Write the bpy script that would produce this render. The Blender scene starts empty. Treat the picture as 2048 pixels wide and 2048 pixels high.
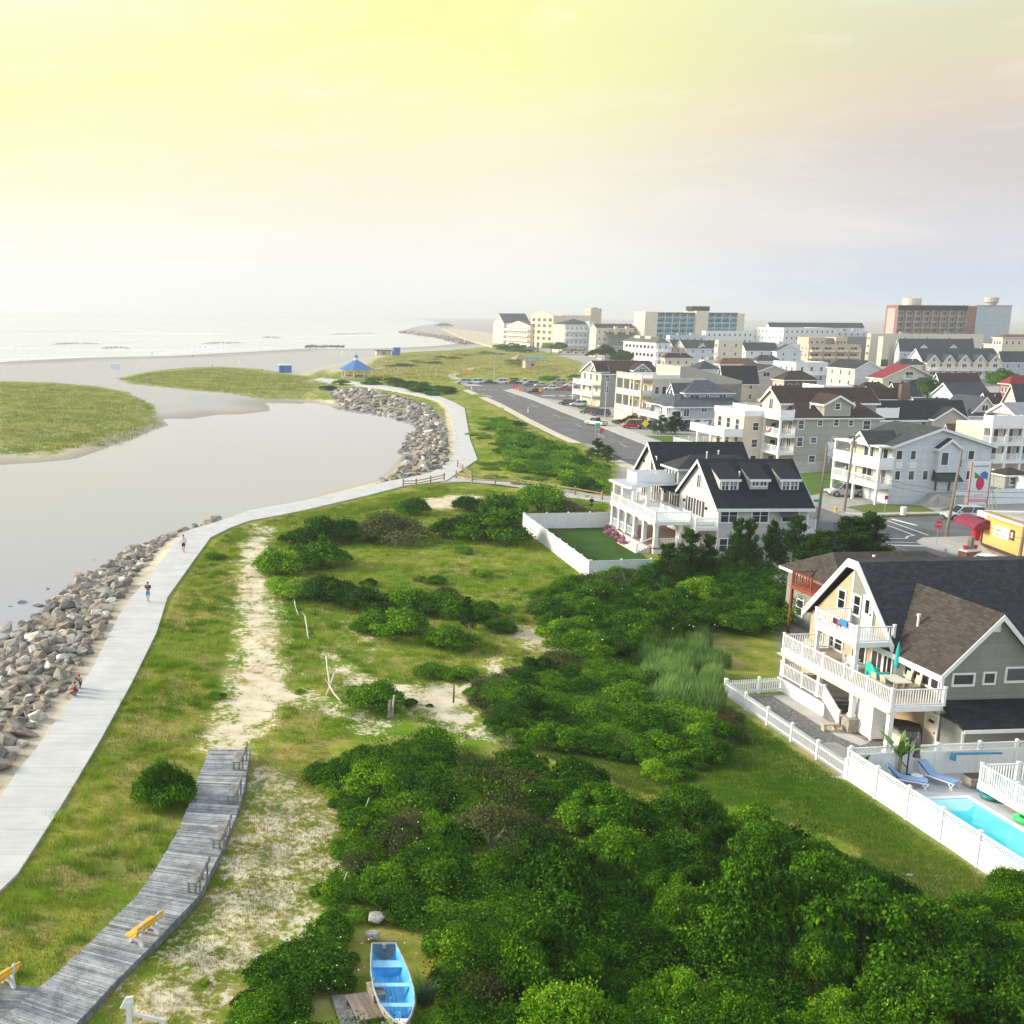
import bpy, bmesh, math, random
import numpy as np
from mathutils import Vector, Matrix, noise as mnoise
random.seed(7); np.random.seed(7)
R = math.radians
scn = bpy.context.scene
COL = scn.collection
# ------------------------------------------------------------------ camera model
F = 2200.0; CX = 512.0; CY = 1024.0; CAMH = 24.0; PITCH = 10.25; ROLL = 0.3
def _cam():
    p, r = R(PITCH), R(ROLL)
    fw = (0, math.cos(p), -math.sin(p)); u0 = (0, math.sin(p), math.cos(p)); r0 = (1, 0, 0)
    rt = tuple(math.cos(r)*a+math.sin(r)*b for a, b in zip(r0, u0))
    up = tuple(-math.sin(r)*a+math.cos(r)*b for a, b in zip(r0, u0))
    return rt, up, fw
RT, UP, FW = _cam()
def ray(px, py):
    a = (px-CX)/F; b = -(py-CY)/F
    return tuple(FW[i]+a*RT[i]+b*UP[i] for i in range(3))
def G(px, py, z=0.0):
    """survey: where a sight line of the photograph meets the level z"""
    d = ray(px, py); t = (z-CAMH)/d[2]
    return (d[0]*t, d[1]*t)
def AT(px, py, Y):
    d = ray(px, py); t = Y/d[1]
    return (d[0]*t, Y, CAMH+d[2]*t)
cd = bpy.data.cameras.new('camera'); cam = bpy.data.objects.new('camera', cd); COL.objects.link(cam)
cd.sensor_width = 36; cd.sensor_fit = 'HORIZONTAL'; cd.lens = F/2048*36; cd.shift_x = (1024-CX)/2048
cd.clip_start = 0.5; cd.clip_end = 20000
cam.matrix_world = Matrix(((RT[0], UP[0], -FW[0], 0), (RT[1], UP[1], -FW[1], 0), (RT[2], UP[2], -FW[2], CAMH), (0, 0, 0, 1)))
scn.camera = cam
scn.view_settings.view_transform = 'Standard'; scn.view_settings.look = 'None'
scn.view_settings.exposure = 0.0; scn.view_settings.gamma = 1.0
# ------------------------------------------------------------------ tagging
def tag(o, label=None, cat=None, group=None, kind=None):
    if label: o['label'] = label
    if cat: o['category'] = cat
    if group: o['group'] = group
    if kind: o['kind'] = kind
    return o
def empty(name, loc=(0, 0, 0), rz=0.0, label=None, cat=None, group=None):
    o = bpy.data.objects.new(name, None); COL.objects.link(o)
    o.empty_display_size = 0.3
    o.location = loc; o.rotation_euler = (0, 0, rz)
    return tag(o, label, cat, group)
def link(name, me, parent=None, loc=(0, 0, 0), rz=0.0):
    o = bpy.data.objects.new(name, me); COL.objects.link(o)
    o.location = loc; o.rotation_euler = (0, 0, rz)
    if parent: o.parent = parent
    return o
def kids(o):
    return KIDS.get(o.name, [])
def copy_tree(o, parent=None):
    c = o.copy(); COL.objects.link(c); c.parent = parent
    for ch in list(o.children): copy_tree(ch, c)
    return c
# ------------------------------------------------------------------ mesh builder
class MB:
    def __init__(s): s.v = []; s.f = []; s.m = []; s.mi = 0
    def face(s, pts):
        n = len(s.v); s.v += [tuple(p) for p in pts]; s.f.append(tuple(range(n, n+len(pts)))); s.m.append(s.mi); return s
    def poly(s, verts, faces):
        n = len(s.v); s.v += [tuple(p) for p in verts]
        for f in faces: s.f.append(tuple(n+i for i in f)); s.m.append(s.mi)
        return s
    def box(s, x0, y0, z0, x1, y1, z1):
        if x0 > x1: x0, x1 = x1, x0
        if y0 > y1: y0, y1 = y1, y0
        if z0 > z1: z0, z1 = z1, z0
        return s.poly([(x0,y0,z0),(x1,y0,z0),(x1,y1,z0),(x0,y1,z0),(x0,y0,z1),(x1,y0,z1),(x1,y1,z1),(x0,y1,z1)],
                      [(0,3,2,1),(4,5,6,7),(0,1,5,4),(1,2,6,5),(2,3,7,6),(3,0,4,7)])
    def prism(s, pts, z0, z1):
        n = len(pts)
        return s.poly([(x,y,z0) for x,y in pts]+[(x,y,z1) for x,y in pts],
                      [tuple(range(n-1,-1,-1)), tuple(range(n,2*n))]+[(i,(i+1)%n,n+(i+1)%n,n+i) for i in range(n)])
    def ext(s, prof, axis, a0, a1):
        """profile of (h, z) pairs extruded along axis 'x' or 'y'"""
        n = len(prof)
        P = (lambda a, h, z: (a, h, z)) if axis == 'x' else (lambda a, h, z: (h, a, z))
        return s.poly([P(a0,h,z) for h,z in prof]+[P(a1,h,z) for h,z in prof],
                      [tuple(range(n)), tuple(range(2*n-1,n-1,-1))]+[(i,n+i,n+(i+1)%n,(i+1)%n) for i in range(n)])
    def bar(s, p, q, w, h=None):
        h = h or w; p = Vector(p); q = Vector(q); d = (q-p).normalized()
        u = d.cross(Vector((0,0,1)))
        if u.length < 1e-4: u = Vector((1,0,0))
        u.normalize(); t = u.cross(d)
        c = [(-1,-1),(1,-1),(1,1),(-1,1)]
        vs = [e+u*(a*w/2)+t*(b*h/2) for e in (p,q) for a,b in c]
        return s.poly(vs, [(0,3,2,1),(4,5,6,7),(0,1,5,4),(1,2,6,5),(2,3,7,6),(3,0,4,7)])
    def tube(s, pts, rs, n=8, cap=True):
        if not hasattr(rs, '__len__'): rs = [rs]*len(pts)
        pts = [Vector(p) for p in pts]; base = len(s.v); prev = None
        for i, p in enumerate(pts):
            d = (pts[min(i+1,len(pts)-1)]-pts[max(i-1,0)]).normalized()
            u = prev if prev is not None else (Vector((1,0,0)) if abs(d.x) < .9 else Vector((0,1,0)))
            u = (u-d*u.dot(d)).normalized(); prev = u; w = d.cross(u)
            for k in range(n):
                a = 2*math.pi*k/n; s.v.append(tuple(p+(u*math.cos(a)+w*math.sin(a))*rs[i]))
        for i in range(len(pts)-1):
            for k in range(n):
                s.f.append((base+i*n+k, base+i*n+(k+1)%n, base+(i+1)*n+(k+1)%n, base+(i+1)*n+k)); s.m.append(s.mi)
        if cap:
            s.f.append(tuple(base+k for k in range(n-1,-1,-1))); s.m.append(s.mi)
            e = base+(len(pts)-1)*n; s.f.append(tuple(e+k for k in range(n))); s.m.append(s.mi)
        return s
    def ball(s, c, r, nu=10, nv=7):
        if not hasattr(r, '__len__'): r = (r,r,r)
        prof = []
        base = len(s.v)
        for j in range(nv+1):
            t = math.pi*j/nv
            for k in range(nu):
                a = 2*math.pi*k/nu
                s.v.append((c[0]+r[0]*math.sin(t)*math.cos(a), c[1]+r[1]*math.sin(t)*math.sin(a), c[2]+r[2]*math.cos(t)))
        for j in range(nv):
            for k in range(nu):
                s.f.append((base+j*nu+k, base+(j+1)*nu+k, base+(j+1)*nu+(k+1)%nu, base+j*nu+(k+1)%nu)); s.m.append(s.mi)
        return s
    def mesh(s, name, mats, smooth=False):
        me = bpy.data.meshes.new(name); me.from_pydata(s.v, [], s.f)
        if not isinstance(mats, (list, tuple)): mats = [mats]
        for m in mats: me.materials.append(m)
        if len(mats) > 1: me.polygons.foreach_set('material_index', s.m)
        if smooth: me.polygons.foreach_set('use_smooth', [True]*len(me.polygons))
        me.update(); return me
    def build(s, name, mats, parent=None, loc=(0,0,0), rz=0.0, smooth=False):
        return link(name, s.mesh(name, mats, smooth), parent, loc, rz)
def smooth_mesh(me): me.polygons.foreach_set('use_smooth', [True]*len(me.polygons))
# ------------------------------------------------------------------ materials
def lin(c):
    return tuple((v/255/12.92 if v/255 <= .04045 else ((v/255+.055)/1.055)**2.4) for v in c)
class NT:
    def __init__(s, nt): s.nt = nt; s.N = nt.nodes; s.L = nt.links
    def n(s, typ, **kw):
        nd = s.N.new(typ)
        for k, v in kw.items():
            if k.startswith('i_'):
                key = k[2:]; key = int(key) if key.isdigit() else key.replace('_', ' ')
                nd.inputs[key].default_value = v
            else: setattr(nd, k, v)
        return nd
    def l(s, a, b): s.L.new(a, b)
    def val(s, sock, x):
        if hasattr(x, 'links') or hasattr(x, 'is_output'): s.l(x, sock)
        else: sock.default_value = x
    def math(s, op, a, b=0.0, c=None, clamp=False):
        nd = s.N.new('ShaderNodeMath'); nd.operation = op; nd.use_clamp = clamp
        s.val(nd.inputs[0], a); s.val(nd.inputs[1], b)
        if c is not None: s.val(nd.inputs[2], c)
        return nd.outputs[0]
    def mix(s, f, a, b, mode='MIX'):
        nd = s.N.new('ShaderNodeMix'); nd.data_type = 'RGBA'; nd.blend_type = mode
        s.val(nd.inputs[0], f)
        for k, x in ((6, a), (7, b)):
            if isinstance(x, tuple): nd.inputs[k].default_value = (*x[:3], 1)
            else: s.l(x, nd.inputs[k])
        return nd.outputs[2]
    def ramp(s, f, stops, interp='LINEAR'):
        nd = s.N.new('ShaderNodeValToRGB'); cr = nd.color_ramp; cr.interpolation = interp
        while len(cr.elements) < len(stops): cr.elements.new(.5)
        for e, (p, c) in zip(cr.elements, stops):
            e.position = p; e.color = (*c[:3], 1) if hasattr(c, '__len__') else (c, c, c, 1)
        s.l(f, nd.inputs[0]); return nd.outputs[0]
    def noise(s, vec, scale, detail=4, rough=.55, dist=0.0):
        nd = s.N.new('ShaderNodeTexNoise'); nd.inputs['Scale'].default_value = scale
        nd.inputs['Detail'].default_value = detail; nd.inputs['Roughness'].default_value = rough; nd.inputs['Distortion'].default_value = dist
        if vec is not None: s.l(vec, nd.inputs['Vector'])
        return nd.outputs['Fac']
    def smooth(s, x, a, b):
        nd = s.N.new('ShaderNodeMapRange'); nd.interpolation_type = 'SMOOTHSTEP'
        s.val(nd.inputs[0], x); nd.inputs[1].default_value = a; nd.inputs[2].default_value = b; return nd.outputs[0]
def newmat(name):
    m = bpy.data.materials.new(name); m.use_nodes = True; t = NT(m.node_tree)
    return m, t, m.node_tree.nodes['Principled BSDF']
MATS = {}
def pm(name, col, rough=.6, var=.18, scale=3.0, bump=0.0, bscale=20.0, spec=.4, metal=0.0, col2=None, stretch=(1,1,1), grime=0.0):
    """plain weathered surface: base colour broken up by two noises"""
    if name in MATS: return MATS[name]
    m, t, b = newmat(name)
    tc = t.n('ShaderNodeTexCoord').outputs['Object']
    mp = t.n('ShaderNodeMapping'); mp.inputs['Scale'].default_value = stretch; t.l(tc, mp.inputs[0])
    n1 = t.noise(mp.outputs[0], scale, 5, .6); n2 = t.noise(mp.outputs[0], scale*7.3, 3, .6)
    k = t.math('ADD', t.math('MULTIPLY', n1, .65), t.math('MULTIPLY', n2, .35))
    c2 = col2 or tuple(v*(1-var*1.6) for v in col); c1 = tuple(min(v*(1+var*.7), .92) for v in col)
    c = t.mix(t.smooth(k, .34, .66), c2, c1)
    t.l(c, b.inputs['Base Color'])
    b.inputs['Roughness'].default_value = rough; b.inputs['Specular IOR Level'].default_value = spec; b.inputs['Metallic'].default_value = metal
    if bump:
        bp = t.n('ShaderNodeBump'); bp.inputs['Strength'].default_value = bump; bp.inputs['Distance'].default_value = .02
        t.l(t.noise(mp.outputs[0], bscale, 4, .65), bp.inputs['Height']); t.l(bp.outputs[0], b.inputs['Normal'])
    MATS[name] = m; return m
def siding(name, col, pitch=.16, var=.08):
    """clapboard: real board relief by bump along height, slight weathering streaks"""
    if name in MATS: return MATS[name]
    m, t, b = newmat(name)
    tc = t.n('ShaderNodeTexCoord').outputs['Object']
    sp = t.n('ShaderNodeSeparateXYZ'); t.l(tc, sp.inputs[0])
    fr = t.math('FRACT', t.math('DIVIDE', sp.outputs[2], pitch))
    board = t.n('ShaderNodeTexWhiteNoise', noise_dimensions='1D'); t.l(t.math('FLOOR', t.math('DIVIDE', sp.outputs[2], pitch)), board.inputs['W'])
    mp = t.n('ShaderNodeMapping'); mp.inputs['Scale'].default_value = (1, 1, .25); t.l(tc, mp.inputs[0])
    n1 = t.noise(mp.outputs[0], 1.3, 5, .6)
    k = t.math('ADD', t.math('MULTIPLY', n1, .75), t.math('MULTIPLY', board.outputs[0], .25))
    c = t.mix(t.smooth(k, .3, .7), tuple(v*(1-var*1.5) for v in col), tuple(min(v*(1+var*.6), .9) for v in col))
    groove = t.smooth(fr, 0.0, .12)
    c = t.mix(groove, tuple(v*.72 for v in col), c)
    t.l(c, b.inputs['Base Color']); b.inputs['Roughness'].default_value = .55; b.inputs['Specular IOR Level'].default_value = .3
    bp = t.n('ShaderNodeBump'); bp.inputs['Strength'].default_value = .6; bp.inputs['Distance'].default_value = .03
    t.l(t.math('MULTIPLY', t.math('SUBTRACT', 1.0, fr), groove), bp.inputs['Height']); t.l(bp.outputs[0], b.inputs['Normal'])
    MATS[name] = m; return m
def shingle(name, col, var=.3):
    if name in MATS: return MATS[name]
    m, t, b = newmat(name)
    tc = t.n('ShaderNodeTexCoord').outputs['Object']
    sp = t.n('ShaderNodeSeparateXYZ'); t.l(tc, sp.inputs[0])
    row = t.math('DIVIDE', sp.outputs[2], .14); fr = t.math('FRACT', row)
    wv = t.n('ShaderNodeTexWhiteNoise', noise_dimensions='3D')
    cb = t.n('ShaderNodeCombineXYZ')
    t.l(t.math('FLOOR', t.math('MULTIPLY', sp.outputs[0], 3.1)), cb.inputs[0]); t.l(t.math('FLOOR', t.math('MULTIPLY', sp.outputs[1], 3.1)), cb.inputs[1]); t.l(t.math('FLOOR', row), cb.inputs[2])
    t.l(cb.outputs[0], wv.inputs['Vector'])
    n1 = t.noise(tc, .6, 5, .65); n2 = t.noise(tc, 9, 3, .6)
    k = t.math('ADD', t.math('ADD', t.math('MULTIPLY', n1, .45), t.math('MULTIPLY', n2, .25)), t.math('MULTIPLY', wv.outputs[0], .3))
    c = t.mix(t.smooth(k, .3, .72), tuple(v*(1-var) for v in col), tuple(v*(1+var) for v in col))
    c = t.mix(t.smooth(fr, 0, .2), tuple(v*.6 for v in col), c)
    t.l(c, b.inputs['Base Color']); b.inputs['Roughness'].default_value = .85; b.inputs['Specular IOR Level'].default_value = .25
    bp = t.n('ShaderNodeBump'); bp.inputs['Strength'].default_value = .5; bp.inputs['Distance'].default_value = .03
    t.l(t.math('SUBTRACT', 1.0, fr), bp.inputs['Height']); t.l(bp.outputs[0], b.inputs['Normal'])
    MATS[name] = m; return m
def glassmat(name, col, rough=.06):
    """window pane: dark room behind, curtains of varied brightness per window, mirror gloss"""
    if name in MATS: return MATS[name]
    m, t, b = newmat(name)
    oi = t.n('ShaderNodeObjectInfo').outputs['Random']
    tc = t.n('ShaderNodeTexCoord').outputs['Object']
    n = t.noise(tc, 1.7, 2, .5)
    c = t.mix(t.smooth(t.math('ADD', t.math('MULTIPLY', oi, .7), t.math('MULTIPLY', n, .4)), .35, .95), tuple(v*.5 for v in col), tuple(v*2.2 for v in col))
    t.l(c, b.inputs['Base Color']); b.inputs['Roughness'].default_value = rough; b.inputs['Specular IOR Level'].default_value = .6
    MATS[name] = m; return m
W = {}
W['white'] = pm('white_paint', (.74, .75, .74), .45, .05, 1.2)
W['vinyl'] = pm('white_vinyl', (.78, .79, .79), .4, .04, .8)
W['cream'] = pm('cream_paint', (.66, .57, .42), .6, .08, 1.0)
W['glass'] = glassmat('window_glass', (.035, .042, .05))
W['conc'] = pm('pale_concrete', (.46, .44, .40), .85, .12, .8, .3, 8)
W['asph'] = pm('asphalt', (.125, .128, .13), .9, .22, .25, .3, 30)
W['dark'] = pm('dark_fittings', (.03, .03, .032), .5, .2, 4)
W['grey_metal'] = pm('galvanised_metal', (.42, .44, .45), .4, .12, 5, metal=.4)
W['wood'] = pm('weathered_wood', (.25, .24, .22), .85, .3, 2.2, .5, 40, stretch=(1,1,.3))
W['trunk'] = pm('bark', (.09, .07, .05), .95, .35, 6, .6, 30)
W['pole'] = pm('pole_wood', (.24, .20, .16), .9, .2, 3, .4, 30, stretch=(1,1,.15))
# ------------------------------------------------------------------ world: hazy low sun at the left, thin veil of cloud
scn.view_settings.exposure = EXPO = 1.0   # photographed bright, against the hazy light
SUN_EL, SUN_AZ = 21.0, -74.0          # azimuth measured from +Y, negative = towards the sea (left)
wd = bpy.data.worlds.new('World'); scn.world = wd; wd.use_nodes = True
t = NT(wd.node_tree); bg = t.N['Background']; out = t.N['World Output']
dirv = t.n('ShaderNodeTexCoord').outputs['Generated']
sp = t.n('ShaderNodeSeparateXYZ'); t.l(dirv, sp.inputs[0])
el = t.math('MULTIPLY', t.math('ARCSINE', sp.outputs[2]), 180/math.pi)
az = t.math('MULTIPLY', t.math('ARCTAN2', sp.outputs[0], sp.outputs[1]), 180/math.pi)
mp = t.n('ShaderNodeMapping'); mp.inputs['Scale'].default_value = (1, 1, 5.5); t.l(dirv, mp.inputs[0])
n1 = t.noise(mp.outputs[0], 2.6, 6, .55, .4)
n2 = t.noise(mp.outputs[0], 7.0, 5, .6, .6)
wob = t.math('MULTIPLY', t.math('SUBTRACT', n1, .5), 7.0)
elw = t.math('ADD', el, t.math('MULTIPLY', wob, t.smooth(el, 0.5, 8)))
def ramp_el(stops):
    f = t.math('DIVIDE', elw, 40.0, clamp=True)
    return t.ramp(f, [(e/40, lin(c)) for e, c in stops])
cl = ramp_el([(0, (243,247,242)), (1.5, (250,252,246)), (4, (255,254,240)), (7.5, (255,254,208)), (10.5, (255,254,196)), (13, (255,254,206)), (15.5, (254,254,232)), (24, (238,238,226)), (40, (205,212,214))])
cc = ramp_el([(0, (246,250,248)), (1.5, (251,252,247)), (4, (254,250,237)), (7, (255,246,220)), (9.5, (255,251,200)), (12, (255,254,180)), (14.5, (255,254,178)), (24, (236,236,206)), (40, (200,208,212))])
cr = ramp_el([(0, (206,226,240)), (1.6, (206,221,240)), (3.2, (222,221,228)), (4.8, (218,215,216)), (6.5, (216,209,207)), (8.5, (228,214,199)), (10.5, (230,219,194)), (12.5, (228,224,192)), (14.5, (230,232,204)), (24, (204,212,216)), (40, (180,196,214))])
azw = t.math('ADD', az, t.math('MULTIPLY', t.math('SUBTRACT', n1, .5), 9.0))
haze = t.mix(t.smooth(azw, -12, 9), cl, cc)
haze = t.mix(t.smooth(azw, 11, 33), haze, cr)
haze = t.mix(1.0, haze, (2**-EXPO,)*3, 'MULTIPLY')
streak = t.smooth(n2, .5, .72)
haze = t.mix(t.math('MULTIPLY', streak, .24), haze, (.55, .52, .47))
sky = t.n('ShaderNodeTexSky', sky_type='NISHITA'); sky.sun_disc = False
sky.sun_elevation = R(SUN_EL); sky.sun_rotation = R(SUN_AZ); sky.air_density = 1.2; sky.dust_density = 2.5
skyc = t.mix(.55, t.mix(1.0, sky.outputs[0], (.15, .145, .135), 'MULTIPLY'), (.70, .76, .84))
cosa = t.math('COSINE', t.math('MULTIPLY', az, math.pi/180))
clear = t.math('MAXIMUM', t.smooth(el, 22, 60), t.smooth(cosa, .25, -.55))
final = t.mix(clear, haze, skyc)
t.l(final, bg.inputs[0]); bg.inputs[1].default_value = 1.0
sd = bpy.data.lights.new('sun', 'SUN'); sd.energy = 3.3; sd.angle = R(17); sd.color = (1.0, .90, .74)
so = bpy.data.objects.new('sun', sd); COL.objects.link(so)
sv = Vector((math.sin(R(SUN_AZ))*math.cos(R(SUN_EL)), math.cos(R(SUN_AZ))*math.cos(R(SUN_EL)), math.sin(R(SUN_EL))))
so.rotation_euler = sv.to_track_quat('Z', 'Y').to_euler()
# ------------------------------------------------------------------ the hazy sea air
hm = bpy.data.materials.new('haze_air'); hm.use_nodes = True; ht = NT(hm.node_tree)
ht.N.remove(ht.N['Principled BSDF'])
pv = ht.n('ShaderNodeVolumePrincipled'); pv.inputs['Color'].default_value = (.93, .95, .97, 1); pv.inputs['Density'].default_value = .00024; pv.inputs['Anisotropy'].default_value = .2
ht.l(pv.outputs[0], ht.N['Material Output'].inputs['Volume'])
hz = MB().box(-4200, -160, -9, 5200, 6600, 64).build('haze', hm); tag(hz, kind='stuff')
# ------------------------------------------------------------------ plan of the place (surveyed outlines)
WZ = -1.2
def gp(pts, z=0.0): return [G(x, y, z) for x, y in pts]
def sdist(X, Y, poly):
    """signed distance, positive inside"""
    P = np.array(poly, float); n = len(P)
    best = np.full(X.shape, 1e9); ins = np.zeros(X.shape, bool)
    for i in range(n):
        ax, ay = P[i]; bx, by = P[(i+1) % n]
        dx, dy = bx-ax, by-ay; L = dx*dx+dy*dy+1e-9
        tt = np.clip(((X-ax)*dx+(Y-ay)*dy)/L, 0, 1)
        best = np.minimum(best, (X-ax-tt*dx)**2+(Y-ay-tt*dy)**2)
        c = ((ay > Y) != (by > Y)) & (X < (bx-ax)*(Y-ay)/(by-ay+1e-12)+ax)
        ins ^= c
    d = np.sqrt(best); return np.where(ins, d, -d)
def dline(X, Y, pts):
    best = np.full(np.shape(X), 1e9)
    for (ax, ay), (bx, by) in zip(pts[:-1], pts[1:]):
        dx, dy = bx-ax, by-ay; L = dx*dx+dy*dy+1e-9
        tt = np.clip(((X-ax)*dx+(Y-ay)*dy)/L, 0, 1)
        best = np.minimum(best, (X-ax-tt*dx)**2+(Y-ay-tt*dy)**2)
    return np.sqrt(best)
def sm(a, b, x): k = np.clip((x-a)/(b-a), 0, 1); return k*k*(3-2*k)
def vnoise(X, Y, s, seed=0):
    """value noise, vectorised"""
    x = X*s+seed*17.3; y = Y*s-seed*9.1
    xi = np.floor(x); yi = np.floor(y); fx = x-xi; fy = y-yi
    fx = fx*fx*(3-2*fx); fy = fy*fy*(3-2*fy)
    h = lambda a, b: np.modf(np.abs(np.sin(a*127.1+b*311.7+seed)*43758.5453))[0]
    return (h(xi,yi)*(1-fx)+h(xi+1,yi)*fx)*(1-fy)+(h(xi,yi+1)*(1-fx)+h(xi+1,yi+1)*fx)*fy
def fbm(X, Y, s, o=4, seed=0):
    r = 0; a = .5; tot = 0
    for i in range(o): r = r+a*vnoise(X, Y, s*2**i, seed+i*5); tot += a; a *= .55
    return r/tot
LAGOON = gp([(-600,985),(0,930),(80,925),(150,918),(200,900),(250,880),(300,862),(335,850),(318,840),(330,837),(380,838),(440,829),(480,829),(512,825),(540,822),(538,812),(528,806),(560,803),(620,805),(680,815),(740,822),(790,833),(828,845),(838,860),(812,880),(812,900),(800,915),(788,930),(770,948),(745,963),(700,975),(640,990),(560,1012),(480,1030),(400,1047),(360,1060),(320,1078),(290,1090),(240,1117),(200,1145),(150,1170),(110,1195),(80,1230),(60,1255),(20,1290),(-30,1330),(-250,1480),(-900,1700)], WZ)
SEA = gp([(0,724),(159,716),(345,712),(512,703),(617,697),(691,698),(765,697),(858,693),(905,689),(930,685),(885,675),(845,669),(800,664),(830,654),(880,645)], WZ)
SEA = [(-3000, SEA[0][1]+40)] + SEA + [(900, 6400), (-4100, 6400), (-4100, 500)]
PATH_L = [(-60,1665),(0,1603),(32,1550),(74,1500),(127,1424),(183,1344),(212,1286),(246,1220),(278,1180),(331,1114),(352,1080),(376,1064),(450,1040),(500,1022),(580,1008),(655,993),(772,965),(860,948),(908,918),(910,880),(900,820),(885,806),(858,796),(800,784),(765,778),(700,770),(659,766),(620,765),(612,762)]
PATH_R = [(-60,1840),(0,1787),(35,1753),(112,1633),(150,1570),(203,1480),(265,1366),(313,1268),(335,1197),(392,1117),(421,1077),(461,1057),(500,1043),(560,1032),(609,1022),(733,993),(810,973),(892,963),(955,920),(940,880),(929,817),(910,806),(871,790),(820,780),(778,773),(710,764),(670,759),(645,757),(650,755)]
PATH_POLY = gp(PATH_L+PATH_R[::-1])
BEACH = gp([(-600,1000),(0,930),(340,855),(550,812),(625,800),(600,765),(640,745),(690,733),(740,722),(800,708),(880,703),(950,696),(1000,690),(985,668),(900,655),(800,650),(-600,650)], -.8)
MARSH1 = gp([(-600,790),(0,765),(110,768),(200,776),(268,790),(262,800),(308,813),(318,830),(330,845),(280,866),(240,884),(170,903),(100,906),(0,910),(-600,955)], -.6)
MARSH2 = gp([(228,760),(300,745),(370,737),(440,735),(520,740),(600,752),(665,765),(690,777),(640,798),(560,799),(512,796),(450,790),(380,785),(320,778),(260,772)], -.5)
SANDS = [(gp(p), w) for p, w in [
 ([(510,1050),(545,1055),(535,1090),(522,1130),(535,1180),(545,1240),(548,1300),(575,1370),(650,1402),(700,1418),(770,1450),(757,1458),(690,1432),(620,1405),(560,1410),(520,1440),(480,1500),(430,1500),(420,1480),(455,1400),(485,1330),(490,1260),(482,1180),(490,1110)], .80),
 ([(660,1310),(690,1330),(760,1365),(880,1365),(960,1350),(1000,1322),(1012,1335),(960,1375),(940,1410),(975,1480),(930,1475),(880,1440),(820,1415),(760,1390),(700,1370)], .72),
 ([(1040,1260),(1080,1255),(1135,1300),(1060,1296)], .85),
 ([(830,1000),(900,985),(965,990),(900,1018),(850,1016)], .8),
 ([(500,1505),(560,1530),(640,1580),(700,1640),(720,1690),(690,1740),(660,1850),(570,1930),(450,2010),(360,2100),(165,2100),(300,1905),(400,1795),(475,1640)], .56),
 ([(690,1200),(740,1200),(770,1280),(740,1330),(700,1290)], .45),
 ([(640,735),(720,718),(760,716),(740,735),(690,745),(655,750)], .6),
]]
ROCKS1 = gp([(-80,1640),(0,1578),(60,1490),(115,1413),(170,1336),(203,1280),(237,1212),(264,1171),(307,1115),(330,1078),(352,1060),(380,1053),(455,1036),(430,1042),(380,1050),(330,1062),(300,1075),(255,1095),(210,1118),(180,1140),(140,1165),(100,1190),(55,1230),(10,1258),(-60,1300),(-220,1420)], -.6)
ROCKS2 = gp([(655,790),(690,780),(740,783),(800,797),(850,815),(883,837),(890,870),(896,915),(886,940),(850,955),(800,966),(755,977),(770,962),(796,950),(808,925),(804,900),(810,872),(834,852),(826,840),(780,830),(730,820),(680,810)], -.6)
LAWN_N1 = [G(1040,1060), G(1222,1052), G(1260,1080), G(1300,1120), G(1290,1165), G(1172,1166)]
TOWN = [G(1240,925), G(1000,806), G(945,778), G(940,768), G(1160,768), G(1165,725), G(1080,700), G(1000,690), (330, 2600), (560, 6600), (5200, 6600), (5200, 20), G(2110,1850), G(1968,1738), G(1712,1562), G(1468,1397), G(1575,1388), G(1560,1230), G(1420,1135), G(1225,1070), G(1222,1030)]
SEAWALL = [G(880,657), G(905,656), G(985,667), G(1040,690), G(985,694), G(935,681)]
def ground_height(X, Y):
    dl = sdist(X, Y, LAGOON); ds = sdist(X, Y, SEA)
    bch = sm(-8, 8, sdist(X, Y, BEACH))
    town = np.maximum(sm(-6, 4, sdist(X, Y, TOWN)), sm(-4, .2, sdist(X, Y, LAWN_N1))); pth = sm(-5, -1, sdist(X, Y, PATH_POLY))
    wl = 6+16*bch
    h = WZ+np.clip(-dl/wl, -1.2, 1)*(-WZ)
    hs = WZ+np.clip(-ds/90.0, -1.2, 1)*(-WZ-.15*0)
    h = np.minimum(h, hs)
    calm = np.maximum(np.maximum(town, pth), sm(-14, -3, np.maximum(dl, ds)))
    dune = (fbm(X, Y, .05, 4, 3)-.5)*1.0+(fbm(X, Y, .35, 3, 8)-.5)*.28
    m = np.maximum(sm(-6, 25, sdist(X, Y, MARSH1)), sm(-6, 20, sdist(X, Y, MARSH2)))
    return h+dune*(1-calm)*(1-.6*bch)+.55*m*(fbm(X, Y, .04, 3, 5))
def ground_masks(X, Y):
    sand = np.zeros(X.shape)
    for p, w in SANDS:
        fo = 3.4 if p[0][1] < 200 else 9
        sand = np.maximum(sand, w*sm(-fo, fo*.7, sdist(X, Y, p)))
    bch = sm(-6, 6, sdist(X, Y, BEACH))
    m = np.maximum(sm(-3, 5, sdist(X, Y, MARSH1)), sm(-3, 5, sdist(X, Y, MARSH2)))
    sand = np.maximum(sand, bch*(1-m)); sand = np.maximum(sand, .37*m); sand = np.maximum(sand, .12)
    left = [G(x, y) for x, y in PATH_L]
    sh = sm(2.0, .9, dline(X, Y, left))*.8
    dl = sdist(X, Y, LAGOON)
    sand = np.maximum(sand, sh); sand = np.maximum(sand, sm(-7, -2.5, dl)*.9)
    town = sm(-1.0, 1.0, sdist(X, Y, TOWN))
    rocky = np.maximum(sm(-1.5, .5, sdist(X, Y, ROCKS1)), sm(-1.5, .5, sdist(X, Y, ROCKS2)))
    sand = np.maximum(sand, sm(-6, 3, sdist(X, Y, SEAWALL)))
    return sand, town, rocky
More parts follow.
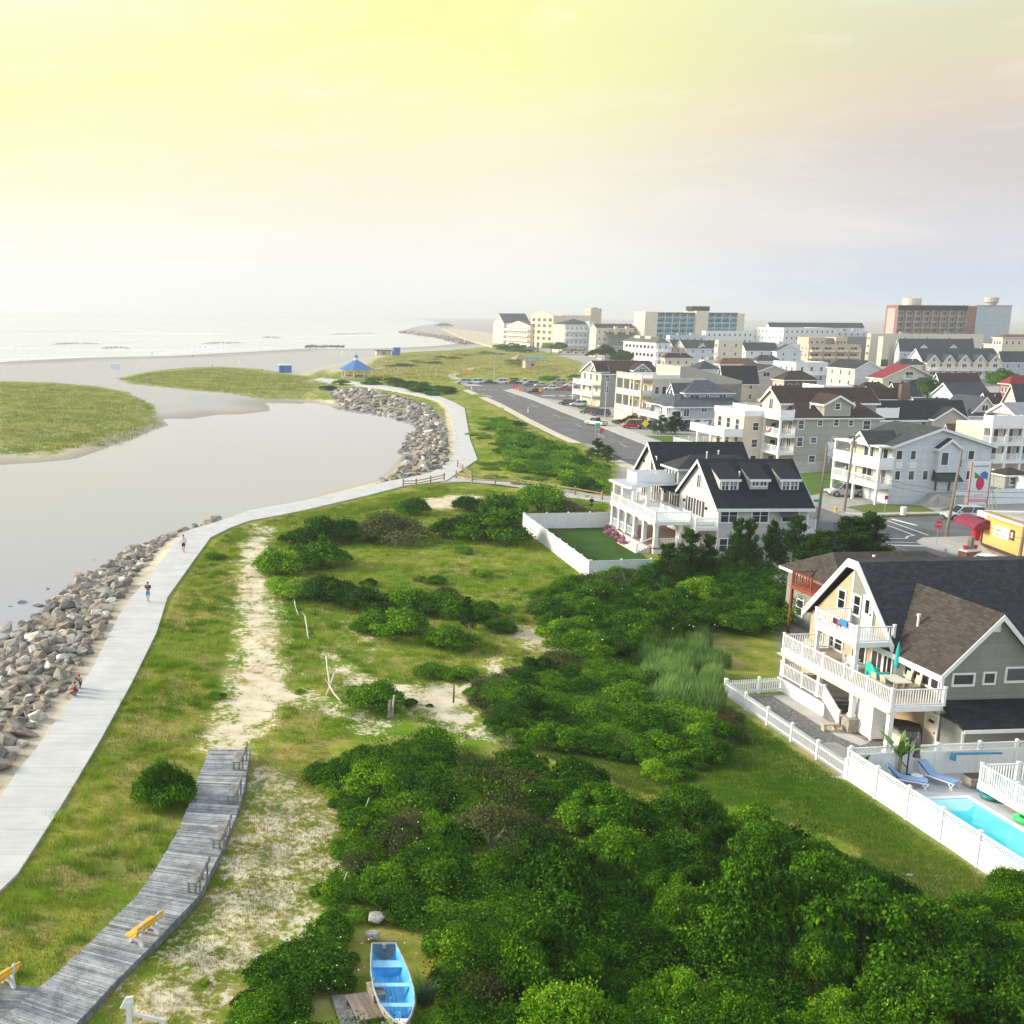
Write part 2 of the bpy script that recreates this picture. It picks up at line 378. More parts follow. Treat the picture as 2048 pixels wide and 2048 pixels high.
# ------------------------------------------------------------------ the ground: one sheet, finer near the viewer
ys = np.concatenate([np.linspace(-150, 16, 12), np.geomspace(17, 6500, 620)])
rows = []
ts = np.concatenate([[-6, -3, -1.5, -.8], np.linspace(-.42, .82, 560), [1.1, 1.8, 3.5, 7]])
YY = np.repeat(ys[:, None], len(ts), 1); XX = np.maximum(np.abs(YY), 40)*ts[None, :]
XX = np.clip(XX, -4100, 5100)
HH = ground_height(XX, YY)
sandm, townm, rockm = ground_masks(XX, YY)
nr, nc = XX.shape
me = bpy.data.meshes.new('ground')
me.vertices.add(nr*nc); me.vertices.foreach_set('co', np.stack([XX, YY, HH], -1).astype(np.float32).ravel())
idx = np.arange(nr*nc).reshape(nr, nc)
q = np.stack([idx[:-1,:-1], idx[:-1,1:], idx[1:,1:], idx[1:,:-1]], -1).reshape(-1, 4)
me.loops.add(q.size); me.loops.foreach_set('vertex_index', q.ravel().astype(np.int32))
me.polygons.add(len(q)); me.polygons.foreach_set('loop_start', (np.arange(len(q))*4).astype(np.int32))
me.polygons.foreach_set('use_smooth', np.ones(len(q), bool))
beachm = sm(-6, 10, sdist(XX, YY, BEACH))
for nm, a in (('sand', sandm), ('town', townm), ('rocky', rockm), ('beach', beachm)):
    at = me.attributes.new(nm, 'FLOAT', 'POINT'); at.data.foreach_set('value', a.astype(np.float32).ravel())
me.update(); me.validate()
gm, t, b = newmat('dune_ground')
geo = t.n('ShaderNodeNewGeometry').outputs['Position']
A = lambda n: t.n('ShaderNodeAttribute', attribute_name=n).outputs['Fac']
nb = t.noise(geo, .09, 6, .6); nm_ = t.noise(geo, .7, 6, .62); nf = t.noise(geo, 3.5, 6, .7); nff = t.noise(geo, 14, 4, .7); nd_ = t.noise(geo, .22, 5, .65)
grass = t.mix(t.smooth(nm_, .36, .64), (.12, .19, .012), (.33, .30, .055))
grass = t.mix(t.smooth(nb, .42, .62), grass, (.11, .20, .010))
grass = t.mix(t.math('MULTIPLY', t.smooth(nd_, .47, .64), .74), grass, t.mix(nf, (.30, .23, .07), (.44, .36, .16)))
grass = t.mix(t.math('MULTIPLY', t.smooth(nf, .52, .7), .6), grass, (.075, .10, .02))
grass = t.mix(t.math('MULTIPLY', t.smooth(nff, .56, .72), .5), grass, (.46, .40, .20))
sand = t.mix(t.smooth(nm_, .35, .65), (.52, .44, .30), (.64, .57, .42))
sand = t.mix(t.math('MULTIPLY', t.smooth(nff, .55, .75), .35), sand, (.42, .36, .22))
sx = t.n('ShaderNodeSeparateXYZ'); t.l(geo, sx.inputs[0])
sand = t.mix(A('beach'), sand, t.mix(nm_, (.35, .345, .315), (.46, .45, .41)))
wet = t.smooth(sx.outputs[2], -.45, -1.15)
sand = t.mix(t.math('MULTIPLY', wet, .75), sand, (.27, .245, .20))
k = t.math('ADD', A('sand'), t.math('MULTIPLY', t.math('SUBTRACT', t.math('ADD', t.math('MULTIPLY', nf, .55), t.math('MULTIPLY', nm_, .45)), .5), 2.9))
c = t.mix(t.smooth(k, .38, .62), grass, sand)
town = t.mix(t.smooth(nm_, .3, .7), (.30, .29, .26), (.40, .385, .35))
town = t.mix(t.math('MULTIPLY', t.smooth(nff, .5, .7), .4), town, (.22, .21, .19))
c = t.mix(A('town'), c, town)
c = t.mix(t.math('MULTIPLY', A('rocky'), .8), c, t.mix(nf, (.20, .175, .14), (.36, .325, .27)))
t.l(c, b.inputs['Base Color']); b.inputs['Roughness'].default_value = .95; b.inputs['Specular IOR Level'].default_value = .05
bp = t.n('ShaderNodeBump'); bp.inputs['Strength'].default_value = .5; bp.inputs['Distance'].default_value = .12
t.l(t.math('ADD', nf, t.math('MULTIPLY', nff, .4)), bp.inputs['Height']); t.l(bp.outputs[0], b.inputs['Normal'])
me.materials.append(gm); ground = link('ground', me); tag(ground, kind='structure')
# ------------------------------------------------------------------ water
def watermat(name, col, s1, bumpd, rough):
    m, t, b = newmat(name)
    geo = t.n('ShaderNodeNewGeometry').outputs['Position']
    b.inputs['Base Color'].default_value = (*col, 1); b.inputs['Roughness'].default_value = rough
    b.inputs['IOR'].default_value = 1.333; b.inputs['Specular IOR Level'].default_value = .85
    mp = t.n('ShaderNodeMapping'); mp.inputs['Scale'].default_value = (1, 1.7, 1); t.l(geo, mp.inputs[0])
    n = t.math('ADD', t.noise(mp.outputs[0], s1, 5, .6), t.math('MULTIPLY', t.noise(mp.outputs[0], s1*.12, 3), 1.5))
    bp = t.n('ShaderNodeBump'); bp.inputs['Strength'].default_value = 1; bp.inputs['Distance'].default_value = bumpd
    t.l(n, bp.inputs['Height']); t.l(bp.outputs[0], b.inputs['Normal']); return m, t, b
lm, lt, lb = watermat('lagoon_water_surface', (.275, .28, .345), 1.3, .004, .03)
def polyface(name, poly, z, mats):
    o = MB().face([(x, y, z) for x, y in poly]).build(name, mats); return o
def grow(poly, d):
    cx = sum(p[0] for p in poly)/len(poly); cy = sum(p[1] for p in poly)/len(poly)
    r = []
    for x, y in poly:
        l = math.hypot(x-cx, y-cy); r.append((x+(x-cx)/l*d, y+(y-cy)/l*d))
    return r
lx = [p[0] for p in LAGOON]; ly = [p[1] for p in LAGOON]
tag(polyface('lagoon_water', [(min(lx)-5, min(ly)-2), (max(lx)+4, min(ly)-2), (max(lx)+4, max(ly)+4), (min(lx)-5, max(ly)+4)], WZ, lm), kind='structure')
sm_, st, sb = watermat('sea_water_surface', (.42, .44, .43), .22, .16, .16)
sgeo = st.n('ShaderNodeNewGeometry').outputs['Position']
smp = st.n('ShaderNodeMapping'); smp.inputs['Rotation'].default_value = (0, 0, R(-14)); smp.inputs['Scale'].default_value = (.006, .055, 1); st.l(sgeo, smp.inputs[0])
sn = st.noise(smp.outputs[0], 1.0, 5, .6)
st.l(st.mix(st.smooth(sn, .52, .66), (.46, .49, .49), (.68, .70, .69)), sb.inputs['Base Color'])
tag(polyface('sea_water', [(-4150, 330), (900, 330), (1100, 6450), (-4150, 6450)], WZ-.02, sm_), kind='structure')
# breakers and foam: long low ridges of white water rolling in
fm = pm('sea_foam', (.80, .82, .80), .7, .1, .4)
wm = pm('wave_back', (.33, .37, .36), .2, .1, .2, spec=.6)
rs = random.Random(3)
def breaker(pts, w, h, mat, name='wave'):
    mb = MB(); P = gp(pts, WZ); n = 40
    def at(f):
        f *= len(P)-1; i = min(int(f), len(P)-2); k = f-i
        return (P[i][0]*(1-k)+P[i+1][0]*k, P[i][1]*(1-k)+P[i+1][1]*k)
    prev = None
    for i in range(n+1):
        f = i/n; x, y = at(f); tap = min(1, 5*f, 5*(1-f))
        y += (rs.random()-.5)*w*.8; ww = w*(.35+.9*rs.random())*max(tap, .05); hh = h*tap
        cur = [(x, y-ww, WZ-.03), (x, y-ww*.2, WZ+hh), (x, y+ww*.3, WZ+hh*.8), (x, y+ww*1.2, WZ-.03)]
        if prev:
            for k in range(3): mb.face([prev[k], cur[k], cur[k+1], prev[k+1]])
        prev = cur
    return tag(mb.build(name, mat), kind='stuff')
breaker([(-120,722),(0,719),(60,717),(160,714),(235,711)], 7, .25, fm, 'surf_foam')
breaker([(355,697),(400,695),(430,694),(480,692)], 7, .5, fm, 'surf_foam')
breaker([(250,708),(330,706),(420,702),(520,696),(640,690)], 4, .15, fm, 'surf_foam')
breaker([(560,676),(640,673),(700,671),(790,669)], 9, .3, fm, 'surf_foam')
breaker([(100,689),(150,687),(205,688)], 8, 1.0, wm, 'wave'); breaker([(200,697),(235,695),(262,697)], 7, .9, wm, 'wave')
breaker([(520,675),(545,675),(565,677)], 12, 1.4, wm, 'wave'); breaker([(650,670),(700,668),(760,667)], 14, 1.2, wm, 'wave'); breaker([(400,688),(440,686),(490,686)], 9, 1.0, wm, 'wave')
breaker([(-60,697),(20,694),(80,692)], 9, .5, fm, 'surf_foam'); breaker([(0,664),(150,662),(300,664)], 16, .5, wm, 'wave'); breaker([(230,668),(330,667),(470,668)], 14, .4, fm, 'surf_foam')
# ------------------------------------------------------------------ paths, roads
def ribbon(name, L, Rr, z, th, mat, world=False, kind='structure'):
    mb = MB()
    if not world: L = gp(L); Rr = gp(Rr)
    for i in range(len(L)-1):
        a, b_, c_, d = L[i], Rr[i], Rr[i+1], L[i+1]
        mb.face([(*a, z), (*b_, z), (*c_, z), (*d, z)])
        if th:
            mb.face([(*b_, z), (*b_, z-th), (*c_, z-th), (*c_, z)]); mb.face([(*d, z), (*d, z-th), (*a, z-th), (*a, z)])
    return tag(mb.build(name, mat), kind=kind)
# promenade concrete: transverse broom lines and joints
prm, t, b = newmat('promenade_concrete')
geo = t.n('ShaderNodeNewGeometry').outputs['Position']
mp = t.n('ShaderNodeMapping'); mp.inputs['Scale'].default_value = (.15, 2.2, 1); t.l(geo, mp.inputs[0])
n1 = t.noise(mp.outputs[0], 1.6, 5, .65); n2 = t.noise(geo, .5, 4, .6)
sp = t.n('ShaderNodeSeparateXYZ'); t.l(geo, sp.inputs[0])
fr = t.math('FRACT', t.math('DIVIDE', sp.outputs[1], 2.4))
c = t.mix(t.smooth(t.math('ADD', t.math('MULTIPLY', n1, .4), t.math('MULTIPLY', n2, .6)), .32, .68), (.42, .42, .40), (.53, .53, .51))
c = t.mix(t.smooth(fr, .0, .03), (.30, .29, .26), c)
t.l(c, b.inputs['Base Color']); b.inputs['Roughness'].default_value = .85
prom = ribbon('promenade_path', PATH_L, PATH_R, .14, .9, prm)
ribbon('path', [(892,952),(925,955),(1000,962),(1043,967),(1137,982),(1222,994),(1262,1000)], [(880,966),(930,964),(1000,970),(1043,976),(1137,996),(1222,1006),(1262,1012)], .03, 0, W['conc'])
ribbon('path', [(1530,720),(1230,735),(1040,715)][:0]+[(935,772),(905,764),(895,750),(920,740),(945,735)], [(968,772),(935,765),(910,752),(930,743),(950,738)], .03, 0, W['conc'])
ribbon('path', [(748,737),(790,728),(830,722)], [(750,740),(795,731),(833,724)], .05, 0, W['conc'])
# ------------------------------------------------------------------ building kit
WCACHE = {}
def win_meshes(w, h, style, fmat, gmat):
    key = (round(w*20), round(h*20), style, fmat.name, gmat.name)
    if key in WCACHE: return WCACHE[key]
    w = key[0]/20; h = key[1]/20
    f = MB(); b = min(.11, w*.16, h*.2); o = .07
    f.box(-w/2-b, -o, -b*1.3, w/2+b, 0, 0); f.box(-w/2-b, -o, h, w/2+b, 0, h+b)
    f.box(-w/2-b, -o, 0, -w/2, 0, h); f.box(w/2, -o, 0, w/2+b, 0, h)
    s = .045
    if style in ('dh', 'dhpair'): f.box(-w/2, -o*.75, h/2-s/2, w/2, 0, h/2+s/2)
    if style in ('pair', 'dhpair', 'slider'): f.box(-s, -o*.8, 0, s, 0, h)
    if style == 'grid':
        f.box(-s, -o*.8, 0, s, 0, h); f.box(-w/2, -o*.7, h/2-s/2, w/2, 0, h/2+s/2)
        for q in (-.25, .25): f.box(w*q-.015, -o*.6, h/2, w*q+.015, 0, h)
        f.box(-w/2, -o*.6, h*.75-.015, w/2, 0, h*.75+.015)
    g = MB().box(-w/2, -.03, 0, w/2, 0.0, h)
    WCACHE[key] = (f.mesh('window', fmat), g.mesh('pane', gmat)); return WCACHE[key]
RZ = {'F': 0.0, 'L': -math.pi/2, 'B': math.pi, 'R': math.pi/2}
class Bld:
    def __init__(s, name, label, cat, px, py, zc=0.0, th=4.0, group=None, O=None, Y=None):
        if Y: O = AT(px, py, Y)[:2]
        s.O = O or G(px, py, zc); s.th = R(th)
        s.u = (math.cos(s.th), math.sin(s.th)); s.v = (-math.sin(s.th), math.cos(s.th))
        s.root = empty(name, (*s.O, 0), s.th, label, cat, group); s.parts = {}
    # survey in the building's own frame
    def _hit(s, px, py, ax, off):
        d = ray(px, py); n = s.u if ax == 'x' else s.v
        t = (off+n[0]*s.O[0]+n[1]*s.O[1])/(n[0]*d[0]+n[1]*d[1])
        X, Y, Z = d[0]*t-s.O[0], d[1]*t-s.O[1], CAMH+d[2]*t
        return X*s.u[0]+Y*s.u[1], X*s.v[0]+Y*s.v[1], Z
    def hF(s, px, py, off=0.0): r = s._hit(px, py, 'y', off); return r[0], r[2]
    def hL(s, px, py, off=0.0): r = s._hit(px, py, 'x', off); return r[1], r[2]
    def hZ(s, px, py, z):
        X, Y = G(px, py, z); X -= s.O[0]; Y -= s.O[1]
        return X*s.u[0]+Y*s.u[1], X*s.v[0]+Y*s.v[1]
    def w(s, x, y): return (s.O[0]+x*s.u[0]+y*s.v[0], s.O[1]+x*s.u[1]+y*s.v[1])
    # accumulating parts
    def p(s, name, mat, new=False):
        k = (name, mat.name)
        if k not in s.parts: s.parts[k] = (MB(), mat, name)
        return s.parts[k][0]
    def done(s):
        for mb, mat, name in s.parts.values():
            if mb.f: mb.build(name, mat, s.root)
        s.parts = {}; return s.root
    def one(s, name, mb, mat, parent=None, **k): return mb.build(name, mat, parent or s.root, **k)
    def box(s, mat, x0, y0, z0, x1, y1, z1, name='wall'): s.p(name, mat).box(x0, y0, z0, x1, y1, z1)
    # openings
    def win(s, face, a, z, w, h, off=0.0, style='dh', frame=None, glass=None):
        fm, gm = win_meshes(w, h, style, frame or W['white'], glass or W['glass'])
        loc = {'F': (a, off, z), 'B': (a, off, z), 'L': (off, a, z), 'R': (off, a, z)}[face]
        f = link('window', fm, s.root, loc, RZ[face]); link('pane', gm, f); return f
    def wF(s, x0, y0, x1, y1, off=0.0, style='dh', **k):
        a, z1 = s.hF(x0, y0, off); c, z0 = s.hF(x1, y1, off)
        return s.win('F', (a+c)/2, z0, max(abs(c-a)-.2, .3), max(z1-z0-.2, .3), off, style, **k)
    def wL(s, x0, y0, x1, y1, off=0.0, style='dh', **k):
        a, z1 = s.hL(x0, y0, off); c, z0 = s.hL(x1, y1, off)
        return s.win('L', (a+c)/2, z0, max(abs(c-a)-.2, .3), max(z1-z0-.2, .3), off, style, **k)
    def rows(s, face, a0, a1, n, zs, w, h, off=0.0, style='dh', **k):
        for z in zs:
            for i in range(n): s.win(face, a0+(a1-a0)*(i+.5)/n, z, w, h, off, style, **k)
    def door(s, face, a, z, w=.95, h=2.05, off=0.0, mat=None):
        m = MB().box(-w/2, -.05, 0, w/2, 0, h); loc = {'F': (a, off, z), 'L': (off, a, z)}[face]
        d = m.build('door', mat or W['white'], s.root, loc, RZ[face])
        fr = MB().box(-w/2-.1, -.07, 0, -w/2, 0, h+.1).box(w/2, -.07, 0, w/2+.1, 0, h+.1).box(-w/2, -.07, h, w/2, 0, h+.1); fr.build('door_frame', W['white'], d)
        MB().box(w/2-.14, -.1, h*.47, w/2-.08, -.05, h*.52).build('handle', W['dark'], d); return d
    def garage(s, face, a, w=2.6, h=2.1, off=0.0, mat=None):
        m = MB()
        for k in range(4): m.box(-w/2, -.05, k*h/4+.01, w/2, 0, (k+1)*h/4-.01)
        loc = {'F': (a, off, 0), 'L': (off, a, 0)}[face]
        return m.build('garage_door', mat or W['white'], s.root, loc, RZ[face])
    # roofs
    def trimx(s): pass
    def gable(s, axis, x0, y0, x1, y1, ze, zr, ov=.35, mat=None, wall=None, trim=None, mid=None, name='roof', both=True, th=.2, sub=True):
        """ridge along axis; walls up to the slopes; white rake boards"""
        trim = trim or W['white']
        if axis == 'x': h0, h1, a0, a1 = y0, y1, x0, x1
        else: h0, h1, a0, a1 = x0, x1, y0, y1
        m = (h0+h1)/2 if mid is None else mid
        sl0 = (zr-ze)/(m-h0); sl1 = (zr-ze)/(h1-m)
        z0 = ze-ov*sl0; z1 = ze-ov*sl1
        if wall: s.p('wall', wall).ext([(h0, ze), (m, zr), (h1, ze)], axis, a0, a1)
        u = .03
        r = MB().ext([(h0-ov, z0+u), (m, zr+u), (h1+ov, z1+u), (h1+ov, z1+th+u), (m, zr+th+u), (h0-ov, z0+th+u)], axis, a0-ov, a1+ov)
        ro = s.one(name, r, mat)
        if sub:
            tr = MB()
            for a in ((a0-ov-.05, a0-ov), (a1+ov, a1+ov+.05)):
                tr.ext([(h0-ov-.02, z0-.14), (m, zr-.16), (h1+ov+.02, z1-.14), (h1+ov+.02, z1+th), (m, zr+th-.02), (h0-ov-.02, z0+th)], axis, *a)
            B = lambda q0, q1, za, zb: tr.box(a0-ov, q0, za, a1+ov, q1, zb) if axis == 'x' else tr.box(q0, a0-ov, za, q1, a1+ov, zb)
            B(h0-ov-.06, h0-ov, z0-.12, z0+th); B(h1+ov, h1+ov+.06, z1-.12, z1+th)
            tr.build('roof_trim', trim, ro)
        return ro
    def hip(s, x0, y0, x1, y1, ze, zr, ov=.4, mat=None, trim=None, name='roof', inset=None, inset2=None, sub=True):
        X0, Y0, X1, Y1 = x0-ov, y0-ov, x1+ov, y1+ov; w, d = X1-X0, Y1-Y0
        if w >= d:
            i = d/2 if inset is None else inset; j = i if inset2 is None else inset2
            r0, r1 = (X0+i, (Y0+Y1)/2, zr), (X1-j, (Y0+Y1)/2, zr); fs = [(0,1,5,4), (1,2,5), (2,3,4,5), (3,0,4)]
        else:
            i = w/2 if inset is None else inset; j = i if inset2 is None else inset2
            r0, r1 = ((X0+X1)/2, Y0+i, zr), ((X0+X1)/2, Y1-j, zr); fs = [(0,1,4), (1,2,5,4), (2,3,5), (3,0,4,5)]
        zb = ze+.02
        ro = s.one(name, MB().poly([(X0,Y0,zb), (X1,Y0,zb), (X1,Y1,zb), (X0,Y1,zb), r0, r1], fs+[(3,2,1,0)]), mat)
        if sub:
            tr = MB(); z0 = ze-.2; z1 = ze+.02
            tr.box(X0, Y0-.04, z0, X1, Y0+.12, z1).box(X0, Y1-.12, z0, X1, Y1+.04, z1).box(X0-.04, Y0+.12, z0, X0+.12, Y1-.12, z1).box(X1-.12, Y0+.12, z0, X1+.04, Y1-.12, z1)
            tr.build('roof_trim', trim or W['white'], ro)
        return ro
    def flat(s, x0, y0, x1, y1, z, par=.5, mat=None, pmat=None, ov=.0):
        ro = s.one('roof', MB().box(x0-ov, y0-ov, z, x1+ov, y1+ov, z+.12), mat)
        if par:
            q = MB(); T = .2; X0, Y0, X1, Y1 = x0-ov-.003, y0-ov-.003, x1+ov+.003, y1+ov+.003
            q.box(X0, Y0, z-.05, X1, Y0+T, z+par).box(X0, Y1-T, z-.05, X1, Y1, z+par).box(X0, Y0+T, z-.05, X0+T, Y1-T, z+par).box(X1-T, Y0+T, z-.05, X1, Y1-T, z+par)
            q.build('parapet', pmat or W['white'], ro)
        return ro
    def pipe(s, x, y, z, h=.6):
        s.one('vent_pipe', MB().tube([(x,y,z-.3), (x,y,z+h)], .07, 8).tube([(x,y,z+h-.02), (x,y,z+h+.12)], .11, 8), W['white'])
    def dormer_shed(s, x0, x1, yf, z0, z1, yb, zb, mat, wall, wide=.12):
        d = s.one('dormer', MB().poly([(x0,yf,z0), (x1,yf,z0), (x1,yf,z1), (x0,yf,z1), (x0,yb,zb), (x1,yb,zb)], [(0,1,2,3), (0,3,4), (1,5,2), (3,2,5,4), (0,4,5,1)]), wall)
        dx = wide; sl = (zb-z1)/(yb-yf); y0 = yf-.25; za = z1-.25*sl
        MB().poly([(x0-dx,y0,za+.03), (x1+dx,y0,za+.03), (x1+dx,yb,zb+.03), (x0-dx,yb,zb+.03), (x0-dx,y0,za+.15), (x1+dx,y0,za+.15), (x1+dx,yb,zb+.12), (x0-dx,yb,zb+.12)], [(3,2,1,0), (4,5,6,7), (0,1,5,4), (1,2,6,5), (2,3,7,6), (3,0,4,7)]).build('dormer_roof', mat, d)
        MB().box(x0-dx, y0-.04, za-.1, x1+dx, y0, za+.16).build('fascia', W['white'], d); return d
    # decks and rails
    def rail(s, pts, z, h=1.0, style='bal', mat=None, parent=None, posts=2.2, loc=(0,0,0)):
        mat = mat or W['vinyl']; m = rail_mesh(pts, z, h, style, posts)
        return m.build('railing', mat, parent or s.root)
    def deck(s, x0, y0, x1, y1, z, rails='FLR', h=1.0, style='bal', mat=None, th=.28, top=None, name='balcony'):
        top = top or W['white']
        o = s.one(name, MB().box(x0, y0, z-th, x1, y1, z), top)
        i = .08; c = {'F': [(x0+i,y0+i), (x1-i,y0+i)], 'L': [(x0+i,y1-i), (x0+i,y0+i)], 'R': [(x1-i,y0+i), (x1-i,y1-i)], 'B': [(x1-i,y1-i), (x0+i,y1-i)]}
        path = []; 
        for k in ('B', 'L', 'F', 'R'):
            if k in rails:
                seg = c[k]
                if path and (abs(path[-1][0]-seg[0][0])+abs(path[-1][1]-seg[0][1])) < 1e-6: path.append(seg[1])
                else:
                    if len(path) > 1: s.rail(path, z, h, style, mat, o)
                    path = list(seg)
        if len(path) > 1: s.rail(path, z, h, style, mat, o)
        return o
    def col(s, x, y, z0, z1, r=.13, mat=None, base=True):
        m = MB().box(x-r, y-r, z0, x+r, y+r, z1)
        if base: m.box(x-r*1.35, y-r*1.35, z0, x+r*1.35, y+r*1.35, z0+.22).box(x-r*1.3, y-r*1.3, z1-.15, x+r*1.3, y+r*1.3, z1-.005)
        return s.one('column', m, mat or W['white'])
def rail_mesh(pts, z, h, style='bal', posts=2.2, step=.15, bw=.04):
    m = MB()
    for (ax, ay), (bx, by) in zip(pts[:-1], pts[1:]):
        L = math.hypot(bx-ax, by-ay); n = max(1, round(L/posts))
        for i in range(0 if (ax, ay) == pts[0] else 1, n+1):
            x = ax+(bx-ax)*i/n; y = ay+(by-ay)*i/n
            m.box(x-.06, y-.06, z, x+.06, y+.06, z+h+.08).box(x-.085, y-.085, z+h+.08, x+.085, y+.085, z+h+.13)
        m.bar((ax,ay,z+h), (bx,by,z+h), .09, .06)
        if style == 'bal':
            m.bar((ax,ay,z+.1), (bx,by,z+.1), .06, .06)
            k = max(2, int(L/step))
            for i in range(1, k):
                x = ax+(bx-ax)*i/k; y = ay+(by-ay)*i/k; m.box(x-bw/2, y-bw/2, z+.1, x+bw/2, y+bw/2, z+h)
        elif style == 'solid':
            m.bar((ax,ay,z+h*.5), (bx,by,z+h*.5), .05, h*.96)
        elif style == 'horiz':
            for q in (.25, .5, .75): m.bar((ax,ay,z+h*q), (bx,by,z+h*q), .05, .09)
    return m
# ------------------------------------------------------------------ black-roofed house behind the white lawn fence
S_GREY = siding('pale_grey_siding', (.47, .48, .47)); S_WHITE = siding('white_siding', (.66, .67, .66)); S_OLIVE = siding('olive_grey_siding', (.245, .255, .225))
S_TAN = pm('tan_stucco', (.50, .375, .235), .8, .08, 1.5, .2, 30); S_CREAM = siding('cream_siding', (.62, .56, .44), .2)
BLACK = shingle('black_shingle', (.016, .019, .025)); BROWN = shingle('brown_grey_shingle', (.056, .047, .040)); CHAR = shingle('charcoal_shingle', (.035, .036, .04))
zoom = lambda x0, y0, k: (lambda a, b: (x0+a*k, y0+b*k))
def quads(B, Zf, off, style, face, lst, **k):
    for a, b, c, d in lst:
        p = Zf(a, b); q = Zf(c, d); (B.wF if face == 'F' else B.wL)(p[0], p[1], q[0], q[1], off, style, **k)
def build_black_house():
    B = Bld('house', 'large pale house with steep black shingle roof and two-storey white porch', 'house', 1430, 1112, 0, 2.5); Z = zoom(1200, 870, .2329)
    Wd = 9.3; dg = glassmat('dark_door_glass', (.03, .026, .024))
    B.box(S_GREY, 0, 0, 0, Wd, 9.4, 5.1); B.box(S_GREY, .6, 9.4, 0, Wd, 13.6, 6.0); B.box(S_GREY, 0, 13.6, 0, 10.4, 22.3, 5.1)
    B.gable('x', 0, 0, Wd, 9.4, 5.1, 9.1, .42, BLACK, S_GREY)
    B.gable('x', 0, 13.6, 10.4, 22.3, 5.1, 9.35, .42, BLACK, S_GREY)
    # linking block: tall sea-facing dormer with four windows under a hipped roof, shingled skirt below
    B.box(S_WHITE, -.05, 9.9, 5.3, 8.6, 13.1, 7.55); B.hip(-.05, 9.7, 9.0, 13.3, 7.55, 8.9, .45, CHAR, inset=2.4)
    B.one('skirt_roof', MB().ext([(-.6, 4.95), (-.05, 5.75), (.6, 5.75), (.6, 5.0)], 'y', 9.42, 13.58), BLACK)
    for k in range(4): B.win('L', 10.35+k*.78, 5.95, .5, 1.25, -.05, 'plain')
    # three shed dormers
    for a, b, st, zz in ((.52, 2.70, 'grid', 6.55), (3.66, 5.74, 'row', 7.0), (6.86, 8.96, 'grid', 6.55)):
        B.dormer_shed(a+.1, b-.1, 1.5, 6.2, 7.62, 4.45, 8.93, BLACK, S_GREY)
        m = (a+b)/2
        if st == 'grid':
            for q in (-.43, .43): B.win('F', m+q, 6.56, .66, .86, 1.5, 'grid')
        else:
            for q in (-.42, .42): B.win('F', m+q, 6.98, .62, .46, 1.5, 'pair')
    B.pipe(3.1, 2.6, 7.6); B.pipe(3.4, 10.9, 8.6); B.pipe(5.2, 12.0, 8.6)
    quads(B, Z, 0, 'dhpair', 'F', [(1035,622,1180,747), (1305,622,1445,747), (1565,622,1702,742), (1020,875,1165,1000), (1560,880,1700,1000)])
    # dark awnings over two windows
    for a, z in ((6.95, 4.9), (6.95, 1.95)):
        B.one('awning', MB().ext([(-.9, z-.75), (0, z), (0, z-.08), (-.9, z-.83)], 'x', a-.85, a+.85), W['dark'])
    # white corner boards and belt
    [B.one('corner_board', MB().box(a, -.03, 0, a+.17, .12, 5.1), W['white']) for a in (-.03, Wd-.14)]
    # sea front: glazed doors with dark shutters
    shut = pm('dark_shutter', (.045, .035, .03), .6, .15, 3)
    for y, z in ((6.4, 3.05), (4.4, 3.05), (11.9, 3.05), (10.5, 3.05), (15.5, 3.05), (18.5, 3.05), (17.5, .9), (14.8, .9), (11.4, .9), (6.0, .5)):
        off = .6 if 9.4 < y < 13.6 else 0
        B.win('L', y, z, 1.2, 1.95, off, 'slider', glass=dg)
        for q in (-.95, .95): B.one('shutter', MB().box(off-.05, y+q-.2, z, off, y+q+.2, z+1.95), shut)
    B.win('L', 4.8, 6.3, .8, 1.3, 0, 'pair'); B.win('L', 16.8, 6.4, 1.4, 1.6, 0, 'pair', glass=dg)
    for y, z in ((7.9, 4.3), (2.6, 4.3), (13.0, 4.4), (19.6, 7.0)):
        B.one('wall_lamp', MB().box(-.22, y-.07, z, 0, y+.07, z+.28), W['dark'])
    # porch: floor, posts, upper deck, metal roof, stair
    fl = pm('porch_floor', (.22, .13, .10), .7, .15, 3)
    X0, Y0, Y1 = -6.1, .8, 13.4
    B.box(W['white'], X0+.1, Y0+.1, 0, 0, 13.3, .55, 'porch_skirt'); B.one('porch_floor', MB().box(X0, Y0, .55, 0, 13.4, .68), fl)
    ys = [1.15, 4.1, 6.6, 8.9, 11.0, 13.1]
    for y in ys: B.col(X0+.3, y, .68, 3.02, .2)
    B.col(-3.3, 1.15, .68, 3.02, .17)
    d1 = B.one('balcony', MB().box(X0, Y0, 3.02, -.0, 13.4, 3.38), W['white'])
    B.rail([(-.1, 13.3), (X0+.1, 13.3), (X0+.1, Y0+.1), (-2.4, Y0+.1), (-2.4, 2.6)], 3.38, .95, 'bal', None, d1, 2.6)
    B.rail([(X0+.25, 1.2), (-1.2, 1.2)], .68, .9, 'bal'); B.rail([(X0+.25, 13.1), (X0+.25, 6.7)], .68, .9, 'bal', posts=3.3)
    for x, y in ((X0+.6, 8.2), (X0+.35, 10.6), (X0+.35, 13.1), (-3.0, 10.6)): B.col(x, y, 3.38, 5.62, .18)
    pr = B.one('porch_roof', MB().prism([(X0+.15, 7.8), (-2.6, 10.2), (.3, 10.4), (.3, 13.6), (X0-.25, 13.6), (X0-.25, 8.4)], 5.62, 5.84), W['white'])
    MB().prism([(X0+.2, 8.0), (-2.65, 10.35), (.2, 10.5), (.2, 13.5), (X0-.15, 13.5), (X0-.15, 8.5)], 5.844, 5.89).build('roof_sheet', pm('light_roof_sheet', (.42, .45, .50), .5, .1, 1), pr)
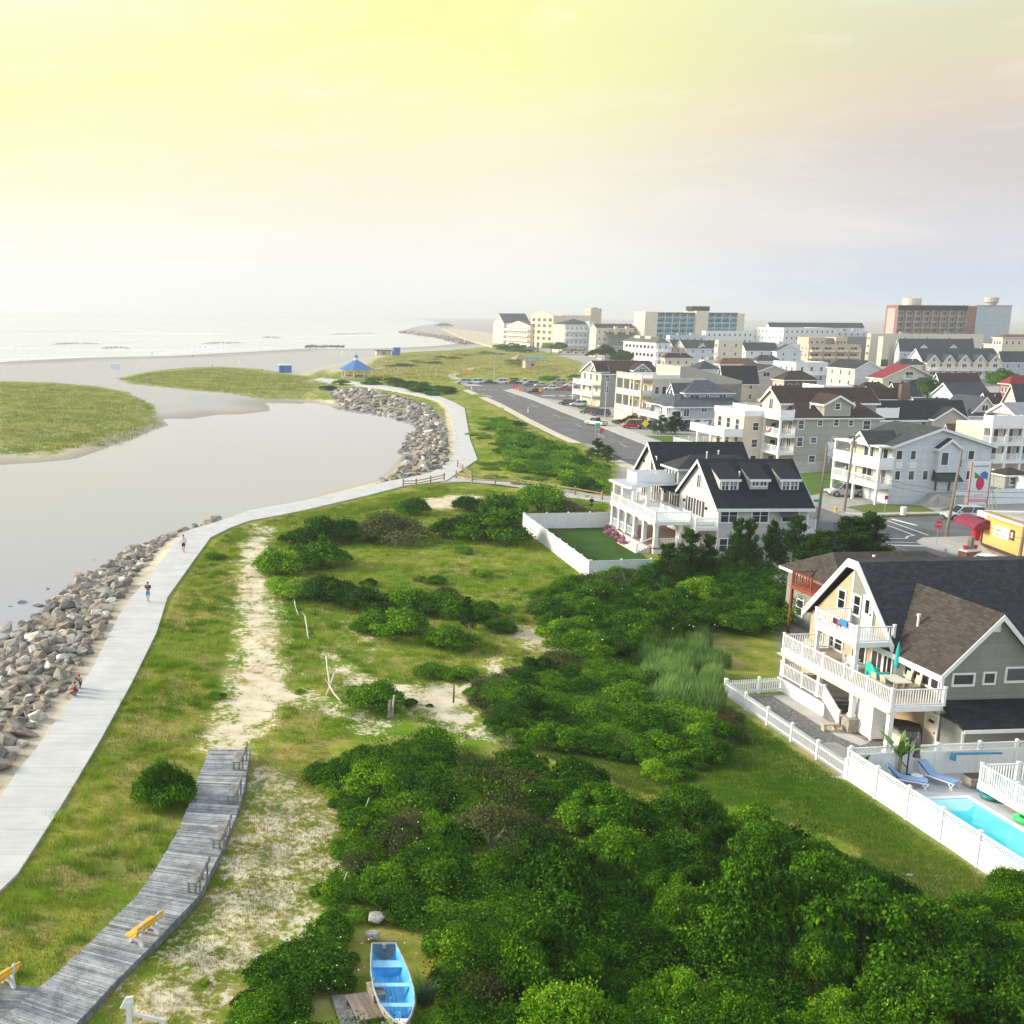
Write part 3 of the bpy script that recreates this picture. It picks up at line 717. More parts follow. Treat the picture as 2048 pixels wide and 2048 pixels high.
    B.deck(-4.4, 10.6, 0, 13.4, 5.95, 'BLF', .95, 'solid', th=.08, name='roof_deck')
    # second, smaller balcony on the near wing
    B.deck(-2.4, -.3, 0, 8.6, 2.95, 'LF', .95, 'bal')
    for y in (-.1, 4.2): B.col(-2.2, y, .2, 2.68, .13)
    st = MB()
    for k in range(5): st.box(X0-1.55+k*.3, 1.5, 0, X0-1.25+k*.3, 6.6, .13*(k+1)-.02)
    B.one('stairs', st, pm('stair_tread', (.62, .58, .54), .7, .1, 2))
    B.one('stair_rail', MB().bar((X0-1.5, 1.35, .95), (X0, 1.35, 1.6), .08).bar((X0-1.5, 1.35, .3), (X0, 1.35, .95), .06).box(X0-1.55, 1.28, 0, X0-1.42, 1.42, 1.05), W['white'])
    # side stair at the street end
    B.deck(Wd+.05, 1.0, Wd+1.5, 4.0, 2.4, 'FR', 1.0, 'bal', name='landing')
    B.rows('R', 14.5, 21, 3, (3.2,), .9, 1.3, 10.4)
    B.done(); return B
NH = build_black_house()
# ------------------------------------------------------------------ tan and grey house with the long white deck
def build_tan_house():
    B = Bld('house', 'tan A-frame beach house with grey wing and long white deck by the pool', 'house', 1868, 1500, 0, 5); Z = zoom(1560, 1080, .2526); Z8 = zoom(1560, 1160, .176); Z6 = zoom(1560, 1340, .176)
    ROOF = CHAR; dk = glassmat('shaded_glass', (.03, .03, .035))
    DZ = 2.8
    # grey wing
    B.box(S_OLIVE, 0, 0, 0, 5.7, 6.0, 4.72); B.box(W['white'], -.02, -.05, 2.2, 5.72, -.002, 2.4, 'belt'); B.one('corner_board', MB().box(-.05, -.04, 0, .1, .06, 4.7), W['white'])
    B.gable('y', 0, 0, 5.7, 9.5, 4.72, 7.75, .4, BROWN, S_OLIVE)
    quads(B, Z, 0, 'plain', 'F', [(1365,1038,1535,1138), (1608,1028,1703,1128)])
    B.win('F', 4.5, 4.0, 1.5, .7, 0, 'plain')
    B.one('gable_vent', MB().prism([(2.62,-.07), (3.02,-.07), (3.02,0), (2.62,0)], 6.85, 7.35).box(2.7, -.07, 7.35, 2.94, 0, 7.45), W['white'])
    B.box(S_TAN, -.02, .02, 0, 0, 4.4, 2.7, 'stucco_wall')
    # low lean-to with its own dark roof
    B.box(S_OLIVE, .05, -1.9, 0, 5.7, 0, 2.05); B.one('lean_to_roof', MB().ext([(-2.25, 2.05), (-.06, 2.95), (-.06, 2.78), (-2.25, 1.92)], 'x', -.15, 5.9), BLACK)
    B.box(W['white'], -.17, -2.3, 1.85, 5.92, -2.24, 2.05, 'fascia'); B.one('corner_board', MB().box(0, -1.95, 0, .14, -1.9, 1.9), W['white'])
    # A-frame front (sea side), ridge along x
    yA, zA, yL, zL, yR, zR = 8.3, 8.75, 12.75, 4.5, 3.9, 4.7
    B.box(S_TAN, 0, 4.2, 0, 12.0, 12.6, 4.62)
    B.p('wall', S_TAN).ext([(yR+.25, 4.6), (yA, zA-.1), (yL-.2, 4.6)], 'x', .0, 12.0)
    B.one('roof', MB().ext([(yR-.1, zR-.02), (yA-.55, zA+.08), (yA+.55, zA+.08), (yL+.25, zL-.1), (yL+.25, zL+.12), (yA+.5, zA+.32), (yA-.5, zA+.32), (yR-.1, zR+.2)], 'x', -.32, 12.6), ROOF)
    B.one('roof_trim', MB().ext([(yR-.15, zR-.32), (yA-.55, zA-.2), (yA+.55, zA-.2), (yL+.35, zL-.4), (yL+.35, zL+.14), (yA+.5, zA+.33), (yA-.5, zA+.33), (yR-.15, zR+.22)], 'x', -.40, -.323), W['white'])
    # recessed upper balcony niche: grey panels, door, windows
    B.p('panel', S_OLIVE).ext([(6.15, 5.0), (8.45, 5.0), (8.45, 8.3), (6.15, 6.5)], 'x', -.03, -.001); B.box(W['white'], -.06, 8.45, 4.9, 0, 8.62, 8.25, 'trim')
    B.win('L', 7.9, 5.7, .62, 1.15, -.03, 'dh', glass=dk); B.door('L', 6.8, 5.05, .85, 2.0, -.04); B.win('L', 6.8, 6.05, .42, .85, -.09, 'plain', glass=dk)
    B.win('L', 9.5, 5.65, .66, 1.15, 0, 'dh', glass=dk)
    B.deck(-2.45, 4.15, 0, 8.45, 5.02, 'BLF', .95, 'bal', name='balcony')
    for y in (4.35, 8.2): B.col(-2.25, y, DZ, 4.74, .1)
    # deck level openings
    for y, w, h, z in ((11.4, .6, .9, 2.95), (11.4, .55, .4, 4.05), (10.2, .62, .75, 3.0), (9.35, .68, .8, 2.95)): B.win('L', y, z, w, h, 0, 'dh', glass=dk)
    for y, w in ((7.3, 1.2), (5.5, 1.0), (4.6, .8)): B.win('L', y, DZ+.05, w, 1.6, 0, 'slider', glass=dk)
    for k in range(4): B.win('L', .5+k*.74, 3.45, .56, 1.05, 0, 'dh', glass=dk)
    B.box(W['white'], -.08, .05, 4.42, 0, 3.9, 4.62, 'trim')
    # the long deck
    B.deck(-3.25, -.5, 0, 10.35, DZ, 'BLF', .95, 'bal', th=.3, top=W['white'], name='deck')
    B.one('deck_boards', MB().box(-3.05, -.3, DZ+.004, -.02, 10.1, DZ+.03), pm('deck_boards', (.36, .30, .23), .8, .15, 4))
    B.box(W['cream'], -3.45, -.6, DZ-.36, -3.25, 10.45, DZ-.3, 'gutter')
    stone = pm('stone_pier', (.34, .30, .24), .9, .25, 5, .5, 12)
    for y, z0 in ((-.3, 0), (3.0, .9), (6.3, 1.0), (10.1, 1.0)): B.col(-3.05, y, z0, DZ-.3, .13)
    B.one('stone_pier', MB().box(-3.4, 2.65, 0, -2.7, 3.35, .85).box(-3.48, 2.57, .85, -2.62, 3.43, .92), stone)
    # raised entrance porch with lattice skirt and steps
    B.one('porch', MB().box(-3.3, 5.4, .88, 0, 10.3, 1.0), pm('grey_porch_floor', (.20, .20, .20), .7, .1, 3))
    lat = MB()
    for k in range(40):
        y = 5.4+k*.24*.5
        if y+.9 < 10.3: lat.bar((-3.3, y, .03), (-3.3, y+.85, .86), .03).bar((-3.27, y+.85, .03), (-3.27, y, .86), .03)
    B.one('lattice_skirt', lat.box(-3.34, 5.3, .8, -3.24, 10.35, .9), W['vinyl']); B.one('skirt_backing', MB().box(-3.2, 5.4, 0, -3.18, 10.3, .86), W['vinyl'])
    B.rail([(0, 10.2), (-3.2, 10.2), (-3.2, 5.5)], 1.0, .9, 'bal')
    st = MB()
    for k in range(5): st.box(-3.2, 3.9+k*.3, 0, -1.7, 4.2+k*.3, .17*(k+1))
    B.one('steps', st, pm('grey_step', (.15, .155, .16), .8, .15, 3))
    for x in (-3.25, -1.65): B.one('stair_rail', MB().bar((x, 3.8, .95), (x, 5.4, 1.9), .07).bar((x, 3.8, .12), (x, 5.4, 1.02), .05).poly([(x-.02, 3.85, .1), (x+.02, 3.85, .1), (x+.02, 5.4, 1.0), (x-.02, 5.4, 1.0), (x-.02, 3.85, .93), (x+.02, 3.85, .93), (x+.02, 5.4, 1.88), (x-.02, 5.4, 1.88)], [(0,3,7,4), (1,5,6,2)]).box(x-.06, 3.75, 0, x+.06, 3.87, 1.05), W['vinyl'])
    B.box(S_TAN, -.35, 4.5, 0, 0, 12.6, 2.75, 'stucco_wall')
    for y, w, h, z in ((9.4, .6, .5, 1.9), (6.8, .5, .5, 1.8)): B.win('L', y, z, w, h, -.35, 'plain', glass=dk)
    B.win('L', 8.1, 1.0, .9, 1.5, -.35, 'slider', glass=dk)
    # outdoor shower cabin of white boards
    B.one('shower_cabin', MB().box(-2.8, 1.55, .12, -2.72, 2.95, 2.2).box(-2.72, 1.5, .12, -1.5, 1.58, 2.2).box(-2.82, 1.48, 0, -2.7, 1.6, 2.25), W['vinyl'])
    d = B.door('L', .35, 0, .9, 2.0, -.04, W['cream'])
    MB().prism([(math.cos(a)*.22, 0) for a in []] or [(-.2,-.08), (.2,-.08), (.2,-.05), (-.2,-.05)], 1.5, 1.66).build('fan_light', W['glass'], d)
    B.pipe(1.1, 3.9, 6.0, .7)
    B.one('low_wall', MB().box(-2.0, .9, 0, -1.85, 1.9, .75).box(-2.0, -.1, 0, -1.85, 1.0, .75).box(-2.1, -.2, .75, -1.75, 2.0, .82), W['cream'])
    B.done(); return B
TH = build_tan_house()
def build_rear_house():
    th = R(5); o = TH.w(6.4, 18.6)
    B = Bld('house', 'brown-roofed house with a rust red deck behind the tan A-frame', 'house', 0, 0, 0, 5, O=o)
    B.box(S_OLIVE, 0, 0, 0, 12.5, 7.6, 4.5); B.hip(0, 0, 12.5, 7.6, 4.4, 6.4, .5, BROWN, inset=1.6, inset2=4.5)
    red = pm('rust_red_stain', (.25, .055, .03), .7, .15, 3)
    d = B.deck(-1.9, -1.0, 0, 4.0, 3.9, 'BLF', 1.0, 'bal', red, top=red)
    for x, y in ((-1.8, -.9), (-1.8, 3.9)): B.col(x, y, 0, 3.62, .09, red, False)
    B.one('deck_brace', MB().bar((-2.2, -.9, .3), (-.2, -.9, 1.6), .12).box(-2.2, -.95, 1.5, 0, -.85, 2.4), red)
    B.pipe(4.0, 3.2, 5.9, .25); B.one('roof_vent', MB().box(4.9, 2.2, 5.4, 5.4, 2.6, 5.75), pm('red_vent', (.25, .07, .05), .7, .1, 3))
    B.rows('L', 1, 7, 2, (1.0,), .8, 1.2, 0); B.done(); return B
RH = build_rear_house()
def build_deck_house():
    Zb = zoom(1420, 1340, .325)
    x, y = G(*Zb(1645, 700), .55)
    B = Bld('house', 'house at the right edge with raised white deck above the pool terrace', 'house', 0, 0, 0, 5, O=(x, y))
    dk = pm('pale_deck', (.66, .68, .70), .6, .06, 1)
    B.one('deck', MB().box(0, -9.5, .32, 6, 0, .6), W['white']); B.one('deck_boards', MB().box(.1, -9.4, .604, 6, -.1, .63), dk)
    B.rail([(6, -.08), (.08, -.08), (.08, -9.4)], .6, 1.0, 'bal')
    for yy in (-.35, -9.2): B.col(.4, yy, -.0, .3, .12, base=False)
    B.box(S_WHITE, 5.2, -10, 0, 12, 0, 8.2)
    B.deck(2.0, -9.5, 6, -.6, 3.6, 'BLF', 1.0, 'bal')
    for yy in (-1.0, -5, -9.1): B.col(2.35, yy, .6, 3.32, .16); B.col(2.35, yy, 3.6, 6.6, .16)
    B.deck(2.0, -9.5, 6, -.6, 6.9, 'BLF', 1.0, 'bal')
    B.gable('y', 5.2, -10, 12, 0, 8.2, 10.2, .4, CHAR, S_WHITE)
    B.win('L', -3, 1.0, 2.0, 2.0, 5.2, 'slider'); B.win('L', -3, 4.0, 2.0, 2.0, 5.2, 'slider'); B.win('L', -7, 1.0, 1.2, 1.5, 5.2)
    B.done(); return B
DH = build_deck_house()
# ------------------------------------------------------------------ houses of the town, surveyed one by one
def wallmat(name, c, sid=True): return siding(name, c, .2) if sid else pm(name, c, .75, .06, .6)
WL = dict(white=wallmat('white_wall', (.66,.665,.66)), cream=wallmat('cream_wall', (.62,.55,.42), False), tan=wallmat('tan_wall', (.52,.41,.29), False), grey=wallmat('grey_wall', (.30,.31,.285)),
    blue=wallmat('blue_grey_wall', (.40,.44,.46)), pale=wallmat('shaded_white_wall', (.56,.60,.635)), taupe=wallmat('taupe_wall', (.36,.345,.29)), brown=wallmat('brown_wall', (.13,.085,.06)), yellow=wallmat('yellow_wall', (.66,.42,.06)),  # pale: white walls with bluish shade put into the colour
    slate=pm('slate_wall', (.22,.24,.235), .8, .08, .4), brick=pm('red_brown_wall', (.26,.13,.10), .8, .12, 1), red=wallmat('red_wall', (.30,.07,.06)), putty=wallmat('putty_wall', (.43,.40,.335), False), gold=pm('golden_render', (.60,.49,.34), .8, .08, .5))
RF = dict(brown=shingle('dark_brown_shingle', (.05,.032,.027)), char=shingle('slate_roof', (.05,.058,.068)), blue=shingle('blue_grey_shingle', (.075,.088,.105)), black=shingle('soft_black_shingle', (.028,.030,.034)), green=shingle('green_grey_shingle', (.045,.058,.055)),
    red=shingle('red_roof', (.20,.025,.025), .2), rust=shingle('rust_brown_roof', (.17,.085,.05)), grey=pm('grey_roof_sheet', (.26,.27,.27), .8, .1, .5), olive=shingle('olive_roof', (.10,.11,.085)), white=pm('white_roof_membrane', (.6,.6,.58), .8, .08, .5))
def hs(label, ex, ey, ze, xr, xl, roof, rise, wall, rf, fl=2, nF=3, nL=3, base=None, name='house', th=5, balL=(), balF=(), ww=.8, wh=1.25, ov=.35, style='dh', group=None, par=.6, cat='house', wallL=None, sub=True, dL=1.8, nb=3, Dmax=40):
    """one building from its surveyed near corner: eave (ex,ey) at height ze, far ends xr (right) and xl (depth); rise above the eave"""
    if base:
        B = Bld(name, label, cat, base[0], base[1], 0, th, group); ze = B.hF(ex, ey)[1]
    else: B = Bld(name, label, cat, ex, ey, ze, th, group)
    Wd = max(B.hF(xr, ey)[0], 2.0); D = min(max(B.hL(xl, ey)[0], 3.0), Dmax)
    wm, rm = WL[wall], RF[rf]; B.W, B.D, B.ze = Wd, D, ze
    B.box(wm, 0, 0, 0, Wd, D, ze)
    if wallL: B.box(WL[wallL], -.03, 0, 0, -.001, D, ze, 'sun_tinted_front')  # sea side in its own wall colour: low sun painted in
    sub_ = sub
    if roof == 'gx': B.gable('x', 0, 0, Wd, D, ze, ze+rise, ov, rm, wm, sub=sub_)
    elif roof == 'gy': B.gable('y', 0, 0, Wd, D, ze, ze+rise, ov, rm, wm, sub=sub_)
    elif roof == 'hip': B.hip(0, 0, Wd, D, ze, ze+rise, ov+.1, rm, sub=sub_)
    else: B.flat(0, 0, Wd, D, ze, par, rm, wm if par > .05 else None)
    fh = ze/fl
    zs = [k*fh+fh*.32 for k in range(fl)]
    h = min(wh, fh*.5)
    B.zs, B.fh = zs, fh
    if nF: B.rows('F', .5, Wd-.5, nF, zs, ww, h, 0, style)
    o = -.03 if wallL else 0
    if nL: B.rows('L', .5, D-.5, nL, zs, ww, h, o, style)
    for k in balL:
        B.deck(-dL, 0, -.04, D, k*fh, 'BLF', 1.0, 'bal')
        for i in range(nb): B.col(-dL+.15, .2+(D-.4)*i/(nb-1), max(0, (k-1)*fh), k*fh-.28, .12, base=False)
    for k in balF:
        B.deck(0, -dL, Wd, -.001, k*fh, 'LFR', 1.0, 'bal')
        for i in range(nb): B.col(.2+(Wd-.4)*i/(nb-1), -dL+.15, max(0, (k-1)*fh), k*fh-.28, .12, base=False)
    return B
# --- grey house by the parking lot
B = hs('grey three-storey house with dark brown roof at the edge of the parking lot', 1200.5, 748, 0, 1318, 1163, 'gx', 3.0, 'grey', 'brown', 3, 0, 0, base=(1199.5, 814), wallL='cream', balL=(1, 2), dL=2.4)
for x in (1.6, 6.2):
    for z in B.zs[1:]: B.win('F', x, z, .9, 1.6)
B.rows('L', .6, B.D-.5, 3, B.zs[1:], 1.3, 1.7, -.03, 'slider'); B.garage('L', B.D*.3, off=-.03, mat=WL['tan'])
B.gable('y', B.W*.55, -.4, B.W*.55+4.2, 3.5, B.ze+1.0, B.ze+2.6, .3, RF['brown'], WL['grey'], name='dormer_roof'); B.box(WL['grey'], B.W*.55, -.4, B.ze-.2, B.W*.55+4.2, 2, B.ze+1.0)
B.win('F', B.W*.55+2.1, B.ze+.1, 1.4, 1.3, -.4, 'pair'); B.gable('x', -1.2, 0.5, 2, 4.0, B.ze+.6, B.ze+2.4, .25, RF['brown'], WL['cream'], name='gable_roof'); B.done()
# --- cream flat-roofed three-storey house
B = Bld('house', 'cream flat-roofed three-storey house with loggia balconies and white roof deck', 'house', 1272, 848, 0, 5)
ze = B.hF(1272, 757)[1]; Wd = 15.5; D = B.hL(1234, 740)[0]
m = WL['cream']; B.box(m, 3.2, 0, 0, Wd, D, ze); B.box(m, 0, 2.6, 0, 3.2, D, 2.6); 
for z in (2.75, 2.75+(ze-2.75)/2, ze):
    B.one('floor_slab', MB().prism([(0, 2.4), (.7, 0), (3.2, 0), (3.2, D), (0, D)], z-.38, z), m)
for z in (2.75, 2.75+(ze-2.75)/2, ze):
    B.rail([(.05, D), (.05, 2.42), (.75, .06), (3.2, .06)], z, .95, 'solid' if z < ze-.1 else 'bal', W['white'])
for x, y in ((.15, D-.2), (.15, D*.66), (.15, 2.5), (.85, .2)): B.col(x, y, 0, ze-.38, .22, m, False)
dk2 = glassmat('loggia_glass', (.05, .04, .03))
for z in (2.85, 2.85+(ze-2.75)/2):
    B.rows('L', 2.0, D-.5, 4, (z,), 1.5, 1.9, 3.2, 'slider', glass=dk2)
    B.win('F', 4.3, z+.2, .8, 1.5)
B.rows('F', 5.4, 8.8, 3, (2.95+(ze-2.75)/2,), .85, 1.7, 0, 'plain'); B.garage('L', 4.2, off=-.0, mat=W['cream'])
r = B.one('roof', MB().box(3.2, 0, ze+.003, Wd, D, ze+.14), RF['white'])
MB().box(3.2, -.05, ze-.1, 9.5, .12, ze+.75).box(3.2, D-.12, ze-.1, 9.5, D+.05, ze+.75).build('parapet', W['white'], r)
B.one('stair_head', MB().ext([(9.4, 0), (9.4, ze+2.7), (11.2, ze+2.7), (24, ze-.5), (24, 0)], 'y', .02, D), WL['putty'])
B.box(WL['putty'], Wd, .02, 0, 24, D, ze-1.2)
B.done()
# --- blue-grey house with a hipped roof and turret bay
B = Bld('house', 'blue-grey house with hipped slate roof, bay turret and arched attic window', 'house', 1361, 862, 0, 5)
ze = B.hF(1364, 814)[1]; m = WL['blue']; Wd = 14; D = 13
B.box(m, 0, 0, 2.5, Wd, D, ze); B.one('belt', MB().box(-.08, -.12, 2.35, Wd+.1, D, 2.6), W['white'])
for x in (.4, 2.6, 4.6, 7.0, 9.5): B.col(x, .3, 0, 2.35, .3, W['white'])
B.box(m, 1.5, 5, 0, Wd, D, 2.35); B.box(WL['pale'], 5.0, .8, 0, Wd, 5, 2.35)
bay = [(-1.9, 5.2), (-2.4, 3.4), (-1.9, 1.6), (0, .4), (.0, 6.2)]
B.one('bay', MB().prism(bay, 2.6, ze), W['white'])
for y in (2.1, 3.6, 5.0): B.win('L', y, 3.1, .8, 1.6, -2.25 if y == 3.6 else -2.1, 'dh')
B.hip(-1.6, 0, Wd, D, ze, ze+3.1, .5, RF['blue'], inset=3.6)
B.one('bay_roof', MB().poly([(x*1.12-.15, y*1.05-.1, ze+.03) for x, y in bay]+[(1.2, 3.6, ze+2.3)], [(0,1,5),(1,2,5),(2,3,5),(3,4,5),(4,0,5),(4,3,2,1,0)]), RF['blue'])
B.box(m, 2.2, 3.4, ze, 12.5, 11, ze+2.7); B.hip(2.2, 3.4, 12.5, 11, ze+2.7, ze+5.2, .55, RF['blue'], inset=4.2)
B.gable('x', .6, 5.0, 5, 8.2, ze+2.5, ze+4.4, .3, RF['blue'], W['white'], name='gable_roof'); B.win('L', 6.6, ze+1.2, .9, 1.9, .6, 'plain'); B.box(W['white'], .6, 5.0, ze-.2, 2.2, 8.2, ze+2.5)
for x, w, z, hh, off in ((4.2, 1.9, ze+1.25, 1.0, 3.4), (7.0, .8, ze+1.25, 1.0, 3.4), (10.4, 1.5, ze+1.15, 1.2, 3.4), (4.8, 1.1, 4.0, 1.1, 0), (1.0, 1.1, 3.1, 1.5, 0)): B.win('F', x, z, w, hh, off, 'pair')
B.one('skylight', MB().box(8.2, 5.6, ze+4.0, 8.9, 6.1, ze+4.25), W['glass'])
B.deck(-4.6, 1.0, -1.8, 11.5, 2.75, 'BLF', 1.0, 'bal'); B.col(-4.4, 1.3, 0, 2.47); B.col(-4.4, 6, 0, 2.47); B.done()
# --- cream house whose parapet shows over the black roof
B = Bld('house', 'cream flat-roofed house with pale deck and bunting beyond the black roof', 'house', 1489, 832, 8.2, 5)
D = 9.5; m = WL['cream']; B.box(m, 0, 0, 0, 7, D, 8.2); B.flat(0, 0, 7, D, 8.2, .9, RF['white'], W['white'], .1)
B.rows('L', .5, D-.5, 3, (3.1, 5.9), 1.1, 1.6, 0, 'dh'); B.deck(-3.2, 0, -.02, D+2, 5.1, 'BLF', 1.0, 'solid'); B.deck(-5.5, 2, -.02, D+3, 2.4, 'BLF', 1.0, 'bal')
for y in (.2, 4.5, 9): B.col(-3.0, y, 0, 4.82, .14)
B.rows('F', .5, 6.5, 2, (.6, 3.2, 5.9), .9, 1.2); B.done()
# --- grey four-level house with stacked white balconies
B = Bld('house', 'tall grey house with brown hipped roof and stacked white balconies hung with bunting', 'house', 1584, 942, 0, 5); Z = zoom(1548, 780, .2588)
ze = B.hF(1582, 836)[1]; Wd = B.hF(1760, 836)[0]; D = 13.0; m = WL['taupe']
B.box(m, 0, 0, 0, Wd, D, ze); B.one('foundation', MB().box(-.04, -.06, 0, Wd+.04, -.002, 1.5), W['conc'])
B.hip(0, 0, Wd, D, ze, ze+3.7, .45, RF['brown'], inset=3.4, inset2=3.4)
x0 = B.hF(1650, 808)[0]; x1 = B.hF(1703, 808)[0]; zg = B.hF(1676, 808)[1]; za = B.hF(1676, 799)[1]
B.box(m, x0, -.02, ze-.3, x1, 3, zg); B.gable('y', x0, -.02, x1, 6.5, zg, zg+1.2, .4, RF['brown'], m, name='gable_roof')
B.box(m, 1.2, 3.8, ze, 15.5, 9.2, ze+2.2); B.gable('x', -.6, 3.8, 15.5, 9.2, ze+2.1, ze+4.1, .4, RF['brown'], WL['cream'], name='upper_roof'); B.box(WL['cream'], -.6, 3.8, ze-.2, 1.2, 9.2, ze+2.15)
B.win('L', 6.5, ze+.6, 1.0, 1.9, -.6, 'pair')
quads(B, Z, 0, 'dh', 'F', [(188,225,230,300), (338,225,375,275), (462,222,500,275), (577,225,612,275), (690,228,742,302), (178,357,220,433), (283,357,328,407), (448,357,490,410), (268,500,315,560)])
quads(B, Z, -.02, 'dh', 'F', [(472,97,512,148)])
fh = (ze-2.9)/2
for k in (0, 1):
    z = 2.9+k*fh; B.deck(-2.6, 0, 0, D+1.5, z, 'BLF', 1.0, 'bal', th=.4)
    for y, w in ((1.6, 1.0), (4.4, 1.9), (7.4, 1.9), (10.8, 1.2)): B.win('L', y, z+.05, w, 2.0, 0, 'slider', glass=dk2)
    for y in (.2, 4.8, 9.6, D+1.3): B.col(-2.45, y, z-(2.9 if k == 0 else fh), z-.4, .16)
for y in (.2, 4.8, 9.6, D+1.3): B.col(-2.45, y, 2.9+fh, ze-.35, .16)
B.one('roof_deck', MB().box(-2.8, -.1, ze-.35, -.46, D+1.6, ze-.02), W['white']); B.rail([(-.5, D+1.5), (-2.7, D+1.5), (-2.7, 0), (-.5, 0)], ze-.02, 1.2, 'solid')
for y in (2.3, 5.4): B.garage('L', y, 2.3, 2.1, 0, WL['tan'])
xs = B.hF(1660, 905)[0]; B.door('F', xs, 2.5, .95, 2.0); B.deck(xs-.4, -1.6, xs+3.0, -.001, 2.4, 'LFR', .95, 'bal', name='landing')
s = MB()
for k in range(9): s.box(xs+3.0+k*.28, -1.5, 0, xs+3.28+k*.28, -.3, 2.2-k*.25)
B.one('stairs', s, W['white']); B.box(m, xs-.3, -1.5, 0, xs-.1, -.1, 2.1)
B.pipe(3.0, 1.6, ze+1.6); B.pipe(x1+1.5, 1.6, ze+1.6); GH = B; B.done()
# --- pale apartment house on the corner
B = Bld('apartment_house', 'pale two-storey apartment house with green-black roof and white sea balconies at the crossing', 'apartment house', 1774, 1008, 0, 5)
ze = B.hF(1785, 893)[1]; Wd = B.hF(1984, 891)[0]; xa = B.hF(1882, 858)[0]; za = B.hF(1882, 858)[1]; D = B.hL(1703, 877)[0]; m = WL['pale']
B.box(m, 0, 0, 0, Wd, D, ze); B.gable('y', 0, 0, Wd, D, ze, za, .45, RF['green'], m, mid=xa)
B.box(WL['cream'], -.04, .3, 2.4, -.001, D, ze, 'sun_tinted_front'); B.box(WL['cream'], .5, 2, 0, .6, D-.1, 2.3, 'sun_tinted_front')  # warm sunlight on the sea side put into the wall colour
quads(B, Z, 0, 'plain', 'F', [(945,458,990,535), (1055,458,1095,535), (1500,458,1545,535), (932,617,972,692), (1038,617,1080,692), (1147,614,1187,692), (1485,614,1525,690)])
for a, b in ((945,990), (1055,1095), (1500,1545)):
    q = B.hF(*Z(a, 540)); r = B.hF(*Z(b, 612)); B.box(W['white'], q[0], -.03, r[1]+.1, r[0], -.002, q[1]-.2, 'spandrel')
b0 = B.hF(*Z(1250, 455)); b1 = B.hF(*Z(1390, 632))
B.box(m, b0[0], -.7, b1[1], b1[0], 0, b0[1]+.1, 'bay'); B.gable('y', b0[0], -.7, b1[0], 1.0, b0[1]+.1, b0[1]+1.2, .25, RF['green'], m, name='bay_roof')
q = B.hF(*Z(1320, 520), -.7); B.win('F', q[0], b1[1]+1.0, .9, 1.6, -.7, 'plain')
c1 = B.hF(*Z(1395, 695)); B.one('canopy', MB().poly([(b0[0]-.2, -1.6, c1[1]), (b1[0]+.3, -1.6, c1[1]), (b1[0]+.1, -.05, c1[1]+1.5), (b0[0], -.05, c1[1]+1.5), (b0[0]-.2, -.05, c1[1]), (b1[0]+.3, -.05, c1[1])], [(0,1,2,3), (0,3,4), (1,5,2), (4,5,1,0)]), RF['green'])
B.door('F', (b0[0]+b1[0])/2, 1.5, 1.1, 2.1)
for q in (-.95, .95): B.win('F', (b0[0]+b1[0])/2+q, 1.7, .35, 1.6, 0, 'plain')
B.one('stoop', MB().box(b0[0]-.3, -2.0, 0, b1[0]+.3, -.05, 1.45), W['conc']); s = MB()
for k in range(6): s.box(b0[0]-.3-(k+1)*.32, -1.9, 0, b0[0]-.3-k*.32, -.5, 1.2-k*.22)
B.one('steps', s, W['conc'])
fz = ze/3.0
for k in (1, 2):
    z = 2.5 if k == 1 else 2.5+(ze-2.5)/2
    B.deck(-2.1, -.6, -.045, D+.5, z, 'BLF', 1.05, 'solid' if k == 2 else 'bal', th=.45)
    for y in (1.7, 4.6): B.win('L', y, z+.05, 1.9, 1.95, -.045, 'slider')
    for y in (-.4, D*.5, D+.3): B.col(-1.95, y, 0 if k == 1 else 2.5, z-.45, .14, base=False)
B.gable('x', -2.3, 1.6, 2.0, 5.0, ze+.05, ze+1.5, .2, RF['green'], W['white'], name='gable_roof')
for y in (-.4, 1.7, 4.9, D+.3): B.col(-1.95, y, 2.5+(ze-2.5)/2, ze-.1, .12, base=False)
B.one('porch_roof', MB().box(-2.3, -.5, ze-.1, -.5, D+.4, ze+.08), W['white']); B.garage('L', 3.5, 2.6, 2.1, .5, WL['tan']); B.done(); AP = B
# --- balcony condominium at the right edge
B = Bld('condominium', 'white balcony condominium at the right edge with solid roof terrace', 'condominium', 1972, 956, 0, 5)
z3 = B.hF(1962, 852)[1]; B.box(WL['cream'], .3, 1.9, 0, 16, 8, z3); f3 = (z3-2.6)/2
for z, st in ((2.6, 'bal'), (2.6+f3, 'bal'), (z3, 'solid')):
    B.deck(0, 0, 16, 2.0, z, 'LFR', 1.05 if st == 'bal' else 1.5, st, th=.4)
for x in (.2, 2.7, 5.2, 8.0, 11, 14):
    for a, b in ((0, 2.2), (2.6, 2.2+f3), (2.6+f3, z3-.4)): B.col(x, .2, a, b, .16, base=False)
for z in (2.65, 2.65+f3): B.rows('F', .6, 15, 6, (z,), 1.5, 1.9, 1.9, 'slider', glass=dk2)
B.box(WL['white'], 6.5, 3, z3, 15, 8, z3+1.5); B.gable('x', 5.6, 2.6, 15, 8, z3+1.4, z3+2.9, .3, RF['grey'], WL['white']); B.flat(.3, 2.0, 5.2, 8, z3, 0, RF['white']); B.done()
# --- small olive shed
B = hs('small olive shed with brown roof behind the white fence', 2012, 950, 2.0, 2056, 2004, 'hip', .9, 'grey', 'brown', 1, 2, 0, cat='shed', name='shed'); B.done()
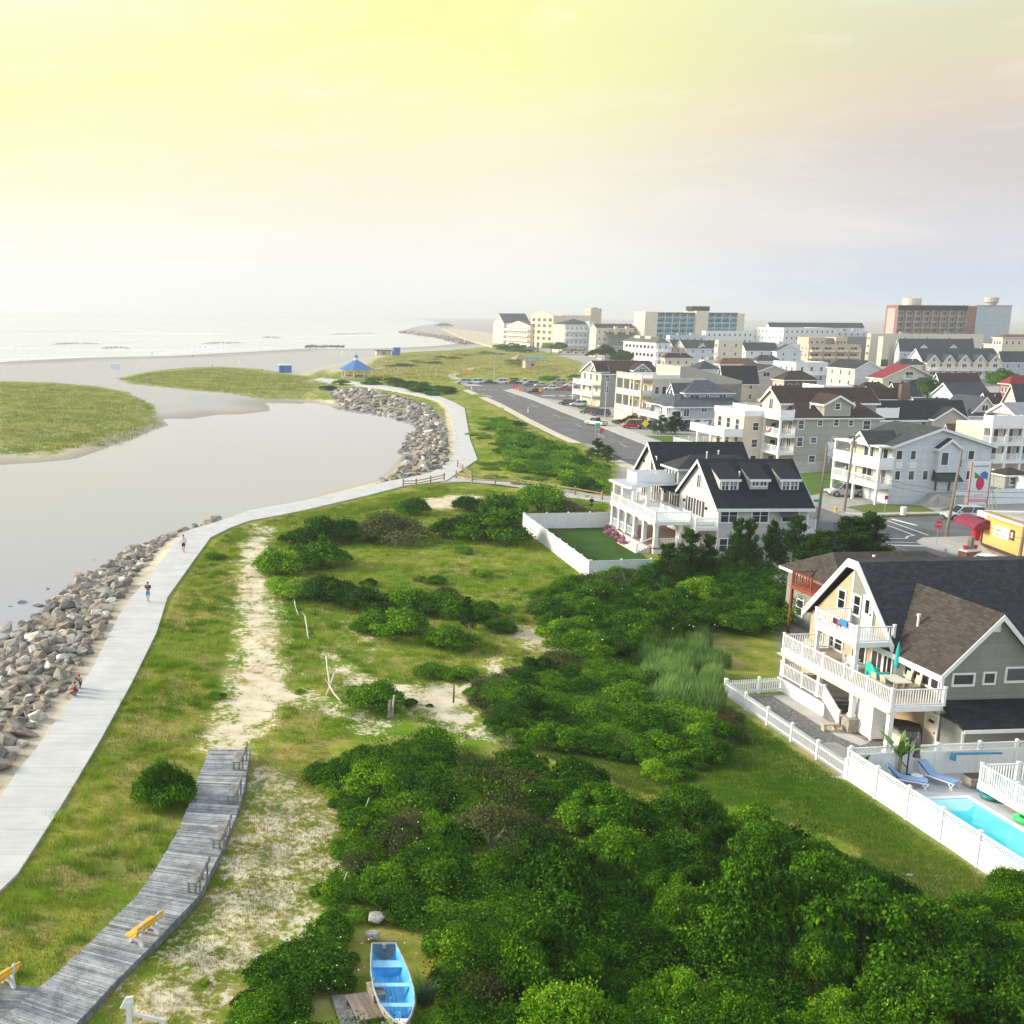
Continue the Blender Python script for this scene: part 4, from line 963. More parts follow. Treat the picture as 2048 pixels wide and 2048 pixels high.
# ------------------------------------------------------------------ houses further back
L = []
hs('white house with blank side wall and charcoal gable roof beside the red roof', 1711, 738, 8.5, 1763, 1655, 'gy', 2.2, 'pale', 'black', 3, 0, 3, wallL='cream').done()  # white house: sea wall painted cream for sun, front bluish for shade
B = hs('cream gabled house under a bright red roof with white gable balcony', 1766, 756, 6.5, 1869, 1738, 'gy', 3.6, 'cream', 'red', 2, 4, 2, ov=.6); B.deck(B.W*.35, -1.4, B.W*.72, -.01, 6.4, 'LFR', 1.0); B.win('F', B.W*.5, 6.5, 2.2, 1.7, 0, 'pair'); B.deck(B.W*.35, -1.4, B.W*.72, -.01, 3.3, 'LFR', 1.0); B.done()
B = hs('white gable-fronted house with black shutters under a slate roof', 1907, 791, 5.8, 1980, 1866, 'gx', 2.6, 'pale', 'char', 2, 3, 3, wallL='white')  # white sea gable beside a front painted bluish for its shade
bs = pm('black_shutter', (.02,.02,.022), .6, .1, 2)
B.done()
B = hs('white townhouse row with a zigzag of five balconied gables', 1846, 722, 8.4, 2000, 1815, 'gx', 4.2, 'white', 'char', 3, 0, 2, name='townhouse_row', cat='townhouses', Dmax=14)
n = 5
for i in range(n):
    a = B.W*(i+.08)/n; c = B.W*(i+.92)/n
    B.gable('y', a, -1.6, c, 8, 7.9, 10.6, .25, RF['char'], WL['cream'], name='gable_roof'); B.box(WL['cream'], a, -1.6, 2.6, c, 0, 7.9)
    B.win('F', (a+c)/2, 8.3, 1.0, 1.2, -1.6, 'pair'); B.win('F', (a+c)/2, 6.0, 1.6, 1.5, -1.6, 'pair'); B.deck(a-.2, -3.2, c+.2, -1.61, 5.4, 'LFR', 1.0); B.win('F', (a+c)/2, 3.0, 2.0, 1.6, -1.6, 'pair'); B.deck(a-.2, -3.2, c+.2, -1.61, 2.6, 'LFR', 1.0)
    for x in (a, c): B.col(x, -3.0, 0, 2.3, .12, base=False)
B.done()
B = hs('long blue-grey roofed building to the right of the zigzag townhouses', 2003, 722, 7.6, 2140, 1990, 'gx', 3.4, 'blue', 'char', 2, 6, 0, Dmax=14); B.done()
# tan stepped condominium
B = hs('tan stepped condominium with two penthouse boxes', 1618, 691, 9.6, 1721, 1601, 'flat', 0, 'tan', 'grey', 3, 0, 2, name='condominium', cat='condominium', Dmax=16)
for a, c in ((.03, .36), (.56, .78)): B.box(WL['tan'], B.W*a, 2, 9.6, B.W*c, 12, 13.6, 'penthouse'); B.rows('F', B.W*a+.4, B.W*c-.4, 3, (10.6,), 1.2, 1.1, 2)
B.box(WL['slate'], B.W*.36, 4, 9.6, B.W*.56, 14, 13.2, 'penthouse')
for z in (0, 3.2, 6.4):
    for i in range(4):
        x = B.W*(i+.5)/4
        B.win('F', x, z+.7, B.W/4*.55, 1.7, 0, 'slider', glass=dk2)
        if z: B.deck(x-B.W/8*.85, -2.0, x+B.W/8*.85, -.01, z+.25, 'LFR', .95, 'solid', W['cream'], top=WL['tan'])
B.done()
hs('blank grey hall beside the tan stepped condominium', 1722, 698, 7.6, 1832, 1715, 'flat', 0, 'slate', 'grey', 2, 0, 0, Dmax=14, name='hall', cat='hall').done()
B = Bld('lift_tower', 'tall narrow cream stair tower with a dark base', 'tower', 1762, 722, 2.6, 5); B.box(WL['cream'], 0, 0, 0, 3.6, 3.6, 14.0, 'shaft'); B.box(W['dark'], -.04, -.04, 0, 3.64, -.005, 3.4, 'base'); B.flat(0, 0, 3.6, 3.6, 14.0, .3, RF['grey'], WL['cream'], .15); B.done()
hs('grey slab block with cream chimney behind the stepped condominium', 1695, 676, 12.0, 1748, 1690, 'flat', 0, 'slate', 'grey', 3, 0, 0, Dmax=14, name='block', cat='block').done()
B = hs('cream gabled villa with low white gable before the brown hotel', 1746, 690, 9.5, 1802, 1738, 'gx', 2.8, 'putty', 'olive', 3, 3, 2, Dmax=12); B.done()
B = hs('wide slate-roofed building with two small white gables in front of the brown hotel', 1800, 700, 8.6, 1948, 1790, 'gx', 5.0, 'blue', 'char', 2, 8, 0, Dmax=17, name='hall', cat='hall')
for a in (.22, .62): B.gable('y', B.W*a, -.6, B.W*a+6, 6, 8.6, 11.0, .3, RF['char'], WL['white'], name='gable_roof')
B.done()
hs('cream hotel wing with red-brown eaves at the right edge', 1992, 688, 12.5, 2090, 1968, 'hip', 1.6, 'cream', 'rust', 3, 8, 4, name='hotel_wing', cat='hotel', Dmax=16, style='plain').done()
hs('upper cream hotel block with flat red-brown roof at the right edge', 2006, 675, 16.0, 2110, 1986, 'hip', 1.2, 'cream', 'rust', 4, 8, 3, name='hotel_wing', cat='hotel', Dmax=16, style='plain').done()
hs('long white building with a red-brown roof line and dark windows', 1568, 657, 17.2, 1672, 1508, 'flat', 0, 'white', 'grey', 5, 10, 8, name='long_building', cat='building', style='plain', Dmax=60, par=.4).done()
hs('slate-roofed long block behind the white long building', 1540, 655, 16.5, 1728, 1530, 'gx', 3.0, 'white', 'char', 4, 9, 0, name='long_building', cat='building', Dmax=16).done()
hs('low white hotel block between the blue hotel and the long building', 1412, 664, 15.5, 1508, 1404, 'flat', 0, 'white', 'white', 5, 9, 2, name='hotel_block', cat='hotel', style='plain', Dmax=18).done()
hs('cream box-shaped house with a flat roof behind the twin-gabled house', 1437, 683, 13.5, 1486, 1430, 'flat', 0, 'cream', 'white', 4, 2, 2, Dmax=14).done()
hs('white gable-ended house with slate roof left of the tan condominium', 1492, 701, 8.2, 1556, 1476, 'gx', 3.4, 'white', 'char', 3, 3, 3, Dmax=14).done()
hs('white cross-gabled house left of the tan condominium', 1554, 703, 8.0, 1603, 1545, 'gy', 3.0, 'pale', 'char', 3, 2, 0, Dmax=16).done()
# white twin-gabled house
B = hs('white house with twin cream sea gables and green-grey roof', 1374, 697, 8.8, 1438, 1330, 'flat', 0, 'pale', 'grey', 3, 3, 0, wallL='cream', Dmax=24, par=0, balL=(1, 2), dL=2.0)  # bluish front paints shade, cream sea side paints sun
for a, c in ((0, .5), (.5, 1)): B.gable('x', -.6, B.D*a, B.W, B.D*c, 8.8, 12.2, .4, RF['green'], WL['cream'])
B.rows('L', .5, B.D-.5, 4, B.zs, 1.4, 1.7, -.03, 'pair'); B.gable('y', B.W*.4, -.1, B.W*.4+2.4, 4, 9.6, 11.2, .2, RF['green'], WL['white'], name='dormer_roof'); B.done()
hs('small cream annex right of the twin-gabled house', 1440, 704, 7.0, 1458, 1434, 'flat', 0, 'cream', 'white', 2, 2, 1, Dmax=8).done()
# white three-deck apartment block
B = hs('long white apartment block with three rows of dark loggias and green-grey roof', 1313, 686, 11.3, 1340, 1247, 'hip', 2.6, 'white', 'olive', 3, 2, 0, Dmax=60, balF=(1, 2, ), name='apartment_block', cat='apartments')
for z in B.zs:
    for i in range(8): B.win('L', 2+(B.D-4)*(i+.5)/8, z-.2, 2.6, 1.5, 0, 'plain', glass=dk2)  # dark panes paint the shade inside the open loggias
for i in (.3, .62): B.box(WL['cream'], B.W*.3, B.D*i, 11.3, B.W*.3+4, B.D*i+6, 14.2, 'roof_house')
B.done()
hs('brown low building with hipped roof beside the long white apartments', 1210, 692, 8.0, 1250, 1196, 'hip', 2.8, 'taupe', 'olive', 2, 5, 3, Dmax=18, style='plain').done()
B = hs('white motel wing with dark roof and two tan chimney stacks', 1193, 656, 16.5, 1268, 1180, 'gx', 2.2, 'cream', 'char', 4, 7, 2, Dmax=16, name='motel', cat='motel', style='plain')
for a in (.45, .75): B.one('chimney', MB().box(B.W*a, -2, 0, B.W*a+1.8, -.1, 17.5), WL['gold'])
B.one('slope_roof', MB().ext([(-9, 8.5), (-.1, 14), (-.1, 13.5), (-9, 8.0)], 'x', B.W*.25, B.W*.98), RF['olive']); B.done()
# white hotel with dark mansard
B = hs('white hotel with dark mansard roof and square white tower', 1130, 649, 17.8, 1187, 1107, 'hip', 3.6, 'white', 'char', 4, 6, 5, name='hotel', cat='hotel', style='plain', Dmax=50, balF=(1, 2, 3), wallL='cream', nb=5)  # sea side of the white hotel painted cream for the sun
B.one('tower', MB().box(B.W*.8, -2.5, 0, B.W, 4, 19.8), WL['pale']); B.done()
# cream five-storey hotel with arched parapet
B = Bld('hotel', 'cream five-storey beachfront hotel with arched parapet', 'hotel', 1107, 632, 23.2, 5, Y=800)
D = min(B.hL(1063, 632)[0], 60); B.box(WL['gold'], 0, 0, 0, 9, D, 23.2)
B.one('parapet', MB().ext([(0, 23.2), (D, 23.2), (D, 24.2), (D*.8, 24.6), (D*.7, 25.8), (D*.5, 26.6), (D*.3, 25.8), (D*.2, 24.6), (0, 24.2)], 'x', -.3, .4), WL['gold'])
for z in (5.6, 10.2, 14.8, 19.0):
    for i in range(4): B.win('L', D*(i+.5)/4, z, D/4*.55, 2.4, 0, 'plain', glass=dk2)
for i in range(4): B.one('arch_shade_panel', MB().box(-.06, D*(i+.5)/4-3, 0, -.002, D*(i+.5)/4+3, 3.6), W['dark'])  # flat dark panels painted for the shade inside ground-floor arches
B.flat(0, 0, 9, D, 23.2, 0, RF['grey']); B.box(WL['cream'], 9, 6, 0, 30, 30, 23.6); B.done()
B = Bld('tower_block', 'plain tan tower block behind the mansard-roofed hotel', 'tower block', 1182, 620, 28.5, 5, Y=860); B.box(WL['tan'], 0, 0, 0, 8.5, 12, 28.5); B.flat(0, 0, 8.5, 12, 28.5, .4, RF['grey'], WL['tan']); B.one('roof_house', MB().box(3, 3, 28.6, 6, 7, 29.6), WL['slate']); B.rows('L', 1, 11, 2, (18, 22, 25.5), 1.2, 1.2, 0, 'plain'); B.done()
# two-deck motel and gabled hall on the boardwalk
B = hs('long cream motel with two balcony decks beside the cream hotel', 1061, 652, 15.5, 1072, 1014, 'gx', 3.4, 'cream', 'olive', 4, 0, 0, Dmax=90, name='motel', cat='motel')
for z in (3.9, 7.8, 11.7): B.deck(-2.4, 0, -.01, B.D, z, 'BLF', 1.1, 'solid', top=W['cream']); B.rows('L', 1, B.D-1, 9, (z+.3,), 2.0, 2.2, 0, 'slider')
B.done()
B = hs('grey-roofed gabled hall at the boardwalk end', 1008, 646, 17.0, 1060, 987, 'gx', 7.6, 'cream', 'char', 3, 3, 3, name='hall', cat='hall', Dmax=40); B.done()
# blue balconied hotel
bg_ = glassmat('blue_glass', (.05,.12,.17))
bl = pm('blue_balcony_panel', (.13,.36,.48), .5, .1, .6)
B = Bld('hotel', 'tall pale hotel with blue balcony bays and central tower', 'hotel', 1291, 624, 25.6, 5, Y=640); m = WL['cream']
Wd = B.hF(1490, 626)[0]; D = 15; [B.one(nm_, MB().box(Wd*a, y_, 0, Wd*c_, D, z_), q_) for nm_, a, c_, y_, z_, q_ in (('end_wall', 0, .125, 0, 25.6, m), ('tower', .5, .625, -1.2, 26.6, m), ('end_wall', .93, 1, 0, 25.2, m), ('wall', .125, .5, 1.8, 25.2, WL['blue']), ('wall', .625, .93, 1.8, 25.2, WL['blue']))]
for a, c, n in ((.125, .5, 5), (.625, .93, 4)):
    B.one('roof', MB().box(Wd*a, 0, 25.0, Wd*c, D, 25.6), RF['char'])
    for k in range(8):
        z = 1.2+k*3.0; d = B.one('balcony', MB().box(Wd*a, .1, z, Wd*c, 1.8, z+.25).box(Wd*a, .1, z+.25, Wd*c, .2, z+1.15), bl)
        for i in range(n):
            if z > 8: B.win('F', Wd*(a+(c-a)*(i+.5)/n), z+.35, 3.2, 2.0, 1.8, 'slider', glass=bg_)
    for i in range(n+1):
        x = Wd*(a+(c-a)*i/n); B.one('party_wall', MB().box(x-.15, .05, 0, x+.15, 1.8, 25.0), m)
B.one('roof_house', MB().box(Wd*.5-1, 2, 26.6, Wd*.625+2, 10, 29.2), RF['char']); B.flat(0, 0, Wd*.125, D, 25.6, .3, RF['grey'], m); B.done()
# big brown hotel
B = Bld('hotel', 'large brown tower hotel with gridded balconies and blank grey wing', 'hotel', 1798, 613, 29.3, 5, Y=570); m = WL['brick']; pk = pm('mauve_grey_panel', (.40,.335,.30), .8, .08, .5)
xa = B.hF(1936, 616)[0]; xb = B.hF(1953, 617)[0]; xc = B.hF(2022, 620)[0]; D = B.hL(1774, 612)[0]; D = min(D, 30)
B.box(pk, 0, 1.6, 0, xa, D, 29.0); B.box(m, -.3, .05, 0, 0, D, 29.8, 'end_wall'); B.one('end_panel', MB().box(-.4, D*.2, 3, -.3, D*.85, 28.2), pk); B.box(m, xa, -.2, 0, xb, D, 29.4); B.box(WL['blue'], xb, -.5, 0, xc, D, 29.4, 'blank_wing')
for k in range(9):
    z = 1.0+k*2.9; d = B.one('balcony', MB().box(0, .0, z, xa, 1.6, z+.25), pk)
    MB().box(0, .02, z+.9, xa, .08, z+1.0).build('railing', WL['slate'], d)
for i in range(9): x = xa*i/8; B.one('party_wall', MB().box(x-.2, -.05, 0, x+.2, 1.6, 27.2), pk)
for k in range(3, 9):
    for i in range(8): B.win('F', xa*(i+.5)/8, 1.4+k*2.9, xa/8*.6, 1.9, 1.6, 'slider', glass=dk2)
r = B.one('roof', MB().box(0, -.1, 27.2, xa, D, 29.7), RF['black']); B.one('roof_parapet', MB().box(xb-.1, -.6, 29.4, xc+.1, D, 29.9), WL['slate'])
B.one('water_tank', MB().tube([(xa*.33, 8, 29.6), (xa*.33, 8, 33.2)], 4.3, 20), WL['cream']); B.one('water_tank', MB().tube([(xc-5, 8, 29.8), (xc-5, 8, 31), (xc-5, 8, 31.6), (xc-5, 8, 34)], [2.4, 2.6, 3.4, 3.2], 16), WL['putty']); B.done()
# --- nearer roofs between
B = hs('dark brown house with three small white windows under a brown-black hip roof', 1569, 760, 7.0, 1634, 1546, 'hip', 2.4, 'brown', 'brown', 2, 0, 2, wallL='tan', Dmax=12)  # tan sea side paints the sun falling on the brown house
for i in range(3): B.win('F', B.W*(.18+i*.22), 5.2, .95, .7, 0, 'plain')
B.gable('x', -4, -3.5, B.W, 1.0, 3.6, 5.4, .4, RF['brown'], WL['grey'], name='lower_roof'); B.box(WL['grey'], -4, -3.5, 0, B.W, 1, 3.6); B.done()
B = hs('tan-grey gabled house with square blue window behind the brown house', 1510, 745, 7.5, 1583, 1462, 'gy', 2.0, 'putty', 'brown', 3, 0, 0, Dmax=20); B.win('F', 3.6, 6.3, 2.0, 1.3, 0, 'pair'); B.win('F', 1.0, 4.0, .8, 1.1); B.win('F', 7.8, 4.0, .9, 1.2); B.done()
hs('white house under a dark hip roof behind the cream flat-roofed house', 1397, 739, 7.0, 1442, 1372, 'hip', 2.6, 'white', 'char', 2, 2, 3, Dmax=14).done()
hs('rust-brown roofed house between the dark hip roof and the tan-grey gable', 1440, 728, 7.4, 1512, 1430, 'hip', 2.0, 'gold', 'rust', 3, 4, 2, Dmax=14).done()
hs('low house with a broad black gable roof and tan gable end', 1447, 764, 5.6, 1516, 1434, 'gx', 4.2, 'gold', 'black', 2, 3, 2, Dmax=11).done()
hs('white flat-roofed house with shaded loggias left of the blank white house', 1592, 730, 8.6, 1656, 1546, 'flat', 0, 'white', 'grey', 3, 3, 4, Dmax=20, balF=(2,), par=.9).done()
B = hs('cream house with white roof-deck railing behind the grey balcony house', 1646, 783, 5.6, 1745, 1633, 'flat', 0, 'cream', 'white', 2, 6, 2, Dmax=10, par=0); B.rail([(.1, 9), (.1, .1), (B.W*.6, .1), (B.W*.6, 9)], 5.7, 1.4, 'solid'); B.gable('y', B.W*.62, -.5, B.W, 8, 5.2, 6.8, .35, RF['brown'], WL['cream'], name='gable_roof'); B.done()
B = hs('cream chapel-like house with a brown chimney between two arched windows', 1745, 796, 4.6, 1818, 1738, 'gx', 2.2, 'cream', 'brown', 1, 0, 0, Dmax=9); x = B.W*.68; B.one('chimney', MB().box(x, -1.2, 0, x+2.1, -.02, 8.0), WL['brown'])
for q in (-1.0, 2.3): B.win('F', x+q+.4, 1.0, 1.1, 2.6, 0, 'plain')
B.done()
hs('small bright yellow house among the trees', 1812, 792, 5.0, 1843, 1806, 'gx', 1.8, 'yellow', 'char', 2, 3, 1, Dmax=6).done()
B = hs('tan house with white parapet and gabled wing behind the corner apartments', 1740, 836, 5.0, 1932, 1716, 'gx', 3.0, 'putty', 'black', 1, 0, 0, Dmax=10); B.rail([(.2, -.3), (B.W*.28, -.3)], 5.0, 1.9, 'solid'); B.gable('y', B.W*.62, -1.4, B.W*.95, 8, 4.9, 6.9, .4, RF['black'], WL['putty'], name='gable_roof'); B.box(WL['putty'], B.W*.62, -1.4, 0, B.W*.95, 0, 4.9); B.win('F', B.W*.56, 3.0, .9, 1.6, 0, 'plain'); B.done()
hs('house with a plain brown gable roof behind the corner apartments', 1905, 884, 4.2, 1975, 1890, 'gx', 2.6, 'white', 'rust', 1, 2, 1, Dmax=7).done()
B = hs('small white cottage with grey porch roof beside the white condominium', 1932, 832, 4.4, 2020, 1926, 'hip', 1.4, 'white', 'char', 1, 6, 2, Dmax=10); B.gable('y', B.W*.18, .5, B.W*.72, 9, 5.2, 8.0, .3, RF['char'], WL['cream'], name='gable_roof'); B.box(WL['cream'], B.W*.18, .5, 4, B.W*.72, 8, 5.2); B.win('F', B.W*.45, 5.4, 1.2, 1.1, .5, 'pair'); B.done()
hs('tall white victorian house with steep grey gable at the right edge', 2036, 812, 6.0, 2090, 2003, 'gx', 4.2, 'cream', 'char', 2, 3, 3, Dmax=9).done()
hs('dark red house at the right edge behind the round tree', 2020, 768, 6.5, 2080, 2000, 'hip', 2.2, 'red', 'red', 2, 4, 2, Dmax=10).done()
hs('brown-roofed long house beyond the black-shuttered white house', 1880, 764, 6.0, 1960, 1868, 'gx', 2.2, 'taupe', 'brown', 2, 4, 1, Dmax=10).done()
for lb, ex, ey, ze, xr, xl, rf_, ri, wl_, rm_, fl in (
 ('flat white hotel block with small windows right of the long white building', 1672, 663, 15.5, 1736, 1664, 'flat', 0, 'white', 'grey', 5), ('long cream flat-roofed block at the foot of the brown hotel', 1742, 669, 15.0, 1968, 1736, 'flat', 0, 'cream', 'white', 4),
 ('white flat roof with grey hut before the cream flat-roofed block', 1800, 684, 11.5, 1900, 1792, 'flat', 0, 'pale', 'grey', 3), ('grey-blue gabled house before the right cream hotel wing', 1968, 706, 8.0, 2040, 1956, 'gx', 2.4, 'blue', 'char', 2),
 ('white bungalow with slate hip roof between red roof and zigzag gables', 1836, 768, 5.0, 1900, 1828, 'hip', 1.8, 'white', 'char', 1), ('taupe house with dark gable behind the yellow house', 1792, 782, 5.0, 1836, 1786, 'gx', 1.8, 'taupe', 'brown', 2),
 ('cream low roof between dark hip roof and twin-gabled house', 1408, 722, 7.0, 1462, 1398, 'flat', 0, 'cream', 'white', 2), ('slate hip roof right of the rust-brown roof', 1514, 722, 7.2, 1560, 1502, 'hip', 2.2, 'white', 'char', 2),
 ('small white hip-roofed house before the tan stepped condominium', 1610, 742, 6.2, 1660, 1600, 'hip', 2.0, 'white', 'blue', 2), ('dark-roofed bungalow beside the cream house with roof deck', 1700, 806, 4.0, 1742, 1688, 'gx', 1.8, 'grey', 'black', 1),
 ('blue-grey cottage beyond the tan house with parapet', 1836, 818, 4.6, 1900, 1826, 'gx', 2.0, 'blue', 'char', 1), ('white cottage with brown roof left of the victorian', 1976, 806, 5.0, 2006, 1966, 'gx', 2.0, 'white', 'brown', 2),
 ('white motel strip behind the slate-roofed gable-ended house', 1500, 690, 10.5, 1600, 1490, 'flat', 0, 'white', 'grey', 3), ('pale long roof between blue hotel and white hotel block', 1340, 672, 14.0, 1412, 1332, 'flat', 0, 'pale', 'white', 4),
 ('grey hip roof behind the red-roofed house', 1800, 730, 7.0, 1846, 1792, 'hip', 2.2, 'cream', 'char', 2), ('cream annex with dark roof right of the long white apartments', 1330, 716, 7.0, 1384, 1322, 'hip', 2.0, 'cream', 'brown', 2)):
    B = hs(lb, ex, ey, ze, xr, xl, rf_, ri, wl_, rm_, fl, 5 if xr-ex > 60 else 3, 2, Dmax=12, par=.4)
    if rf_ == 'flat': B.one('roof_unit', MB().box(B.W*.3, 3, ze+.1, B.W*.3+2.2, 5, ze+1.3), RF['grey']); B.one('roof_unit', MB().box(B.W*.7, 5, ze+.1, B.W*.7+1.6, 6.5, ze+1.6), W['grey_metal'])
    else: B.pipe(B.W*.6, B.D*.3, ze+ri*.5, .7)
    B.done()
hs('low tan house with dark hip roof left of the red-roofed house', 1725, 778, 4.8, 1775, 1716, 'hip', 1.8, 'putty', 'brown', 1, 2, 1, Dmax=9).done()
# ------------------------------------------------------------------ roads, pavements, lawns
SHEETS = []
def sheet(name, poly, z, mat):
    SHEETS.append(poly); return tag(polyface(name, [tuple(p) for p in poly], z, mat), kind='structure')
ROAD = gp([(935,779),(1000,806),(1060,838),(1120,868),(1190,898)])+[(58.6,140),(57.6,118),(56.5,95),(52,40),(68,40)]+gp([(2048,1162),(1917,1113),(1854,1096),(1834,1086),(1832,1081),(1845,1076),(1945,1073)])+[(150,121),(150,133.5)]+gp([(1896,1032),(1749,1036),(1684,1031),(1645,1017)])+[(70.3,150),(72.4,194)]+gp([(1180,846),(1100,812),(1020,779),(1005,775)])
sheet('road', ROAD, .030, W['asph'])
LOT = gp([(920,763),(1172,768),(1176,802),(1120,800),(1060,793),(1022,779.5),(1005,775.5),(935,779)])
sheet('parking_lot', LOT, .026, W['asph'])
sv_ = pm('sandy_verge', (.56,.50,.38), .95, .12, .6, .3, 8)
ribbon('verge', [(925,781),(990,810),(1050,843),(1110,873),(1180,905),(1300,960)], [(936,779),(1000,806),(1060,838),(1120,868),(1190,898),(1310,950)], .034, 0, sv_)
KA = [(1008,781),(1065,800),(1128,826),(1200,853),(1260,878),(1340,910)]; KB = [(1026,778),(1085,797),(1152,821),(1216,843),(1284,871),(1366,904)]
ribbon('pavement', KA, KB, .13, .13, W['conc'])
rb = [(70.9,150),(69.9,138)]; ribbon('pavement', [(70.4,150),(69.7,139)], [(72.4,150),(71.7,139)], .13, .13, W['conc'], True)
ribbon('pavement', gp([(1690,1026),(1749,1029),(1896,1025)])+[(150,136)], gp([(1690,1030),(1749,1034),(1896,1030.5)])+[(150,134)], .13, .13, W['conc'], True)
crn = gp([(1834,1084),(1845,1077),(1945,1074)])+[(150,120.6),(150,100)]+gp([(2048,1120),(1962,1091),(2048,1158),(1917,1112),(1856,1095),(1838,1088)])
cm = MB().prism(crn[::-1], 0, .12); tag(cm.build('pavement', pm('corner_concrete', (.50,.47,.43), .85, .1, .8)), kind='structure')
paint = pm('road_paint', (.74,.74,.72), .7, .2, 2); yel = pm('faded_yellow_paint', (.42,.34,.16), .8, .2, 2)
def stripe(a, b, w, mat=paint, z=.034, name='road_marking'):
    p = G(*a); q = G(*b); d = Vector((q[0]-p[0], q[1]-p[1])); l = d.length; d /= l; n = Vector((-d.y, d.x))*w/2
    return tag(MB().face([(p[0]+n.x, p[1]+n.y, z), (p[0]-n.x, p[1]-n.y, z), (q[0]-n.x, q[1]-n.y, z), (q[0]+n.x, q[1]+n.y, z)]).build(name, mat), kind='structure')
ZR = zoom(1598, 950, .2329)
for a, b, c, d, w in ((620,380,990,520,.22), (710,375,1110,520,.22), (790,378,1010,435,.55), (680,545,925,548,.22), (690,577,1010,582,.22), (770,603,1085,612,.55)): stripe(ZR(a,b), ZR(c,d), w)
stripe(ZR(990,520), ZR(935,528), .2); stripe(ZR(935,528), ZR(918,548), .2); stripe(ZR(820,612), ZR(930,655), .2, yel)
for i in range(7): stripe((931+i*12, 779-.3*i+ .4*i), (936.5+i*12, 779.3+.1*i), .8)
for a in (1084,1098,1118,1138): stripe((a, 791.5), (a+13, 791.8), 2.0)
for a in ((1086,800),(1122,806)): stripe(a, (a[0]+18, a[1]-2), .4)
for i in range(6): stripe((1015+i*45, 788+i*20), (1030+i*45, 794.5+i*20), .12)
def turf(name, c1, c2):
    m, t, b = newmat(name); geo = t.n('ShaderNodeNewGeometry').outputs['Position']
    n1 = t.noise(geo, .5, 5, .65); n2 = t.noise(geo, 9, 4, .7)
    k = t.math('ADD', t.math('MULTIPLY', n1, .6), t.math('MULTIPLY', n2, .4)); t.l(t.mix(t.smooth(k, .35, .65), c1, c2), b.inputs['Base Color']); b.inputs['Roughness'].default_value = .95; b.inputs['Specular IOR Level'].default_value = .1
    bp = t.n('ShaderNodeBump'); bp.inputs['Strength'].default_value = .5; bp.inputs['Distance'].default_value = .05; t.l(t.noise(geo, 22, 4, .7), bp.inputs['Height']); t.l(bp.outputs[0], b.inputs['Normal']); return m
T1 = turf('watered_lawn', (.030,.072,.012), (.055,.108,.018)); T2 = turf('worn_lawn', (.07,.12,.025), (.17,.17,.05)); T3 = turf('mown_lawn', (.06,.12,.02), (.10,.17,.03)); T4 = turf('rough_meadow', (.06,.10,.02), (.13,.15,.04))
sheet('lawn', gp([(1047,1058),(1222,1055),(1240,1078),(1300,1120),(1290,1150),(1177,1159)]), .012, T1)
sheet('lawn', gp([(1691,1014),(1747,1007),(1842,1011),(1873,1023),(1728,1025)]), .012, T2); sheet('lawn', gp([(1880,1019),(1905,1013),(1960,1012),(1960,1022),(1890,1023)]), .012, T2)
sheet('lawn', gp([(1770,1034.6),(1750,1031.5),(1896,1028),(1896,1031)]), .14, T2)
sheet('lawn', gp([(1596,946),(1686,942),(1692,962),(1660,984),(1620,991)]), .012, T3); sheet('lawn', gp([(1290,871),(1405,874),(1412,890),(1345,890)]), .012, T3)
sheet('lawn', gp([(1258,873),(1282,876),(1330,897),(1318,899)]), .035, T3); sheet('lawn', gp([(1140,808),(1172,812),(1180,820),(1160,818)]), .012, T3)
sheet('lawn', gp([(1425,1270),(1575,1252),(1590,1330),(1572,1378),(1460,1376)]), .012, T4)
sheet('lawn', gp([(1970,968),(2048,985),(2048,992),(1970,978)]), .012, T3)
gravel = pm('grey_gravel', (.20,.20,.18), .95, .45, 6, .8, 25)
sheet('gravel_yard', gp([(1460,1394),(1575,1390),(1700,1470),(1860,1512),(1712,1540)]), .016, gravel)
sheet('path', gp([(1545,1392),(1572,1390),(1665,1448),(1700,1468),(1740,1486),(1720,1492),(1672,1472)]), .022, W['conc'])
terr = pm('pool_terrace', (.47,.48,.48), .8, .08, .9, .2, 12)
PF = Bld('swimming_pool', 'turquoise swimming pool with white coping behind the white fence', 'pool', 1838, 1602, 0, 5)
pw = PF.hZ(1922, 1591, 0)[0]; pl_ = 9.5
sheet('pool_terrace', [PF.w(x, y) for x, y in ((-.55,-12), (10,-12), (10,3.2), (-4.0,3.2), (-3.4,1.9))], .016, terr)
pool_w, t, b = newmat('pool_water'); b.inputs['Base Color'].default_value = (.10,.80,.86,1); b.inputs['Roughness'].default_value = .05; b.inputs['IOR'].default_value = 1.33
geo = t.n('ShaderNodeNewGeometry').outputs['Position']; t.l(t.mix(t.smooth(t.noise(geo, .8, 4), .3, .7), (.07,.70,.78), (.16,.84,.88)), b.inputs['Base Color'])
bp = t.n('ShaderNodeBump'); bp.inputs['Strength'].default_value = .3; bp.inputs['Distance'].default_value = .02; t.l(t.noise(geo, 4, 4), bp.inputs['Height']); t.l(bp.outputs[0], b.inputs['Normal'])
PF.one('pool_water', MB().box(0, -pl_, .02, pw, 0, .05), pool_w)
PF.one('coping', MB().box(-.28, -pl_-.28, 0, 0, .28, .09).box(pw, -pl_-.28, 0, pw+.28, .28, .09).box(0, 0, 0, pw, .28, .09).box(0, -pl_-.28, 0, pw, -pl_, .09), W['white'])
PF.one('steps', MB().prism([(.05,-.05), (pw-.05,-.05), (pw-.2,-.8), (pw*.6,-1.35), (pw*.3,-1.25), (.05,-.8)], .051, .058), pm('pool_step', (.42,.86,.88), .2, .05, 1))
